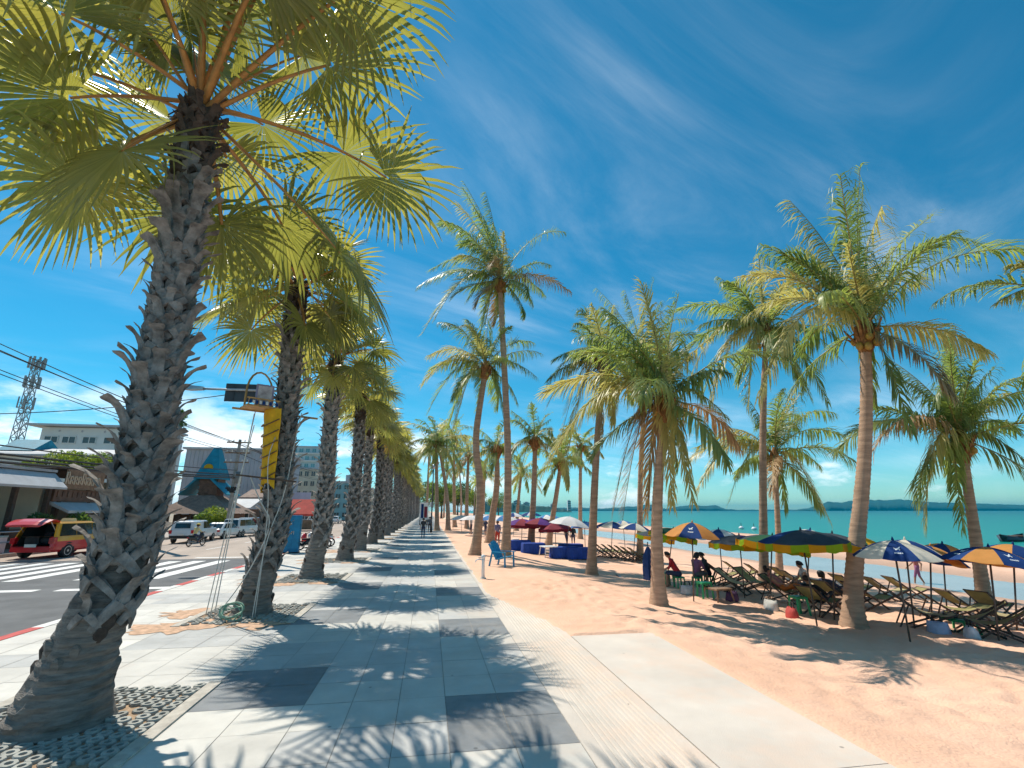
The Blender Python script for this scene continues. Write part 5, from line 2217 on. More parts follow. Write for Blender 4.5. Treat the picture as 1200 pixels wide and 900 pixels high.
def car(loc, rz, label, paint, kind='suv', upper=None, roof=None, open_boot=False, group=None, cat='car', canopy=False):
    name = {'suv': 'parked_suv', 'sedan': 'parked_car', 'pickup': 'parked_pickup', 'van': 'parked_van'}[kind] if not open_boot else 'taxi'
    root = thing(name, label, cat, loc, rz, group)
    root.scale = (.86,) * 3
    upper = upper or paint
    Lh, hw, zb, zt, belt = dict(suv=(2.3, .90, .30, 1.72, 1.02), sedan=(2.25, .87, .26, 1.43, .90), pickup=(2.6, .90, .36, 1.72, 1.06), van=(2.4, .90, .32, 2.05, 1.08))[kind]
    # rings from sill to shoulder
    b = MB()
    zs = [zb, zb + .10, zb + .28, belt - .22, belt - .05, belt]
    ins = [.07, .0, -.01, .0, .03, .06]
    nose = [.10, .0, .0, .04, .14, .26]
    rear = [.12, .0, .0, .02, .04, .06]
    if kind == 'sedan':
        rear = [.14, 0, 0, .03, .08, .16]
    rings = [rrect(-Lh + r_, Lh - n_, hw - i_, z) for z, i_, n_, r_ in zip(zs, ins, nose, rear)]
    b.loft(rings, 0, True)
    if upper is not paint:
        for fi, f in enumerate(b.f):
            c = sum((Vector(b.v[k]) for k in f), Vector()) / len(f)
            if c.z > belt - .16 and (not open_boot or c.y > -Lh + .22):
                b.m[fi] = 1
    if open_boot:
        # cut the tailgate opening: drop rear faces above the bumper
        keep = []
        for fi, f in enumerate(b.f):
            c = sum((Vector(b.v[k]) for k in f), Vector()) / len(f)
            if len(f) == 4 and c.y < -Lh + .13 and abs(c.x) < hw - .2 and c.z > zb + .30:
                continue
            keep.append(fi)
        b.f = [b.f[i] for i in keep]
        b.m = [b.m[i] for i in keep]
    body = b.build('body', [paint, upper], root, False)
    # greenhouse
    yr, yf, yrt, yft = dict(suv=(-2.2, 1.18, -1.98, .25), sedan=(-1.75, 1.15, -1.05, .25), pickup=(-.75, 1.15, -.55, .35), van=(-2.3, 1.75, -2.2, 1.05))[kind]
    hb_, ht = hw - .05, hw - .20
    b = MB()
    rings = [rrect(yr, yf, hb_, belt - .02, .12, .1), rrect(yr + (yrt - yr) * .85, yf + (yft - yf) * .85, hb_ + (ht - hb_) * .8, zt - .09, .14, .12),
             rrect(yrt + .03, yft - .02, ht - .03, zt - .02, .2, .16), rrect(yrt + .18, yft - .2, ht - .16, zt, .2, .16)]
    b.loft(rings, 0, True)
    if open_boot:
        keep = []
        for fi, f in enumerate(b.f):
            c = sum((Vector(b.v[k]) for k in f), Vector()) / len(f)
            if len(f) == 4 and c.y < yrt + .02 and abs(c.x) < hb_ - .17 and c.z < zt - .1:
                continue
            if len(f) > 4 and c.z < belt:
                continue
            keep.append(fi)
        b.f = [b.f[i] for i in keep]
        b.m = [b.m[i] for i in keep]
    b.build('cabin', roof or upper, root, False)

    def sidep(sx, y_lo, y_hi, f0, f1, y_lo_t, y_hi_t):
        # panel on the cabin flank between belt fraction f0 and f1
        def X(f):
            return sx * (hb_ + (ht - hb_) * .8 * f / .85 * .85 + .012)
        z0, z1 = belt + (zt - .09 - belt) * f0, belt + (zt - .09 - belt) * f1
        return [(X(f0), y_lo, z0), (X(f0), y_hi, z0), (X(f1), y_hi_t, z1), (X(f1), y_lo_t, z1)]
    dy_r, dy_f = (yrt - yr) * .85, (yft - yf) * .85
    for sx in (-1, 1):
        splits = dict(suv=((yr + .22, -1.02), (-.92, .02), (.12, yf - .2)), sedan=((yr + .25, -.25), (-.15, yf - .22)), pickup=((yr + .16, .05), (.15, yf - .2)), van=((yr + .2, -1.0), (-.9, .3), (.4, yf - .25)))[kind]
        for k, (ya, yb_) in enumerate(splits):
            ta = ya + (dy_r if k == 0 else 0) * .9
            tb = yb_ + (dy_f if k == len(splits) - 1 else 0) * .9
            b = MB()
            q = sidep(sx, ya - .03, yb_ + .03, .03, .96, ta - .03, tb + .03)
            b.poly(q if sx > 0 else list(reversed(q)), 0)
            b.build('side_window', M_glass, root)
    # windscreen and rear window

    def endp(y0, y1, s):
        z0, z1 = belt + .03, zt - .12
        t0, t1 = (z0 - belt) / (zt - .09 - belt), (z1 - belt) / (zt - .09 - belt)
        x0, x1 = hb_ - .12, hb_ + (ht - hb_) * .8 - .1
        q = [(-x0, y0 + (y1 - y0) * .85 * t0 + s * .014, z0), (x0, y0 + (y1 - y0) * .85 * t0 + s * .014, z0), (x1, y0 + (y1 - y0) * .85 * t1 + s * .014, z1), (-x1, y0 + (y1 - y0) * .85 * t1 + s * .014, z1)]
        return q if s < 0 else list(reversed(q))
    b = MB()
    b.poly(endp(yf, yft, 1), 0)
    b.build('windscreen', M_glass, root)
    if not open_boot:
        b = MB()
        b.poly(endp(yr, yrt, -1), 0)
        b.build('rear_window', M_glass, root)
    wy = Lh * .62
    for sx in (-1, 1):
        for yy in (-wy, wy + .02):
            # dark half-disc standing in for the shaded wheel-arch opening
            b = MB()
            n = 14
            arc = [(RAD(-8) + RAD(196) * k / n) for k in range(n + 1)]
            rr0, rr1 = .345, .405
            rings = [[(sx * (hw + .006), yy + r * math.cos(a), .33 + r * math.sin(a)) for r in (rr0 * .2, rr1)] for a in arc]
            if sx < 0:
                rings = [list(reversed(r)) for r in rings]
            b.loft(rings, 0, False, False)
            b.build('wheel_arch_shade', M_trim, root)
            wheel(root, sx * (hw - .085), yy)
    for sx in (-1, 1):
        b = MB()
        b.box((sx * (hw - .13), -Lh + .06, belt - .18), (.2, .16, .26 if kind != 'sedan' else .16), 0)
        b.build('tail_light', M_tail, root)
        b = MB()
        b.box((sx * (hw - .17), Lh - .10, belt - .26), (.26, .22, .13), 0)
        b.build('headlight', M_head, root)
        b = MB()
        b.box((sx * (hw + .06), yf - .32, belt + .08), (.16, .10, .13), 0)
        b.build('mirror', paint if upper is paint else upper, root)
        for yy in ((-.45, .55) if kind != 'pickup' else (.3,)):
            b = MB()
            b.box((sx * (hw + .0), yy, belt - .13), (.03, .17, .03), 0)
            b.build('door_handle', M_rim, root)
    b = MB()
    b.box((0, -Lh + .04, zb + .13), (hw * 1.72, .17, .2), 0)
    b.build('bumper', M_trim if kind in ('suv', 'pickup') and not open_boot else paint, root)
    b = MB()
    b.box((0, Lh - .05, zb + .10), (hw * 1.7, .17, .2), 0)
    b.build('bumper', M_trim if kind in ('suv', 'pickup') and not open_boot else paint, root)
    b = MB()
    b.box((0, -Lh - .05, zb + .32), (.46, .02, .14), 0)
    b.build('number_plate', M_plate, root)
    if kind == 'pickup':
        b = MB()
        if canopy:
            rings = [rrect(-Lh + .1, yr - .02, hb_, belt - .01, .08, .08), rrect(-Lh + .22, yr - .02, hb_ - .10, zt - .1, .1, .1), rrect(-Lh + .4, yr - .1, hb_ - .25, zt - .03, .1, .1)]
            b.loft(rings, 0, True)
            b.build('canopy', paint, root)
            b = MB()
            b.poly([(-.55, -Lh + .095, belt + .08), (.55, -Lh + .095, belt + .08), (.52, -Lh + .185, zt - .2), (-.52, -Lh + .185, zt - .2)], 0)
            b.build('rear_window', M_glass, root)
        else:
            b.box((0, (-Lh + yr) / 2, belt + .012), (hw * 1.6, (Lh + yr) - .3, .015), 0)
            b.build('load_bed', M_trim, root)
    if open_boot:
        b = MB()
        x1, ya, yb_, z0, z1 = hw - .22, -Lh + .1, -.85, zb + .34, zt - .16
        P = lambda x, y, z: (x, y, z)
        b.poly([P(-x1, ya, z0), P(x1, ya, z0), P(x1, yb_, z0), P(-x1, yb_, z0)], 0)
        b.poly([P(-x1, yb_, z0), P(x1, yb_, z0), P(x1 * .85, yb_, z1), P(-x1 * .85, yb_, z1)], 0)
        for sx in (-1, 1):
            b.poly([P(sx * x1, ya, z0), P(sx * x1, yb_, z0), P(sx * x1 * .85, yb_, z1), P(sx * x1 * .85, ya + .25, z1)], 0)
        b.poly([P(-x1 * .85, ya + .25, z1), P(x1 * .85, ya + .25, z1), P(x1 * .85, yb_, z1), P(-x1 * .85, yb_, z1)], 0)
        b.build('boot_lining', M_trim, root)
        b = MB()
        b.box((-.28, -1.75, z0 + .2), (.5, .55, .4), 0, .2)
        b.ball((.3, -1.8, z0 + .2), .24, 0, 10, 7, (1.2, 1, .9))
        b.ball((.2, -1.55, z0 + .45), .22, 0, 10, 7, (1.2, 1, .7))
        b.build('luggage', mat('black_bag', (.02, .02, .024), .7, .4, 6, .3, 20), root)
        # raised tailgate, hinged at the rear roof edge
        hy, hz = yrt + .10, zt + .0
        rings = []
        for t, dz, wf in ((0, 0, .86), (.25, .09, .92), (.55, .10, .98), (.85, -.02, .98), (1.05, -.16, .9)):
            y_ = hy - t * 1.05
            w2 = (hw - .12) * wf
            rings.append([(-w2, y_, hz + dz), (-w2 * .5, y_, hz + dz + .05), (w2 * .5, y_, hz + dz + .05), (w2, y_, hz + dz), (w2 * .9, y_, hz + dz - .06), (-w2 * .9, y_, hz + dz - .06)])
        b = MB()
        b.loft(rings, 0, True)
        b.build('tailgate', M_cred, root, False)
        for sx in (-1, 1):
            b = MB()
            b.tube([(sx * .66, -Lh + .3, belt + .2), (sx * .66, hy - .55, hz + .02)], .014, 6, 0)
            b.build('gas_strut', M_rim, root)
        b = MB()
        b.loft([[(-.3, -.5, zt - .01), (.3, -.5, zt - .01), (.3, -.3, zt - .01), (-.3, -.3, zt - .01)], [(-.26, -.46, zt + .14), (.26, -.46, zt + .14), (.26, -.34, zt + .14), (-.26, -.34, zt + .14)]], 0)
        b.build('roof_sign', mat('taxi_lamp', (.70, .62, .35), .4, .1, 5), root)
    return root


RZ = -.15
g0 = on_ground(51, 653.5, RZ) + Vector((.05, 1.43 * 1.03, 0))
tx = car(g0, -.03, 'red and yellow taxi with its tailgate raised, parked at the far kerb', M_cred, 'suv', M_cyel, M_cyel, True, cat='taxi')
tx.scale = (1.03, 1.03, .95)
p = on_ground(206, 637.5, RZ)
car(Vector((p.x, p.y + 2.4, RZ)), .06, 'white pickup with a canopy seen from behind, left of the motorbike rider', M_cwhite, 'pickup', canopy=True, group='cars along the far kerb', cat='pickup')
p = on_ground(246, 632.5, RZ)
car(Vector((p.x, p.y + 2.2, RZ)), -.12, 'white saloon car right of the motorbike rider', M_cwhite, 'sedan', group='cars along the far kerb')
p = on_ground(271, 630, RZ)
car(Vector((p.x, p.y + 2.2, RZ)), -.18, 'white SUV ahead of the white saloon, near the leaning utility pole', M_cwhite, 'suv', group='cars along the far kerb', cat='suv')
p = on_ground(281, 626, RZ)
car(Vector((p.x, p.y + 3, RZ)), -.1, 'silver car farthest ahead in the kerb line, partly behind the rope-wrapped palm', M_csilver, 'suv', group='cars along the far kerb')
p = on_ground(359, 617, RZ)
car(Vector((p.x, p.y, RZ)), math.pi, 'white van facing the viewer between the second and third fan palms', M_cwhite, 'van', cat='van')
for k, (x, y, kind, paint, lab) in enumerate([(-10.0, 74, 'suv', M_cdark, 'dark SUV on the far road seen between the third and fourth fan palms'), (-15.6, 88, 'sedan', M_cwhite, 'white car far up the road beyond the van'),
                                            (-9.2, 96, 'suv', M_cwhite, 'white SUV far up the road, glimpsed between fan palm trunks'), (-10.4, 118, 'van', M_csilver, 'silver van far up the road behind the fan palm row')]):
    car(Vector((x, y, RZ)), 0 if x < -12 else math.pi, lab, paint, kind)


def motorbike(loc, rz, label, paint, cat='motorbike', lean=.0, group=None):
    root = thing('motorbike', label, cat, loc, rz, group)
    root.scale = (.84,) * 3
    for y in (-.62, .62):
        b = MB()
        n = 18
        rings = []
        for k in range(n):
            a = 2 * math.pi * k / n
            c = Vector((0, y + .24 * math.cos(a), .28 + .24 * math.sin(a)))
            o = Vector((0, math.cos(a), math.sin(a)))
            rings.append([c + o * .045 * math.cos(q) + Vector((1, 0, 0)) * .05 * math.sin(q) for q in (0, 1.57, 3.14, 4.71)])
        rings.append(rings[0])
        b.loft(rings, 0, False)
        wh = b.build('wheel', M_black, root, True)
        b = MB()
        for k in range(5):
            a = 2 * math.pi * k / 5
            b.bar((0, y, .28), (0, y + .2 * math.cos(a), .28 + .2 * math.sin(a)), .03, .03, 0, (1, 0, 0))
        b.build('rim', M_rim, wh)
    b = MB()
    b.tube([(0, -.75, .62), (0, -.35, .58), (0, 0, .42), (0, .3, .50), (0, .42, .80)], [.08, .15, .11, .09, .10], 10, 0)
    b.tube([(0, .40, .55), (0, .46, .75), (0, .38, .98)], [.15, .17, .10], 10, 0)
    b.build('fairing', paint, root, True)
    b = MB()
    b.tube([(0, -.72, .76), (0, -.4, .76), (0, .02, .72)], [.08, .13, .10], 10, 0, squash=.5)
    b.build('seat', M_black, root, True)
    b = MB()
    b.tube([(-.34, .26, 1.02), (-.12, .36, .98), (.12, .36, .98), (.34, .26, 1.02)], .022, 6, 0)
    b.tube([(0, .36, .98), (0, .62, .28)], .035, 6, 0)
    b.build('handlebar', M_trim, root)
    b = MB()
    b.tube([(.12, -.1, .28), (.14, -.7, .34)], [.04, .055], 8, 0)
    b.build('exhaust', M_metal, root)
    b = MB()
    b.ball((0, .54, .84), .085, 0)
    b.build('headlight', M_head, root, True)
    b = MB()
    b.box((0, -.80, .62), (.16, .05, .08), 0)
    b.build('tail_light', M_tail, root)
    return root


p = on_ground(229, 640, RZ)
motorbike(Vector((p.x, p.y, RZ)), -.35, 'dark motorbike riding away on the road, carrying the rider in yellow', M_cdark)
pr = pose_sit(.70, .14)
for k_, v_ in dict(el_l=(.32, .27, 1.02), el_r=(.32, -.27, 1.02), wr_l=(.46, .30, 1.0), wr_r=(.46, -.30, 1.0), kn_l=(.34, .20, .68), kn_r=(.34, -.20, .68), an_l=(.20, .19, .34), an_r=(.20, -.19, .34), toe_l=(.36, .19, .30), toe_r=(.36, -.19, .30)).items():
    pr[k_] = v_
q = Matrix.Rotation(-.35, 3, 'Z') @ Vector((0, -.22, 0))
person(Vector((p.x, p.y, RZ)) + q, -.35 + math.pi / 2, pr, 'rider in a pale yellow shirt and yellow cap on the dark motorbike', cloth('paleyellow', (.62, .52, .25)), cloth('navy', (.03, .04, .09)), long_legs=True, hat=cloth('cap', (.62, .46, .05)))
pb_ = on_ground(352, 645, 0)
for i, (dx, dy, m, lab) in enumerate([(0, 0, M_cdark, 'black motorbike parked nearest behind the rope-wrapped palm'), (.1, 1.3, M_cred, 'red motorbike parked second in the row behind the rope-wrapped palm'),
                                      (.15, 2.6, M_csilver, 'silver motorbike parked third in the row behind the rope-wrapped palm'), (.1, 3.8, M_cwhite, 'white motorbike parked farthest in the row behind the rope-wrapped palm')]):
    motorbike(Vector((-6.1 + dx, 26.2 + dy, .005)), 1.35 + .1 * i, lab, m, group='motorbikes parked on the promenade')

# tall blue cabinet behind the rope-wrapped palm
pc = on_ground(341, 648, 0)
root = thing('cabinet', 'tall teal-blue covered cabinet standing behind the rope-wrapped palm', 'cabinet', pc, .15)
b = MB()
b.loft([rrect(-.3, .3, .34, z, .05, .05) for z in (.06, .1, 1.72, 1.76)], 0, True)
b.build('body', mat('teal_tarpaulin', (.01, .17, .34), .6, .25, 3, .4, 12), root)
for s in (-1, 1):
    b = MB()
    b.box((s * .16, -.303, .95), (.29, .012, 1.45), 0)
    d = b.build('door', mat('teal_tarpaulin_door', (.012, .20, .38), .55, .2, 3, .3, 14), root)
    b = MB()
    b.box((s * .05, -.315, .95), (.02, .02, .16), 0)
    b.build('handle', M_metal, d)
b = MB()
b.box((0, 0, .03), (.72, .64, .06), 0)
b.build('plinth', M_trim, root)

# ------------------------------------------------------------------ yellow shrine cloth, hoop and ropes on the second fan palm
T2 = Vector((PALM_X + .13, PALM_Y[1], 0))
M_ycl = mat('yellow_cloth', (.74, .40, .015), .8, .12, 5, .3, 30)
M_bam = mat('bamboo', (.46, .26, .09), .6, .25, 6)
M_rope = mat('white_rope', (.56, .54, .50), .85, .15, 20)
za, zc = 2.45, 4.08
b = MB()
rows = []
for j in range(15):
    z = za + (zc - za) * j / 14
    rows.append([T2 + Vector((.15, -.05, 0)) + Vector((math.cos(RAD(a)) * (.36 + .009 * j + .02 * math.sin(a * .35 + j)), math.sin(RAD(a)) * (.36 + .009 * j + .02 * math.sin(a * .35 + j)), z + (.10 * math.sin(a * .06) if j == 0 else 0))) for a in range(165, 271, 6)])
b.loft(rows, 0, False, False)
rows2 = [[p_ * 1 - (p_ - T2 - Vector((0, 0, p_.z))) * .03 for p_ in reversed(r)] for r in rows]
b.loft(rows2, 0, False, False)
cl = b.build('wrapped_cloth', M_ycl, None, True)
tag(cl, 'yellow cloth wrapped round the trunk of the second fan palm', 'cloth')
for k in range(6):
    b = MB()
    z = za + .30 + k * .22
    pts = []
    for i in range(13):
        a = 168 + 98 * i / 12
        pts.append(T2 + Vector((.15, -.05, 0)) + Vector((math.cos(RAD(a)) * (.41 + .02 * k), math.sin(RAD(a)) * (.41 + .02 * k), z - .13 * math.sin(math.pi * i / 12))))
    b.tube(pts, .014, 5, 0)
    o = b.build('garland', mat('garland_brown', (.16, .09, .04), .9, .3, 20), cl, True)
root = thing('spirit_shelf', 'bamboo shelf with a hooped back tied above the yellow cloth', 'shelf', T2 + Vector((-.36, -.40, zc)), .6)
b = MB()
b.box((0, 0, .02), (.62, .5, .03), 0)
b.build('tray', M_bam, root)
b = MB()
pts = [(-.27, .1, .02)] + [(-.27 * math.cos(a), .1 + .12 * math.sin(a), .30 + .55 * math.sin(a)) for a in [math.pi * i / 10 for i in range(11)]] + [(.27, .1, .02)]
b.tube(pts, .022, 6, 0)
b.build('hoop', M_bam, root, True)
b = MB()
for s in (-.28, -.1, .1, .28):
    b.bar((s, -.24, .03), (s, -.24, .17), .02, .02, 0)
b.bar((-.32, -.24, .17), (.32, -.24, .17), .025, .025, 0)
b.bar((-.45, .26, .0), (1.35, .26, .0), .04, .04, 0)
b.build('railing', M_bam, root)
b = MB()
for i in range(9):
    b.box((-.26 + .065 * i, -.26, .09), (.045, .012, .07), i % 2)
b.build('bunting', [M_navy, M_white_c], root)
fr = thing('picture_frame', 'small framed portrait-shaped picture resting on the bamboo shelf', 'picture', T2 + Vector((-.26, -.50, zc + .035)), .5)
b = MB()
b.box((0, 0, .24), (.34, .03, .46), 0)
b.build('frame', mat('purple_frame', (.25, .22, .34), .5), fr)
b = MB()
b.box((0, -.018, .24), (.27, .012, .39), 0)
b.build('picture', mat('faded_print', (.45, .38, .42), .6, .5, 5, col2=(.62, .58, .62)), fr)
ropes = [([(-.50, -.20, zc), (-.62, -.25, 2.3), (-.78, -.25, .02)], 'white rope hanging straight down left of the second fan palm'),
         ([(-.46, -.36, zc - .1), (-.55, -.42, 2.2), (-.62, -.5, .02)], 'white rope slanting to the sand by the green hose coil'),
         ([(.05, -.47, zc - .6), (-.05, -.50, 3.0), (.12, -.50, 2.0), (.10, -.50, .05)], 'white rope falling down the front of the second fan palm'),
         ([(-.38, -.38, 2.7), (-.05, -.53, 2.15), (.22, -.47, 1.75), (-.1, -.56, .8), (-.58, -.52, .06)], 'white rope zigzagging across the trunk of the second fan palm'),
         ([(.42, -.1, zc), (.38, -.25, 3.4), (.34, -.35, 2.3), (.12, -.52, 1.4), (.08, -.58, .03)], 'white rope on the right side of the second fan palm trunk'),
         ([(-.52, -.1, zc - .3), (-.7, -.15, 2.2), (-.92, -.1, .02)], 'outermost white rope left of the second fan palm')]
for pts, lab in ropes:
    pv = [T2 + Vector(p_) for p_ in pts]
    for _ in range(2):
        q_ = [pv[0]]
        for a, c in zip(pv, pv[1:]):
            q_ += [a * .75 + c * .25, a * .25 + c * .75]
        q_.append(pv[-1])
        pv = q_
    b = MB()
    b.tube(pv, .010, 6, 0)
    tag(b.build('rope', M_rope, None, True), lab, 'rope', 'ropes tied round the second fan palm')
b = MB()
b.bar(T2 + Vector((-.62, -.42, za + .25)), T2 + Vector((.55, -.42, za + .12)), .035, .035, 0)
tag(b.build('wooden_rod', M_wood, None), 'dark rod tied across the trunk below the yellow cloth', 'rod')
b = MB()
pts = []
for i in range(90):
    a = i * .28
    r = .16 + .025 * math.sin(i * .7)
    pts.append(T2 + Vector((-.28 + r * 1.15 * math.cos(a), -.62 + .10 * math.sin(a), .16 + r * .7 * math.sin(a) + .05 * math.sin(i * .21))))
b.tube(pts, .014, 6, 0)
tag(b.build('hose_coil', mat('green_hose', (.26, .42, .30), .5, .2, 6), None, True), 'coiled pale green hose hung at the foot of the second fan palm', 'hose')

# ------------------------------------------------------------------ sign gantry with lamp over the road
py_ = 22.2
gx_ = -6.85
root = thing('sign_gantry', 'overhead road sign seen from behind, its mast hidden by the rope-wrapped palm', 'road sign', (gx_, py_, 0))
za_ = at_y(290, 457, py_).z
b = MB()
b.tube([(0, 0, -.1), (0, 0, .3), (0, 0, za_ - .6), (0, 0, za_ + .25)], [.14, .11, .09, .07], 12, 0)
b.build('mast', M_metal, root, True)
xl = at_y(228, 459, py_).x - gx_
b = MB()
b.tube([(0, 0, za_), (xl, 0, za_ - .02)], [.06, .045], 10, 0)
b.build('arm', M_metal, root, True)
x0, x1 = at_y(263, 457, py_).x - gx_, at_y(313, 457, py_).x - gx_
z0, z1 = at_y(290, 470.5, py_).z, at_y(290, 449.5, py_).z
b = MB()
b.box(((x0 + x1) / 2, .12, (z0 + z1) / 2), (x1 - x0, .03, z1 - z0), 0)
for i in range(3):
    b.box((x0 + (x1 - x0) * (.2 + .3 * i), .09, (z0 + z1) / 2), (.05, .03, z1 - z0 - .05), 0)
b.build('sign_panel', mat('sign_back', (.045, .055, .065), .6, .15, 3), root)
b = MB()
b.loft([[(xl + .35, -.10, za_ - .07), (xl + .35, .10, za_ - .07), (xl + .35, .10, za_ + .06), (xl + .35, -.10, za_ + .06)], [(xl - .2, -.15, za_ - .10), (xl - .2, .15, za_ - .10), (xl - .2, .12, za_ + .10), (xl - .2, -.12, za_ + .10)],
        [(xl - .62, -.09, za_ - .06), (xl - .62, .09, za_ - .06), (xl - .62, .07, za_ + .02), (xl - .62, -.07, za_ + .02)]], 0)
b.build('lamp_head', M_metal, root)

# thin lamp post at the far right edge of the walkway
pl = on_ground(505, 624, 0)
root = thing('lamp_post', 'thin dark lamp post at the right edge of the far walkway', 'lamp post', pl)
zt_ = at_y(505, 548, pl.y).z
b = MB()
b.tube([(0, 0, -.1), (0, 0, .5), (0, 0, .55), (0, 0, zt_)], [.11, .11, .07, .05], 10, 0)
b.build('post', M_trim, root, True)
b = MB()
b.tube([(0, 0, zt_ - .15), (.0, 0, zt_ + .1), (0, 0, zt_ + .32)], [.07, .16, .05], 10, 0)
b.build('lamp_head', M_metal, root, True)
b = MB()
b.box((-.06, 0, zt_ * .42), (.36, .05, .46), 0)
b.build('notice_plate', M_wplast, root)
pl2 = on_ground(496, 615.5, 0)
root = thing('notice_board', 'pale notice board with blue and red panels at the far end of the walkway', 'notice board', (pl2.x, pl2.y, 0))
b = MB()
b.box((0, 0, 1.9), (1.2, .12, 2.3), 0)
b.build('board', M_wplast, root)
b = MB()
b.box((-.22, -.075, 1.9), (.34, .03, 1.9), 0)
b.box((.25, -.075, 1.75), (.4, .03, 1.5), 1)
b.build('poster', [M_navy, M_red_c], root)
for s in (-.5, .5):
    b = MB()
    b.box((s, 0, .37), (.1, .1, .76), 0)
    b.build('leg', M_trim, root)

# ------------------------------------------------------------------ utility poles and cables
M_pconc = mat('pole_concrete', (.30, .28, .26), .9, .2, 4, .3, 30)
M_cable = mat('cable', (.022, .022, .024), .7, .2, 3)


def util_pole(p, H, label):
    root = thing('utility_pole', label, 'utility pole', p, 0, 'utility poles on the far pavement')
    b = MB()
    b.loft([[(-w_, -w_, z), (w_, -w_, z), (w_, w_, z), (-w_, w_, z)] for z, w_ in ((-.2, .17), (H * .5, .14), (H, .10))], 0)
    b.build('post', M_pconc, root)
    for z in (H - .3, H - 1.3, H - 2.2):
        b = MB()
        b.box((0, -.14, z), (2.2, .1, .12), 0)
        b.build('crossarm', M_wood_l, root)
        for x in (-.95, -.5, .5, .95):
            b = MB()
            b.tube([(x, -.14, z + .06), (x, -.14, z + .2), (x, -.14, z + .27)], [.03, .06, .04], 8, 0)
            b.build('insulator', M_plate, root, True)
    b = MB()
    b.tube([(.4, -.2, H - 4.2), (.4, -.2, H - 3.1)], .3, 12, 0)
    b.build('transformer', mat('transformer_grey', (.16, .17, .17), .6), root, True)
    b = MB()
    for i in range(7):
        b.tube([(-.6 + .2 * i, -.25, H - 4.6 - .2 * (i % 3)), (0, -.28, H - 5.0), (.7 - .2 * i, -.25, H - 4.5)], .06, 6, 0)
    b.build('cable_bundle', M_cable, root)
    return root


W1 = on_ground(270, 622, -.01)
W1 = Vector((W1.x - 1.2, 50.0, 0))
W1 = Vector((at_y(268, 608, 50).x, 50, 0))
util_pole(W1, at_y(275, 515, 50).z, 'leaning-looking concrete utility pole with crossarms above the white saloon')
W0 = Vector((W1.x + .3, 4.0, 0))
util_pole(W0, 9.6, 'nearer utility pole outside the photo\'s left edge')
W2 = Vector((W1.x + .2, 92.0, 0))
util_pole(W2, 9.3, 'farther utility pole glimpsed behind the rope-wrapped palm')
y_at0 = W1.x / ray(0, 500).x * ray(0, 500).y
tt = (y_at0 - W0.y) / (W1.y - W0.y)
wires = [(404, 516, 'topmost'), (409, 518, 'second highest'), (427, 521, 'third highest'), (431, 524, 'fourth highest'), (436, 528, 'fifth highest'), (450, 533, 'lowest single')]
for k, (v0, v1, nm) in enumerate(wires):
    zA = at_y(0, v0, y_at0).z
    zB = at_y(275, v1, 50).z
    sag = .5 + .05 * k
    # height at W0 so that the sagging wire passes the first point
    z0 = (zA + sag * 4 * tt * (1 - tt) - zB * tt) / (1 - tt)
    ox = (-.95, -.5, .5, .95, -.5, .5)[k]
    b = MB()
    pts = []
    for i in range(31):
        t = i / 30
        pts.append((W0.x + (W1.x - W0.x) * t + ox, W0.y + (W1.y - W0.y) * t, z0 + (zB - z0) * t - sag * 4 * t * (1 - t)))
    b.tube(pts, .02, 5, 0)
    zB2 = 9.0 - .4 * k
    pts = [(W1.x + ox, W1.y + (W2.y - W1.y) * t / 12, zB + (zB2 - zB) * t / 12 - .5 * 4 * t / 12 * (1 - t / 12)) for t in range(13)]
    b.tube(pts, .026, 5, 0)
    tag(b.build('overhead_cable', M_cable), '%s black power line sloping down to the leaning utility pole' % nm, 'cable', 'overhead cables')
for k, (v0, v1, r) in enumerate([(531, 556, .05), (536, 558, .05), (541, 560, .06), (522, 551, .03)]):
    zA = at_y(0, v0, y_at0).z
    zB = at_y(275, v1, 50).z
    b = MB()
    pts = []
    sag = .35 + .12 * (k % 2)
    z0 = (zA + sag * 4 * tt * (1 - tt) - zB * tt) / (1 - tt)
    for i in range(31):
        t = i / 30
        pts.append((W0.x + (W1.x - W0.x) * t - .2 + .1 * k, W0.y + (W1.y - W0.y) * t, z0 + (zB - z0) * t - sag * 4 * t * (1 - t)))
    b.tube(pts, r, 5, 0)
    tag(b.build('telephone_cable', M_cable), 'thick drooping telephone cable in front of the restaurant roof, %s of the bundle' % ('upper strand', 'middle strand', 'lowest strand', 'thin top strand')[k], 'cable', 'overhead cables')
b = MB()
pts = []
A_, B_ = Vector((at_y(-60, 486, 24).x, 24, at_y(-60, 486, 24).z)), Vector((gx_, py_, za_ + .2))
for i in range(21):
    t = i / 20
    p_ = A_.lerp(B_, t)
    p_.z -= .30 * 4 * t * (1 - t)
    pts.append(p_)
b.tube(pts, .02, 5, 0)
tag(b.build('overhead_cable', M_cable), 'single service cable rising to the right across the other power lines', 'cable', 'overhead cables')

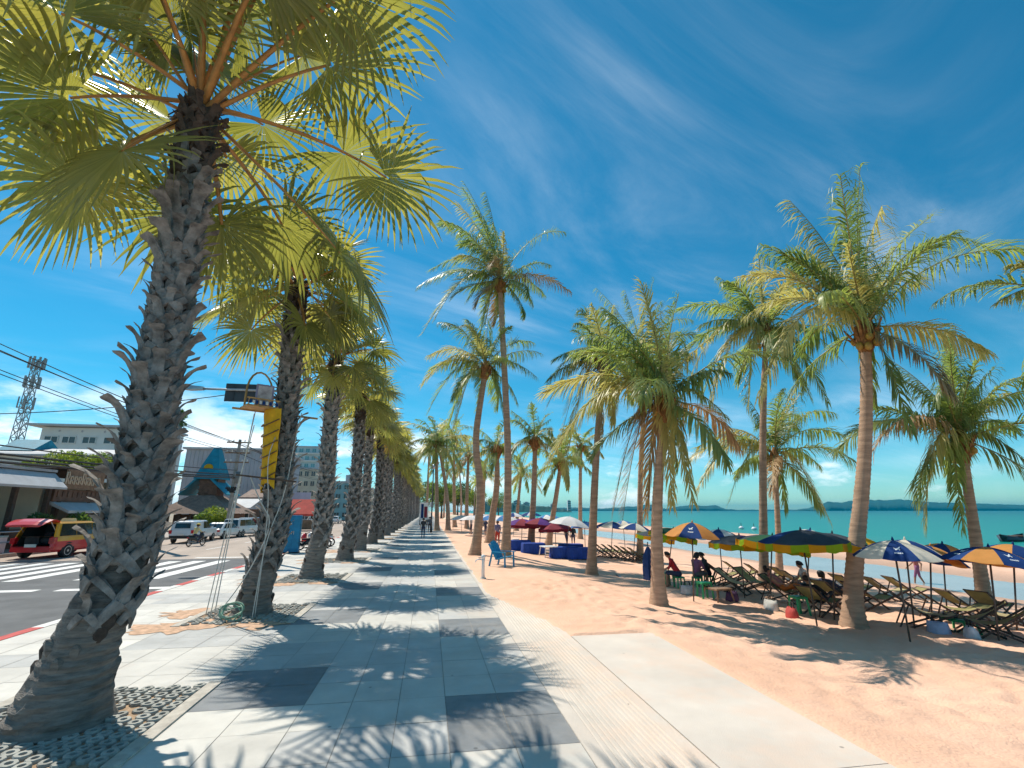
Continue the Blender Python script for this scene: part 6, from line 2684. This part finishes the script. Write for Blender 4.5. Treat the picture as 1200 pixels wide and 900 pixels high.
# telecom mast
pt = at_y(8, 560, 96)
root = thing('telecom_mast', 'grey lattice telecom mast with antenna panels at the far left', 'mast', (pt.x, 96, 0))
Ht = at_y(24, 421, 96).z
M_lat = mat('mast_steel', (.30, .31, .31), .6, .15, 4, metal=.3)
b = MB()
w0, w1 = .85, .42
cs = [(-1, -1), (1, -1), (1, 1), (-1, 1)]
nseg = 18
for i in range(nseg):
    za2, zb2 = Ht * i / nseg, Ht * (i + 1) / nseg
    wa, wb_ = w0 + (w1 - w0) * i / nseg, w0 + (w1 - w0) * (i + 1) / nseg
    for k in range(4):
        a, c = cs[k], cs[(k + 1) % 4]
        b.bar((a[0] * wa, a[1] * wa, za2), (a[0] * wb_, a[1] * wb_, zb2), .11, .11, 0)
        b.bar((a[0] * wa, a[1] * wa, za2), (c[0] * wb_, c[1] * wb_, zb2), .07, .07, 0)
        b.bar((c[0] * wa, c[1] * wa, za2), (a[0] * wb_, a[1] * wb_, zb2), .07, .07, 0)
        b.bar((a[0] * wb_, a[1] * wb_, zb2), (c[0] * wb_, c[1] * wb_, zb2), .06, .06, 0)
b.build('lattice', M_lat, root)
for z, n_ in ((Ht - .6, 9), (Ht - 4.2, 6), (Ht - 8, 5)):
    for i in range(n_):
        a = 2 * math.pi * i / n_
        b = MB()
        b.box((1.1 * math.cos(a), 1.1 * math.sin(a), z), (.2, .3, 2.0), 0, a)
        b.bar((0, 0, z), (1.08 * math.cos(a), 1.08 * math.sin(a), z), .06, .06, 0)
        b.build('antenna', M_lat, root)
    b = MB()
    pts = [(1.05 * math.cos(2 * math.pi * i / 16), 1.05 * math.sin(2 * math.pi * i / 16), z - .9) for i in range(17)]
    b.tube(pts, .06, 5, 0)
    b.build('platform_ring', M_lat, root)

# vine-topped post right behind the nearest palm
pv_ = at_y(212, 487, 31)
root = thing('vine_post', 'grey post with a tuft of green vine on top, right behind the nearest fan palm', 'post', (pv_.x, 31, 0))
zv = at_y(219, 487, 31).z
b = MB()
b.tube([(0, 0, -.2), (0, 0, zv * .6), (0, 0, zv)], [.2, .17, .17], 10, 0)
b.build('post', M_pconc, root, True)
M_vine = leaf_mat('vine_leaf', (.05, .12, .025), (.16, .30, .04), .3, .5)
M_shrub = leaf_mat('shrub_leaf', (.12, .19, .02), (.36, .45, .04), .35, .5, .03, .4)
M_green = leaf_mat('tree_leaf', (.045, .085, .022), (.12, .20, .03), .3, .5, .02, .45)


def leaf_clump(ctrs, n, size, rs, m, name, parent, sq=.8):
    """many small leaf faces spread through several blobs"""
    k = len(ctrs)
    w_ = np.array([c[3] ** 2 for c in ctrs])
    idx = rs.choice(k, n, p=w_ / w_.sum())
    C_ = np.array([c[:3] for c in ctrs])[idx]
    R_ = np.array([c[3] for c in ctrs])[idx]
    d = nrm(rs.randn(n, 3))
    rad_ = R_ * (.45 + .6 * rs.rand(n) ** .6)
    P_ = C_ + d * rad_[:, None] * np.array([1, 1, sq])
    ax1 = nrm(rs.randn(n, 3) + d * .4)
    ax2 = nrm(np.cross(ax1, rs.randn(n, 3)))
    s = size * rs.uniform(.6, 1.4, n)[:, None]
    V = np.stack([P_ - ax1 * s, P_ - ax2 * s * .35, P_ + ax1 * s, P_ + ax2 * s * .35], 1).reshape(-1, 3)
    F = np.arange(n * 4).reshape(-1, 4)
    return link(name, quads_mesh(name, V, F, np.zeros(n, int), [m]), parent)


RS = np.random.RandomState(5)
leaf_clump([(0, 0, zv, .35), (.1, 0, zv - .5, .28), (-.15, 0, zv + .2, .25)], 400, .09, RS, M_vine, 'vine', root)

# ------------------------------------------------------------------ buildings
M_bwhite = mat('painted_wall', (.62, .62, .60), .8, .08, .5, .1, 30)
M_bcream = mat('cream_wall', (.55, .48, .38), .85, .12, .6, .15, 30)
M_bgrey = mat('grey_cladding', (.36, .36, .40), .7, .12, .3, .1, 10)
M_roofg = mat('grey_roof_sheet', (.40, .41, .43), .6, .15, .6, .1, 20)
M_teal = mat('teal_roof', (.01, .21, .30), .6, .2, 2, .3, 20)
M_rbrown = mat('brown_roof_tile', (.24, .165, .13), .85, .25, 3, .4, 25)
M_bpink = mat('pink_wall', (.52, .26, .22), .8, .15, 1)
M_win = mat('window_dark', (.035, .055, .06), .15, .3, 2, spec=.7)
M_wteal = mat('window_teal', (.10, .26, .30), .12, .25, .5, spec=.7)
M_awn = mat('awning_grey', (.47, .48, .50), .8, .08, 2)
M_awnr = mat('awning_red', (.55, .07, .05), .8, .15, 2)
M_brick = mat('brown_panel', (.17, .095, .065), .8, .3, 3, .2, 20)
M_lett = mat('sign_letter', (.60, .47, .34), .7, .1, 5)


def part(nm, m, parent, fn, smooth=False):
    b = MB()
    fn(b)
    return b.build(nm, m, parent, smooth)


def win(root, c, s, m=M_win, fr=M_bwhite, axis='y', sill=False):
    """a window part with its frame: axis = the wall's normal"""
    c = Vector(c)
    if axis == 'y':
        w_ = part('window', m, root, lambda b: b.box(c, (s[0], .06, s[1]), 0))
        part('frame', fr, w_, lambda b: [b.box(c + Vector((dx * s[0] / 2, -.035, 0)), (.08, .06, s[1] + .08), 0) for dx in (-1, 0, 1)] + [b.box(c + Vector((0, -.036, dz * s[1] / 2)), (s[0] + .08, .06, .08), 0) for dz in (-1, 1)])
    else:
        w_ = part('window', m, root, lambda b: b.box(c, (.06, s[0], s[1]), 0))
        part('frame', fr, w_, lambda b: [b.box(c + Vector((.035, dx * s[0] / 2, 0)), (.06, .08, s[1] + .08), 0) for dx in (-1, 0, 1)] + [b.box(c + Vector((.036, 0, dz * s[1] / 2)), (.06, s[0] + .08, .08), 0) for dz in (-1, 1)])
    return w_


FX = -22.0


def yfor(u, x=FX):
    r = ray(u, 598)
    return x / r.x * r.y


# open-fronted restaurant, near unit with the grey awning
yA, yB = 20.0, yfor(50)
zt1, zb1 = at_y(0, 550, yfor(0)).z, at_y(0, 571, yfor(0)).z
root = thing('cafe', 'open-fronted cafe with a grey awning and brown posts at the far left', 'building', (FX, (yA + yB) / 2, 0))
hl_ = (yB - yA) / 2
part('wall', M_bcream, root, lambda b: (b.box((-7, 0, 1.9), (.25, 2 * hl_, 3.8), 0), b.box((-3.5, hl_ - .1, 1.9), (6.7, .2, 3.8), 0)))
part('roof', M_roofg, root, lambda b: b.box((-3.5, 0, zt1 + .35), (7.6, 2 * hl_, .14), 0, mtx=Matrix.Rotation(.06, 3, 'Y')))
part('awning', M_awn, root, lambda b: b.loft([[(.2, y_, zt1), (1.0, y_, zb1 + .12), (1.0, y_, zb1), (.1, y_, zt1 - .15)] for y_ in (-hl_, hl_)], 0))
for y_ in frange(-hl_ + .3, hl_, 2.35) + [hl_ - .12]:
    part('post', M_wood, root, lambda b: b.box((.15, y_, 1.6), (.22, .22, 3.2), 0))
part('low_wall', M_brick, root, lambda b: b.box((-.1, 0, .5), (.16, 2 * hl_ - .4, 1.0), 0))
part('counter', M_bcream, root, lambda b: b.box((-2.6, 0, .55), (.7, 2 * hl_ * .7, 1.1), 0))
for k in range(4):
    part('panel', M_win if k % 2 else M_bcream, root, lambda b: b.box((-6.8, -hl_ * .7 + k * hl_ * .48, 1.9), (.08, 1.6, 1.7), 0))

# sign-carrying restaurant unit
yC, yD = yB + .05, yfor(152)
root = thing('restaurant', 'brown timber restaurant with a carved sign and yellow-green roof plants behind the nearest palm', 'building', (FX, (yC + yD) / 2, 0))
hl2 = (yD - yC) / 2
ym = (yC + yD) / 2
zs0, zs1 = at_y(80, 574, yfor(80)).z, at_y(80, 552, yfor(80)).z
part('wall', M_bcream, root, lambda b: (b.box((-8, 0, 2.0), (.25, 2 * hl2, 4.0), 0), b.box((-4, hl2 - .1, 2.0), (7.7, .2, 4.0), 0)))
part('roof', M_rbrown, root, lambda b: b.box((-4, 0, zs1 + .1), (8.6, 2 * hl2, .16), 0))
part('fascia', M_brick, root, lambda b: (b.box((.28, 0, zs0 - .38), (.14, 2 * hl2, .7), 0), [b.box((.37, -hl2 + .3 + .42 * k, zs0 - .3), (.05, .16, .34), 0) for k in range(int(hl2 * 2 / .42))]))
part('awning', M_awn, root, lambda b: b.loft([[(.2, y_, zs0 - .72), (1.3, y_, zs0 - 1.25), (1.3, y_, zs0 - 1.4), (.1, y_, zs0 - .86)] for y_ in (-hl2, hl2)], 0))
sgn = part('sign_board', M_worn if False else M_wood_l, root, lambda b: b.box((.46, (yfor(50) + yfor(104)) / 2 - ym + .3, (zs0 + zs1) / 2), (.1, yfor(104) - yfor(50) - .5, zs1 - zs0), 0))


def letters(b):
    r_ = random.Random(3)
    y0_ = yfor(57) - ym
    y1_ = yfor(100) - ym
    n_ = 9
    for k in range(n_):
        y_ = y0_ + (y1_ - y0_) * k / n_
        st = (y1_ - y0_) / n_
        h = (zs1 - zs0) * (.62 if k in (0, 4) else .42)
        zc_ = zs0 + (zs1 - zs0) * .25
        b.bar((.53, y_ + .1 * st, zc_), (.53, y_ + .1 * st, zc_ + h), .10, .03, 0, (1, 0, 0))
        b.tube([(.53, y_ + .1 * st, zc_ + h * .9), (.53, y_ + .5 * st, zc_ + h), (.53, y_ + .7 * st, zc_ + h * .65), (.53, y_ + .4 * st, zc_ + h * .4), (.53, y_ + .75 * st, zc_ + r_.uniform(0, .2) * h)], .045, 5, 0)


part('sign_lettering', M_lett, sgn, letters)
for y_ in frange(-hl2 + .6, hl2, 2.6):
    part('post', M_wood, root, lambda b: b.box((.2, y_, 1.7), (.24, .24, 3.4), 0))
part('low_wall', M_brick, root, lambda b: (b.box((0, 0, .55), (.16, 2 * hl2 - .4, 1.1), 0), [b.box((.1, -hl2 + .5 + .6 * k, .55), (.05, .1, 1.0), 0) for k in range(int(hl2 * 3.2))]))
for k in range(4):
    part('table', M_wood_l, root, lambda b: (b.box((-2.5, -hl2 * .7 + k * 2.6, .75), (.9, .9, .05), 0), b.box((-2.5, -hl2 * .7 + k * 2.6, .37), (.1, .1, .74), 0)))
for k, (ua, ub, v_, lab) in enumerate([(20, 40, 548, 'small yellow-green shrub on the cafe roof at the far left'), (42, 78, 540, 'long yellow-green roof shrub left of the sign-carrying restaurant'), (70, 104, 541, 'yellow-green roof shrub above the restaurant sign'), (100, 126, 543, 'yellow-green roof shrub half behind the nearest palm trunk')]):
    ya_, yb2 = yfor(ua, -23.5), yfor(ub, -23.5)
    zz_ = at_y((ua + ub) / 2, v_, (ya_ + yb2) / 2).z
    rt = thing('roof_shrub', lab, 'shrub', (-23.5, (ya_ + yb2) / 2, zz_ - .9), 0, 'roof garden shrubs')
    n_ = 6
    leaf_clump([(RS.uniform(-.6, .6), -(yb2 - ya_) / 2 + (yb2 - ya_) * (q_ + .5) / n_, .75 + RS.uniform(-.2, .35), .62 + RS.uniform(-.1, .2)) for q_ in range(n_)], 1500, .11, RS, M_shrub, 'foliage', rt)
    part('planter', M_rbrown, rt, lambda b: b.box((0, 0, .1), (1.0, yb2 - ya_, .5), 0))

# inner green plants in the restaurant
for k, (u_, x_, lab) in enumerate([(48, -20.9, 'green potted bush behind the taxi roof'), (92, -20.7, 'leafy potted bush by the restaurant posts, behind the taxi bonnet')]):
    y_ = yfor(u_, x_)
    rt = thing('potted_bush', lab, 'plant', (x_, y_, 0))
    leaf_clump([(0, 0, 1.5, .5), (.1, .4, 1.35, .45), (0, -.4, 1.3, .4)], 700, .10, RS, M_vine, 'foliage', rt)
    part('pot', M_rbrown, rt, lambda b: b.tube([(0, 0, 0), (0, 0, .6), (0, 0, .66)], [.22, .32, .34], 12, 0), True)
# pavement railing and white planter box by the taxi
yk = 31.0
rt = thing('railing', 'grey metal railing on the far pavement left of the taxi', 'railing', (-20.2, 28.0, 0))
part('rail', M_metal, rt, lambda b: [b.tube([(0, -4, z), (0, 2.0, z)], .03, 6, 0) for z in (.5, .98)])
for k in range(6):
    part('post', M_metal, rt, lambda b: b.tube([(0, -4 + 1.2 * k, 0), (0, -4 + 1.2 * k, 1.0)], .035, 6, 0))
rt = thing('ice_chest', 'pale blue and white ice chest on the far pavement behind the taxi', 'cool box', (-20.7, 27.6, 0))
part('body', M_wplast, rt, lambda b: b.box((0, 0, .36), (.7, 1.5, .72), 0))
part('lid', mat('pale_teal', (.30, .48, .50), .5), rt, lambda b: b.box((0, 0, .76), (.74, 1.54, .08), 0))

# white flat-roofed building behind
yW = 62.0
xa, xb = at_y(50, 500, yW).x, at_y(192, 500, yW).x
zr, zw = at_y(45, 497, yW).z, at_y(60, 515, yW).z
root = thing('white_building', 'long white building with a thin flat roof and small square windows, behind the roof shrubs', 'building', ((xa + xb) / 2, yW, 0))
hx_ = (xb - xa) / 2
part('wall', M_bwhite, root, lambda b: b.box((0, 2.5, (zr - .3) / 2), (2 * hx_, 5, zr - .3), 0))
part('roof', M_roofg, root, lambda b: b.box((-.5, 2.4, zr - .12), (2 * hx_ + 1.4, 6.5, .22), 0))
for ua, ub in ((54, 66), (75, 87), (99, 111), (124, 137), (150, 163), (172, 184)):
    x_ = (at_y(ua, 515, yW).x + at_y(ub, 515, yW).x) / 2 - (xa + xb) / 2
    win(root, (x_, -.02, zw), ((ub - ua) / 579 * yW * 1.05, .75))
part('string_course', M_bgrey, root, lambda b: b.box((0, -.06, zw - 1.2), (2 * hx_, .1, .12), 0))
part('vent', M_bgrey, root, lambda b: [b.box((-hx_ + 1.8 + 2.3 * k, -.03, zw + 1.0), (.14, .06, .2), 0) for k in range(int(hx_ * .85))])
# low white extension and tiled roof in front of it
ye = 50.0
xa, xb = at_y(-30, 540, ye).x, at_y(150, 540, ye).x
zr2 = at_y(60, 523, ye).z
root = thing('annex', 'low white annex with a teal roof edge in front of the long white building', 'building', ((xa + xb) / 2, ye, 0))
part('wall', M_bwhite, root, lambda b: b.box((0, 3, zr2 / 2 - .3), (xb - xa, 6, zr2 - .6), 0))
part('roof', M_roofg, root, lambda b: b.loft([[(x_, -.5, zr2 - .75), (x_, 3, zr2 + .1), (x_, 6.5, zr2 - .75), (x_, 6.5, zr2 - .9), (x_, -.5, zr2 - .9)] for x_ in (-(xb - xa) / 2 - .3, (xb - xa) / 2 + .3)], 0))
part('gable', M_teal, root, lambda b: b.loft([[(x_, 1.0, zr2 - .3), (x_, 3, zr2 + .95), (x_, 5.0, zr2 - .3)] for x_ in (-5.5, -2.6)], 0))
win(root, (2.6, -.02, zr2 - 1.3), (.9, .8))

# spire-roofed pavilion
yp = 54.0


def Xp(u):
    return at_y(u, 570, yp).x


def Zp(v):
    return at_y(235, v, yp).z


xc = Xp(234)
root = thing('pavilion', 'brown timber pavilion with a steep teal spire roof right of the nearest palm', 'building', (xc, yp, 0))
X0, X1 = Xp(196) - xc, Xp(272) - xc
part('wall', M_brick, root, lambda b: b.box(((X0 + X1) / 2, 3.6, Zp(603) / 2), ((X1 - X0) * .9, 4, Zp(603)), 0))
for k in range(6):
    x_ = X0 + .4 + (X1 - X0 - .8) * k / 5
    part('post', M_wood, root, lambda b: b.box((x_, .2, Zp(600) / 2), (.24, .24, Zp(600)), 0))
part('eaves_roof', M_rbrown, root, lambda b: b.loft([[(X0 - .6, -.7, Zp(602)), (X1 + .6, -.7, Zp(602)), (X1 + .6, 6.4, Zp(602)), (X0 - .6, 6.4, Zp(602))],
                                                    [(X0 + 1.6, 1.5, Zp(580)), (X1 - 2.2, 1.5, Zp(580)), (X1 - 2.2, 4.3, Zp(580)), (X0 + 1.6, 4.3, Zp(580))]], 0))
part('lantern', M_brick, root, lambda b: (b.box((0.0, 2.9, (Zp(582) + Zp(556)) / 2), (1.75, 1.9, Zp(556) - Zp(582)), 0), [b.box((0, 1.9, Zp(580) + .42 * k + .2), (1.85, .12, .1), 0) for k in range(5)]))
for s, u0_, u1_ in ((-1, 204, 221), (1, 238, 262)):
    xA_, xB_ = Xp(u0_) - xc, Xp(u1_) - xc
    lo_, hi_ = (xA_, xB_) if s < 0 else (xB_, xA_)
    part('side_roof', M_teal, root, lambda b: b.loft([[(lo_, 1.0, Zp(580)), (hi_, 1.4, Zp(561)), (hi_, 4.4, Zp(561)), (lo_, 4.8, Zp(580))], [(lo_, 1.0, Zp(580) + .12), (hi_, 1.4, Zp(561) + .3), (hi_, 4.4, Zp(561) + .3), (lo_, 4.8, Zp(580) + .12)]], 0))
zz0, zz1 = Zp(560), Zp(521)
part('spire_roof', M_teal, root, lambda b: b.loft([[(-1.35 * q_, 2.9 - 1.5 * q_, z), (1.15 * q_, 2.9 - 1.5 * q_, z), (1.15 * q_, 2.9 + 1.5 * q_, z), (-1.35 * q_, 2.9 + 1.5 * q_, z)] for z, q_ in ((zz0, 1.0), (zz0 + (zz1 - zz0) * .5, .62), (zz1, .22))], 0))
part('emblem', M_yellow, root, lambda b: b.tube([(-.2, 1.75, Zp(547)), (-.2, 1.98, Zp(547) + .02)], .45, 16, 0))
for k, (u_, v_, r_, lab) in enumerate([(252, 604, 1.1, 'yellow-leaved garden shrub in front of the pavilion'), (240, 608, .8, 'low green garden shrub at the pavilion steps'), (262, 608, .8, 'low flowering shrub right of the pavilion, behind the white saloon')]):
    x_ = at_y(u_, 600, yp - 3).x
    rt = thing('garden_shrub', lab, 'shrub', (x_, yp - 3, 0), 0, 'pavilion garden shrubs')
    zc_ = at_y(u_, v_, yp - 3).z
    leaf_clump([(0, 0, zc_, r_), (.6, .2, zc_ - .5, r_ * .8), (-.6, 0, zc_ - .5, r_ * .7)], 1300, .13, RS, M_shrub if k != 1 else M_vine, 'foliage', rt)
    part('stem', M_wood, rt, lambda b: [b.tube([(dx * .3, 0, 0), (dx, .1, zc_)], [.06, .03], 6, 0) for dx in (-.5, 0, .5)])

# grey hall
yh = 84.0
xa, xb = at_y(212, 570, yh).x, at_y(318, 570, yh).x
zh = at_y(260, 527, yh).z
root = thing('hall', 'wide grey metal-clad hall behind the leaning utility pole', 'building', ((xa + xb) / 2, yh, 0))
hx_ = (xb - xa) / 2
part('wall', M_bgrey, root, lambda b: b.box((0, 8, zh / 2), (2 * hx_, 16, zh), 0))
part('roof', M_roofg, root, lambda b: b.box((0, 8, zh + .15), (2 * hx_ + 1, 17, .3), 0))
part('ribs', M_roofg, root, lambda b: [b.box((-hx_ + .6 * k, -.04, zh / 2), (.06, .08, zh), 0) for k in range(int(2 * hx_ / .6))])
# small houses right of the pavilion
yq = 62.0
for k, (ua, ub, va, wallm, roofm, lab) in enumerate([(268, 292, 590, M_brick, M_roofg, 'low dark-fronted shop with a pale roof right of the pavilion'), (284, 312, 578, M_bpink, M_rbrown, 'pink house with a brown roof left of the rope-wrapped palm')]):
    xa, xb = at_y(ua, 600, yq + 4 * k).x, at_y(ub, 600, yq + 4 * k).x
    zt3 = at_y(ua, va, yq + 4 * k).z
    root = thing('shop', lab, 'building', ((xa + xb) / 2, yq + 4 * k, 0))
    w3 = xb - xa
    part('wall', wallm, root, lambda b: b.box((0, 3, zt3 / 2 - .2), (w3, 6, zt3 - .4), 0))
    part('roof', roofm, root, lambda b: b.loft([[(x_, -.8, zt3 - .5), (x_, 3, zt3 + .6), (x_, 6.6, zt3 - .5), (x_, 6.6, zt3 - .65), (x_, -.8, zt3 - .65)] for x_ in (-w3 / 2 - .3, w3 / 2 + .3)], 0))
    part('door', M_win, root, lambda b: b.box((-w3 * .1, -.03, 1.1), (w3 * .45, .06, 2.2), 0))
    win(root, (w3 * .3, -.02, 1.6), (.9, 1.1))


def block(name, lab, y, ua, ub, vt, wallm, winm, floors, bays, vb=600, roofm=None, depth=14, band=None):
    xa, xb = at_y(ua, 560, y).x, at_y(ub, 560, y).x
    zt3 = at_y((ua + ub) / 2, vt, y).z
    root = thing(name, lab, 'building', ((xa + xb) / 2, y, 0))
    w3 = xb - xa
    part('wall', wallm, root, lambda b: b.box((0, depth / 2, zt3 / 2), (w3, depth, zt3), 0))
    part('roof', roofm or M_roofg, root, lambda b: (b.box((0, depth / 2, zt3 + .2), (w3 + .5, depth + .5, .4), 0), b.box((w3 * .2, depth / 2, zt3 + 1.2), (w3 * .25, 3, 1.8), 0)))
    fh = zt3 / floors
    for f_ in range(floors):
        for q_ in range(bays):
            x_ = -w3 / 2 + w3 * (q_ + .5) / bays
            win(root, (x_, -.02, fh * (f_ + .55)), (w3 / bays * .62, fh * .5), winm, wallm)
        if band:
            part('balcony', band, root, lambda b: b.box((0, -.45, fh * f_ + .35), (w3, .8, .5), 0))
    # flank that looks to the road
    nb = max(2, int(depth / 3.5))
    for f_ in range(floors):
        for q_ in range(nb):
            win(root, (w3 / 2 + .02, depth * (q_ + .5) / nb, fh * (f_ + .55)), (depth / nb * .55, fh * .5), winm, wallm, 'x')
    return root


block('hotel', 'tall pale teal glass hotel rising between the second and third fan palms', 185, 338, 384, 524, mat('hotel_wall', (.42, .52, .56), .6, .08, .3), M_wteal, 9, 6, band=M_bwhite)
block('apartment_block', 'grey apartment block with dark window openings below the glass hotel', 120, 340, 378, 550, M_bcream, M_win, 5, 5)
block('shophouse', 'teal and white shophouse seen between the third and fourth fan palms', 110, 384, 412, 566, mat('teal_wall', (.20, .38, .42), .8, .1, .5), M_win, 4, 3)
block('shophouse', 'low cream shophouse behind the fourth fan palm', 130, 408, 432, 572, M_bcream, M_win, 3, 3)
block('shophouse', 'white shophouse far up the road behind the fan palm row', 160, 428, 452, 574, M_bwhite, M_win, 4, 3)
block('shophouse', 'pinkish shophouse near the vanishing end of the road', 190, 448, 474, 578, M_bpink, M_win, 4, 3)

# red awning and signs between second and third palms
yr_ = 52.0
xa, xb = at_y(330, 595, yr_).x, at_y(369, 595, yr_).x
z0_, z1_ = at_y(350, 604, yr_).z, at_y(350, 588, yr_).z
root = thing('market_stall', 'street stall with a red awning above the white van', 'stall', ((xa + xb) / 2 - 1.0, yr_ + 4, 0))
w3 = (xb - xa) * 1.1
part('awning', M_awnr, root, lambda b: b.loft([[(x_, 0, z0_ + .1), (x_, 1.6, z1_ + .35), (x_, 3.2, z0_ + .1), (x_, 3.2, z0_ - .1), (x_, 0, z0_ - .1)] for x_ in (-w3 / 2, w3 / 2)], 0))
for sx in (-1, 1):
    for y_ in (.1, 3.1):
        part('post', M_metal, root, lambda b: b.tube([(sx * w3 * .47, y_, 0), (sx * w3 * .47, y_, z0_ + .1)], .04, 6, 0))
part('counter', M_wood_l, root, lambda b: b.box((0, .6, .5), (w3 * .85, .6, 1.0), 0))
yb_ = 70.0
xs_ = at_y(345, 580, yb_).x
root = thing('billboard', 'white and lilac roadside billboard over the red awning', 'billboard', (xs_, yb_, 0))
zb0, zb1 = at_y(350, 590, yb_).z, at_y(350, 577, yb_).z
part('board', mat('lilac_board', (.50, .46, .56), .6, .15, .6), root, lambda b: b.box((0, 0, (zb0 + zb1) / 2), (4.2, .15, zb1 - zb0), 0))
part('post', M_metal, root, lambda b: [b.box((s_ * 1.6, .1, zb0 / 2), (.14, .14, zb0), 0) for s_ in (-1, 1)])

# far wooded end of the bay and broadleaf trees closing the promenade
M_trunkb = mat('tree_bark', (.14, .10, .075), .9, .3, 5, .5, 20)


def tree(loc, h, r, label, m, seed, group=None, n=2600):
    rs = np.random.RandomState(seed)
    rt = thing('broadleaf_tree', label, 'tree', loc, 0, group)
    bl = [(rs.uniform(-.6, .6) * r, rs.uniform(-.6, .6) * r, h * rs.uniform(.5, .92), r * rs.uniform(.35, .6)) for _ in range(9)]
    part('trunk', M_trunkb, rt, lambda b: (b.tube([(0, 0, -.2), (.05, 0, h * .25), (0, .1, h * .55)], [.32, .22, .16], 8, 0), [b.tube([(0, .05, h * .35), (q_[0] * .5, q_[1] * .5, (h * .4 + q_[2]) / 2), (q_[0], q_[1], q_[2])], [.13, .09, .04], 6, 0) for q_ in bl]))
    leaf_clump(bl, n, .22 + h * .012, rs, m, 'crown', rt, .8)


for i, (u, v, h, r, lab) in enumerate([(517, 608, 9, 4.5, 'dark broadleaf tree behind the lamp post at the promenade\'s end'), (536, 606, 10, 5.5, 'wide broadleaf tree closing the beach\'s far end, right of the lamp post'),
                                       (556, 605, 9, 5, 'round broadleaf tree behind the far white umbrellas'), (500, 606, 10, 5, 'broadleaf tree at the very end of the walkway'),
                                       (584, 603.5, 10, 6, 'broadleaf tree on the far shore right of the wide tree'), (545, 604, 13, 7, 'tall broadleaf tree rising behind the far coconut crowns')]):
    p_ = on_ground(u, v, -.1)
    tree(Vector((p_.x, p_.y, -.2)), h, r, lab, M_green if i % 2 else M_shrub, 700 + i, 'broadleaf trees at the far end')
# wooded headland with a few towers, far across the bay
hb = MB()
rr = []
for u in range(556, 672, 3):
    t = (u - 556) / 116
    d_ = 900
    r_ = ray(u, 600)
    dv = Vector((r_.x, r_.y, 0))
    p_ = dv * (d_ / dv.dot(HEAD))
    hh = (16 * (1 - t) + 4 + 5 * mnoise.noise((u * .35, 0, 0)) + 4 * mnoise.noise((u * .9, 3, 0))) * (1 if t < .85 else (1 - t) / .15)
    n_ = p_.normalized()
    rr.append([p_ - n_ * 40 + Vector((0, 0, -1.5)), p_ - n_ * 25 + Vector((0, 0, max(.4, hh * .8))), p_ + Vector((0, 0, max(.5, hh))), p_ + n_ * 60 + Vector((0, 0, -1.5))])
hb.loft(rr, 0, True, True)
tag(hb.build('headland', M_hill), kind='structure')
for i, (u, v0_, w_, lab) in enumerate([(606, 588, 14, 'far hazy hotel block on the headland, left one'), (617, 590, 12, 'far hazy hotel block on the headland, second from left'), (648, 592, 10, 'far hazy tower on the headland, right of the leaning palm trunk'), (667, 588, 6, 'thin far tower at the tip of the headland')]):
    r_ = ray(u, 600)
    dv = Vector((r_.x, r_.y, 0))
    p_ = dv * (930 / dv.dot(HEAD))
    h_ = (600 - v0_) / 579 * 930
    rt = thing('far_tower', lab, 'building', (p_.x, p_.y, 0), -YAW)
    part('wall', M_bwhite, rt, lambda b: b.box((0, 0, h_ / 2), (w_, 12, h_), 0))
    part('window_bands', M_win, rt, lambda b: [b.box((0, -6.1, h_ * (q_ + .5) / 6), (w_ * .85, .3, h_ / 14), 0) for q_ in range(6)])
    part('roof', M_bgrey, rt, lambda b: b.box((0, 0, h_ + .8), (w_ * .5, 6, 1.6), 0))

# ------------------------------------------------------------------ sea air
hzm = bpy.data.materials.new('haze')
hzm.use_nodes = True
hnt = hzm.node_tree
hnt.nodes.remove(hnt.nodes['Principled BSDF'])
pv = nd(hnt, 'ShaderNodeVolumePrincipled')
pv.inputs['Density'].default_value = 1.3e-4
pv.inputs['Color'].default_value = (.0, .46, .70, 1)
pv.inputs['Anisotropy'].default_value = .1
hnt.links.new(pv.outputs[0], hnt.nodes['Material Output'].inputs['Volume'])
b = MB()
b.box((2000, 1500, 38), (11000, 11000, 84), 0)
hz_ = b.build('haze', hzm)
tag(hz_, kind='stuff')
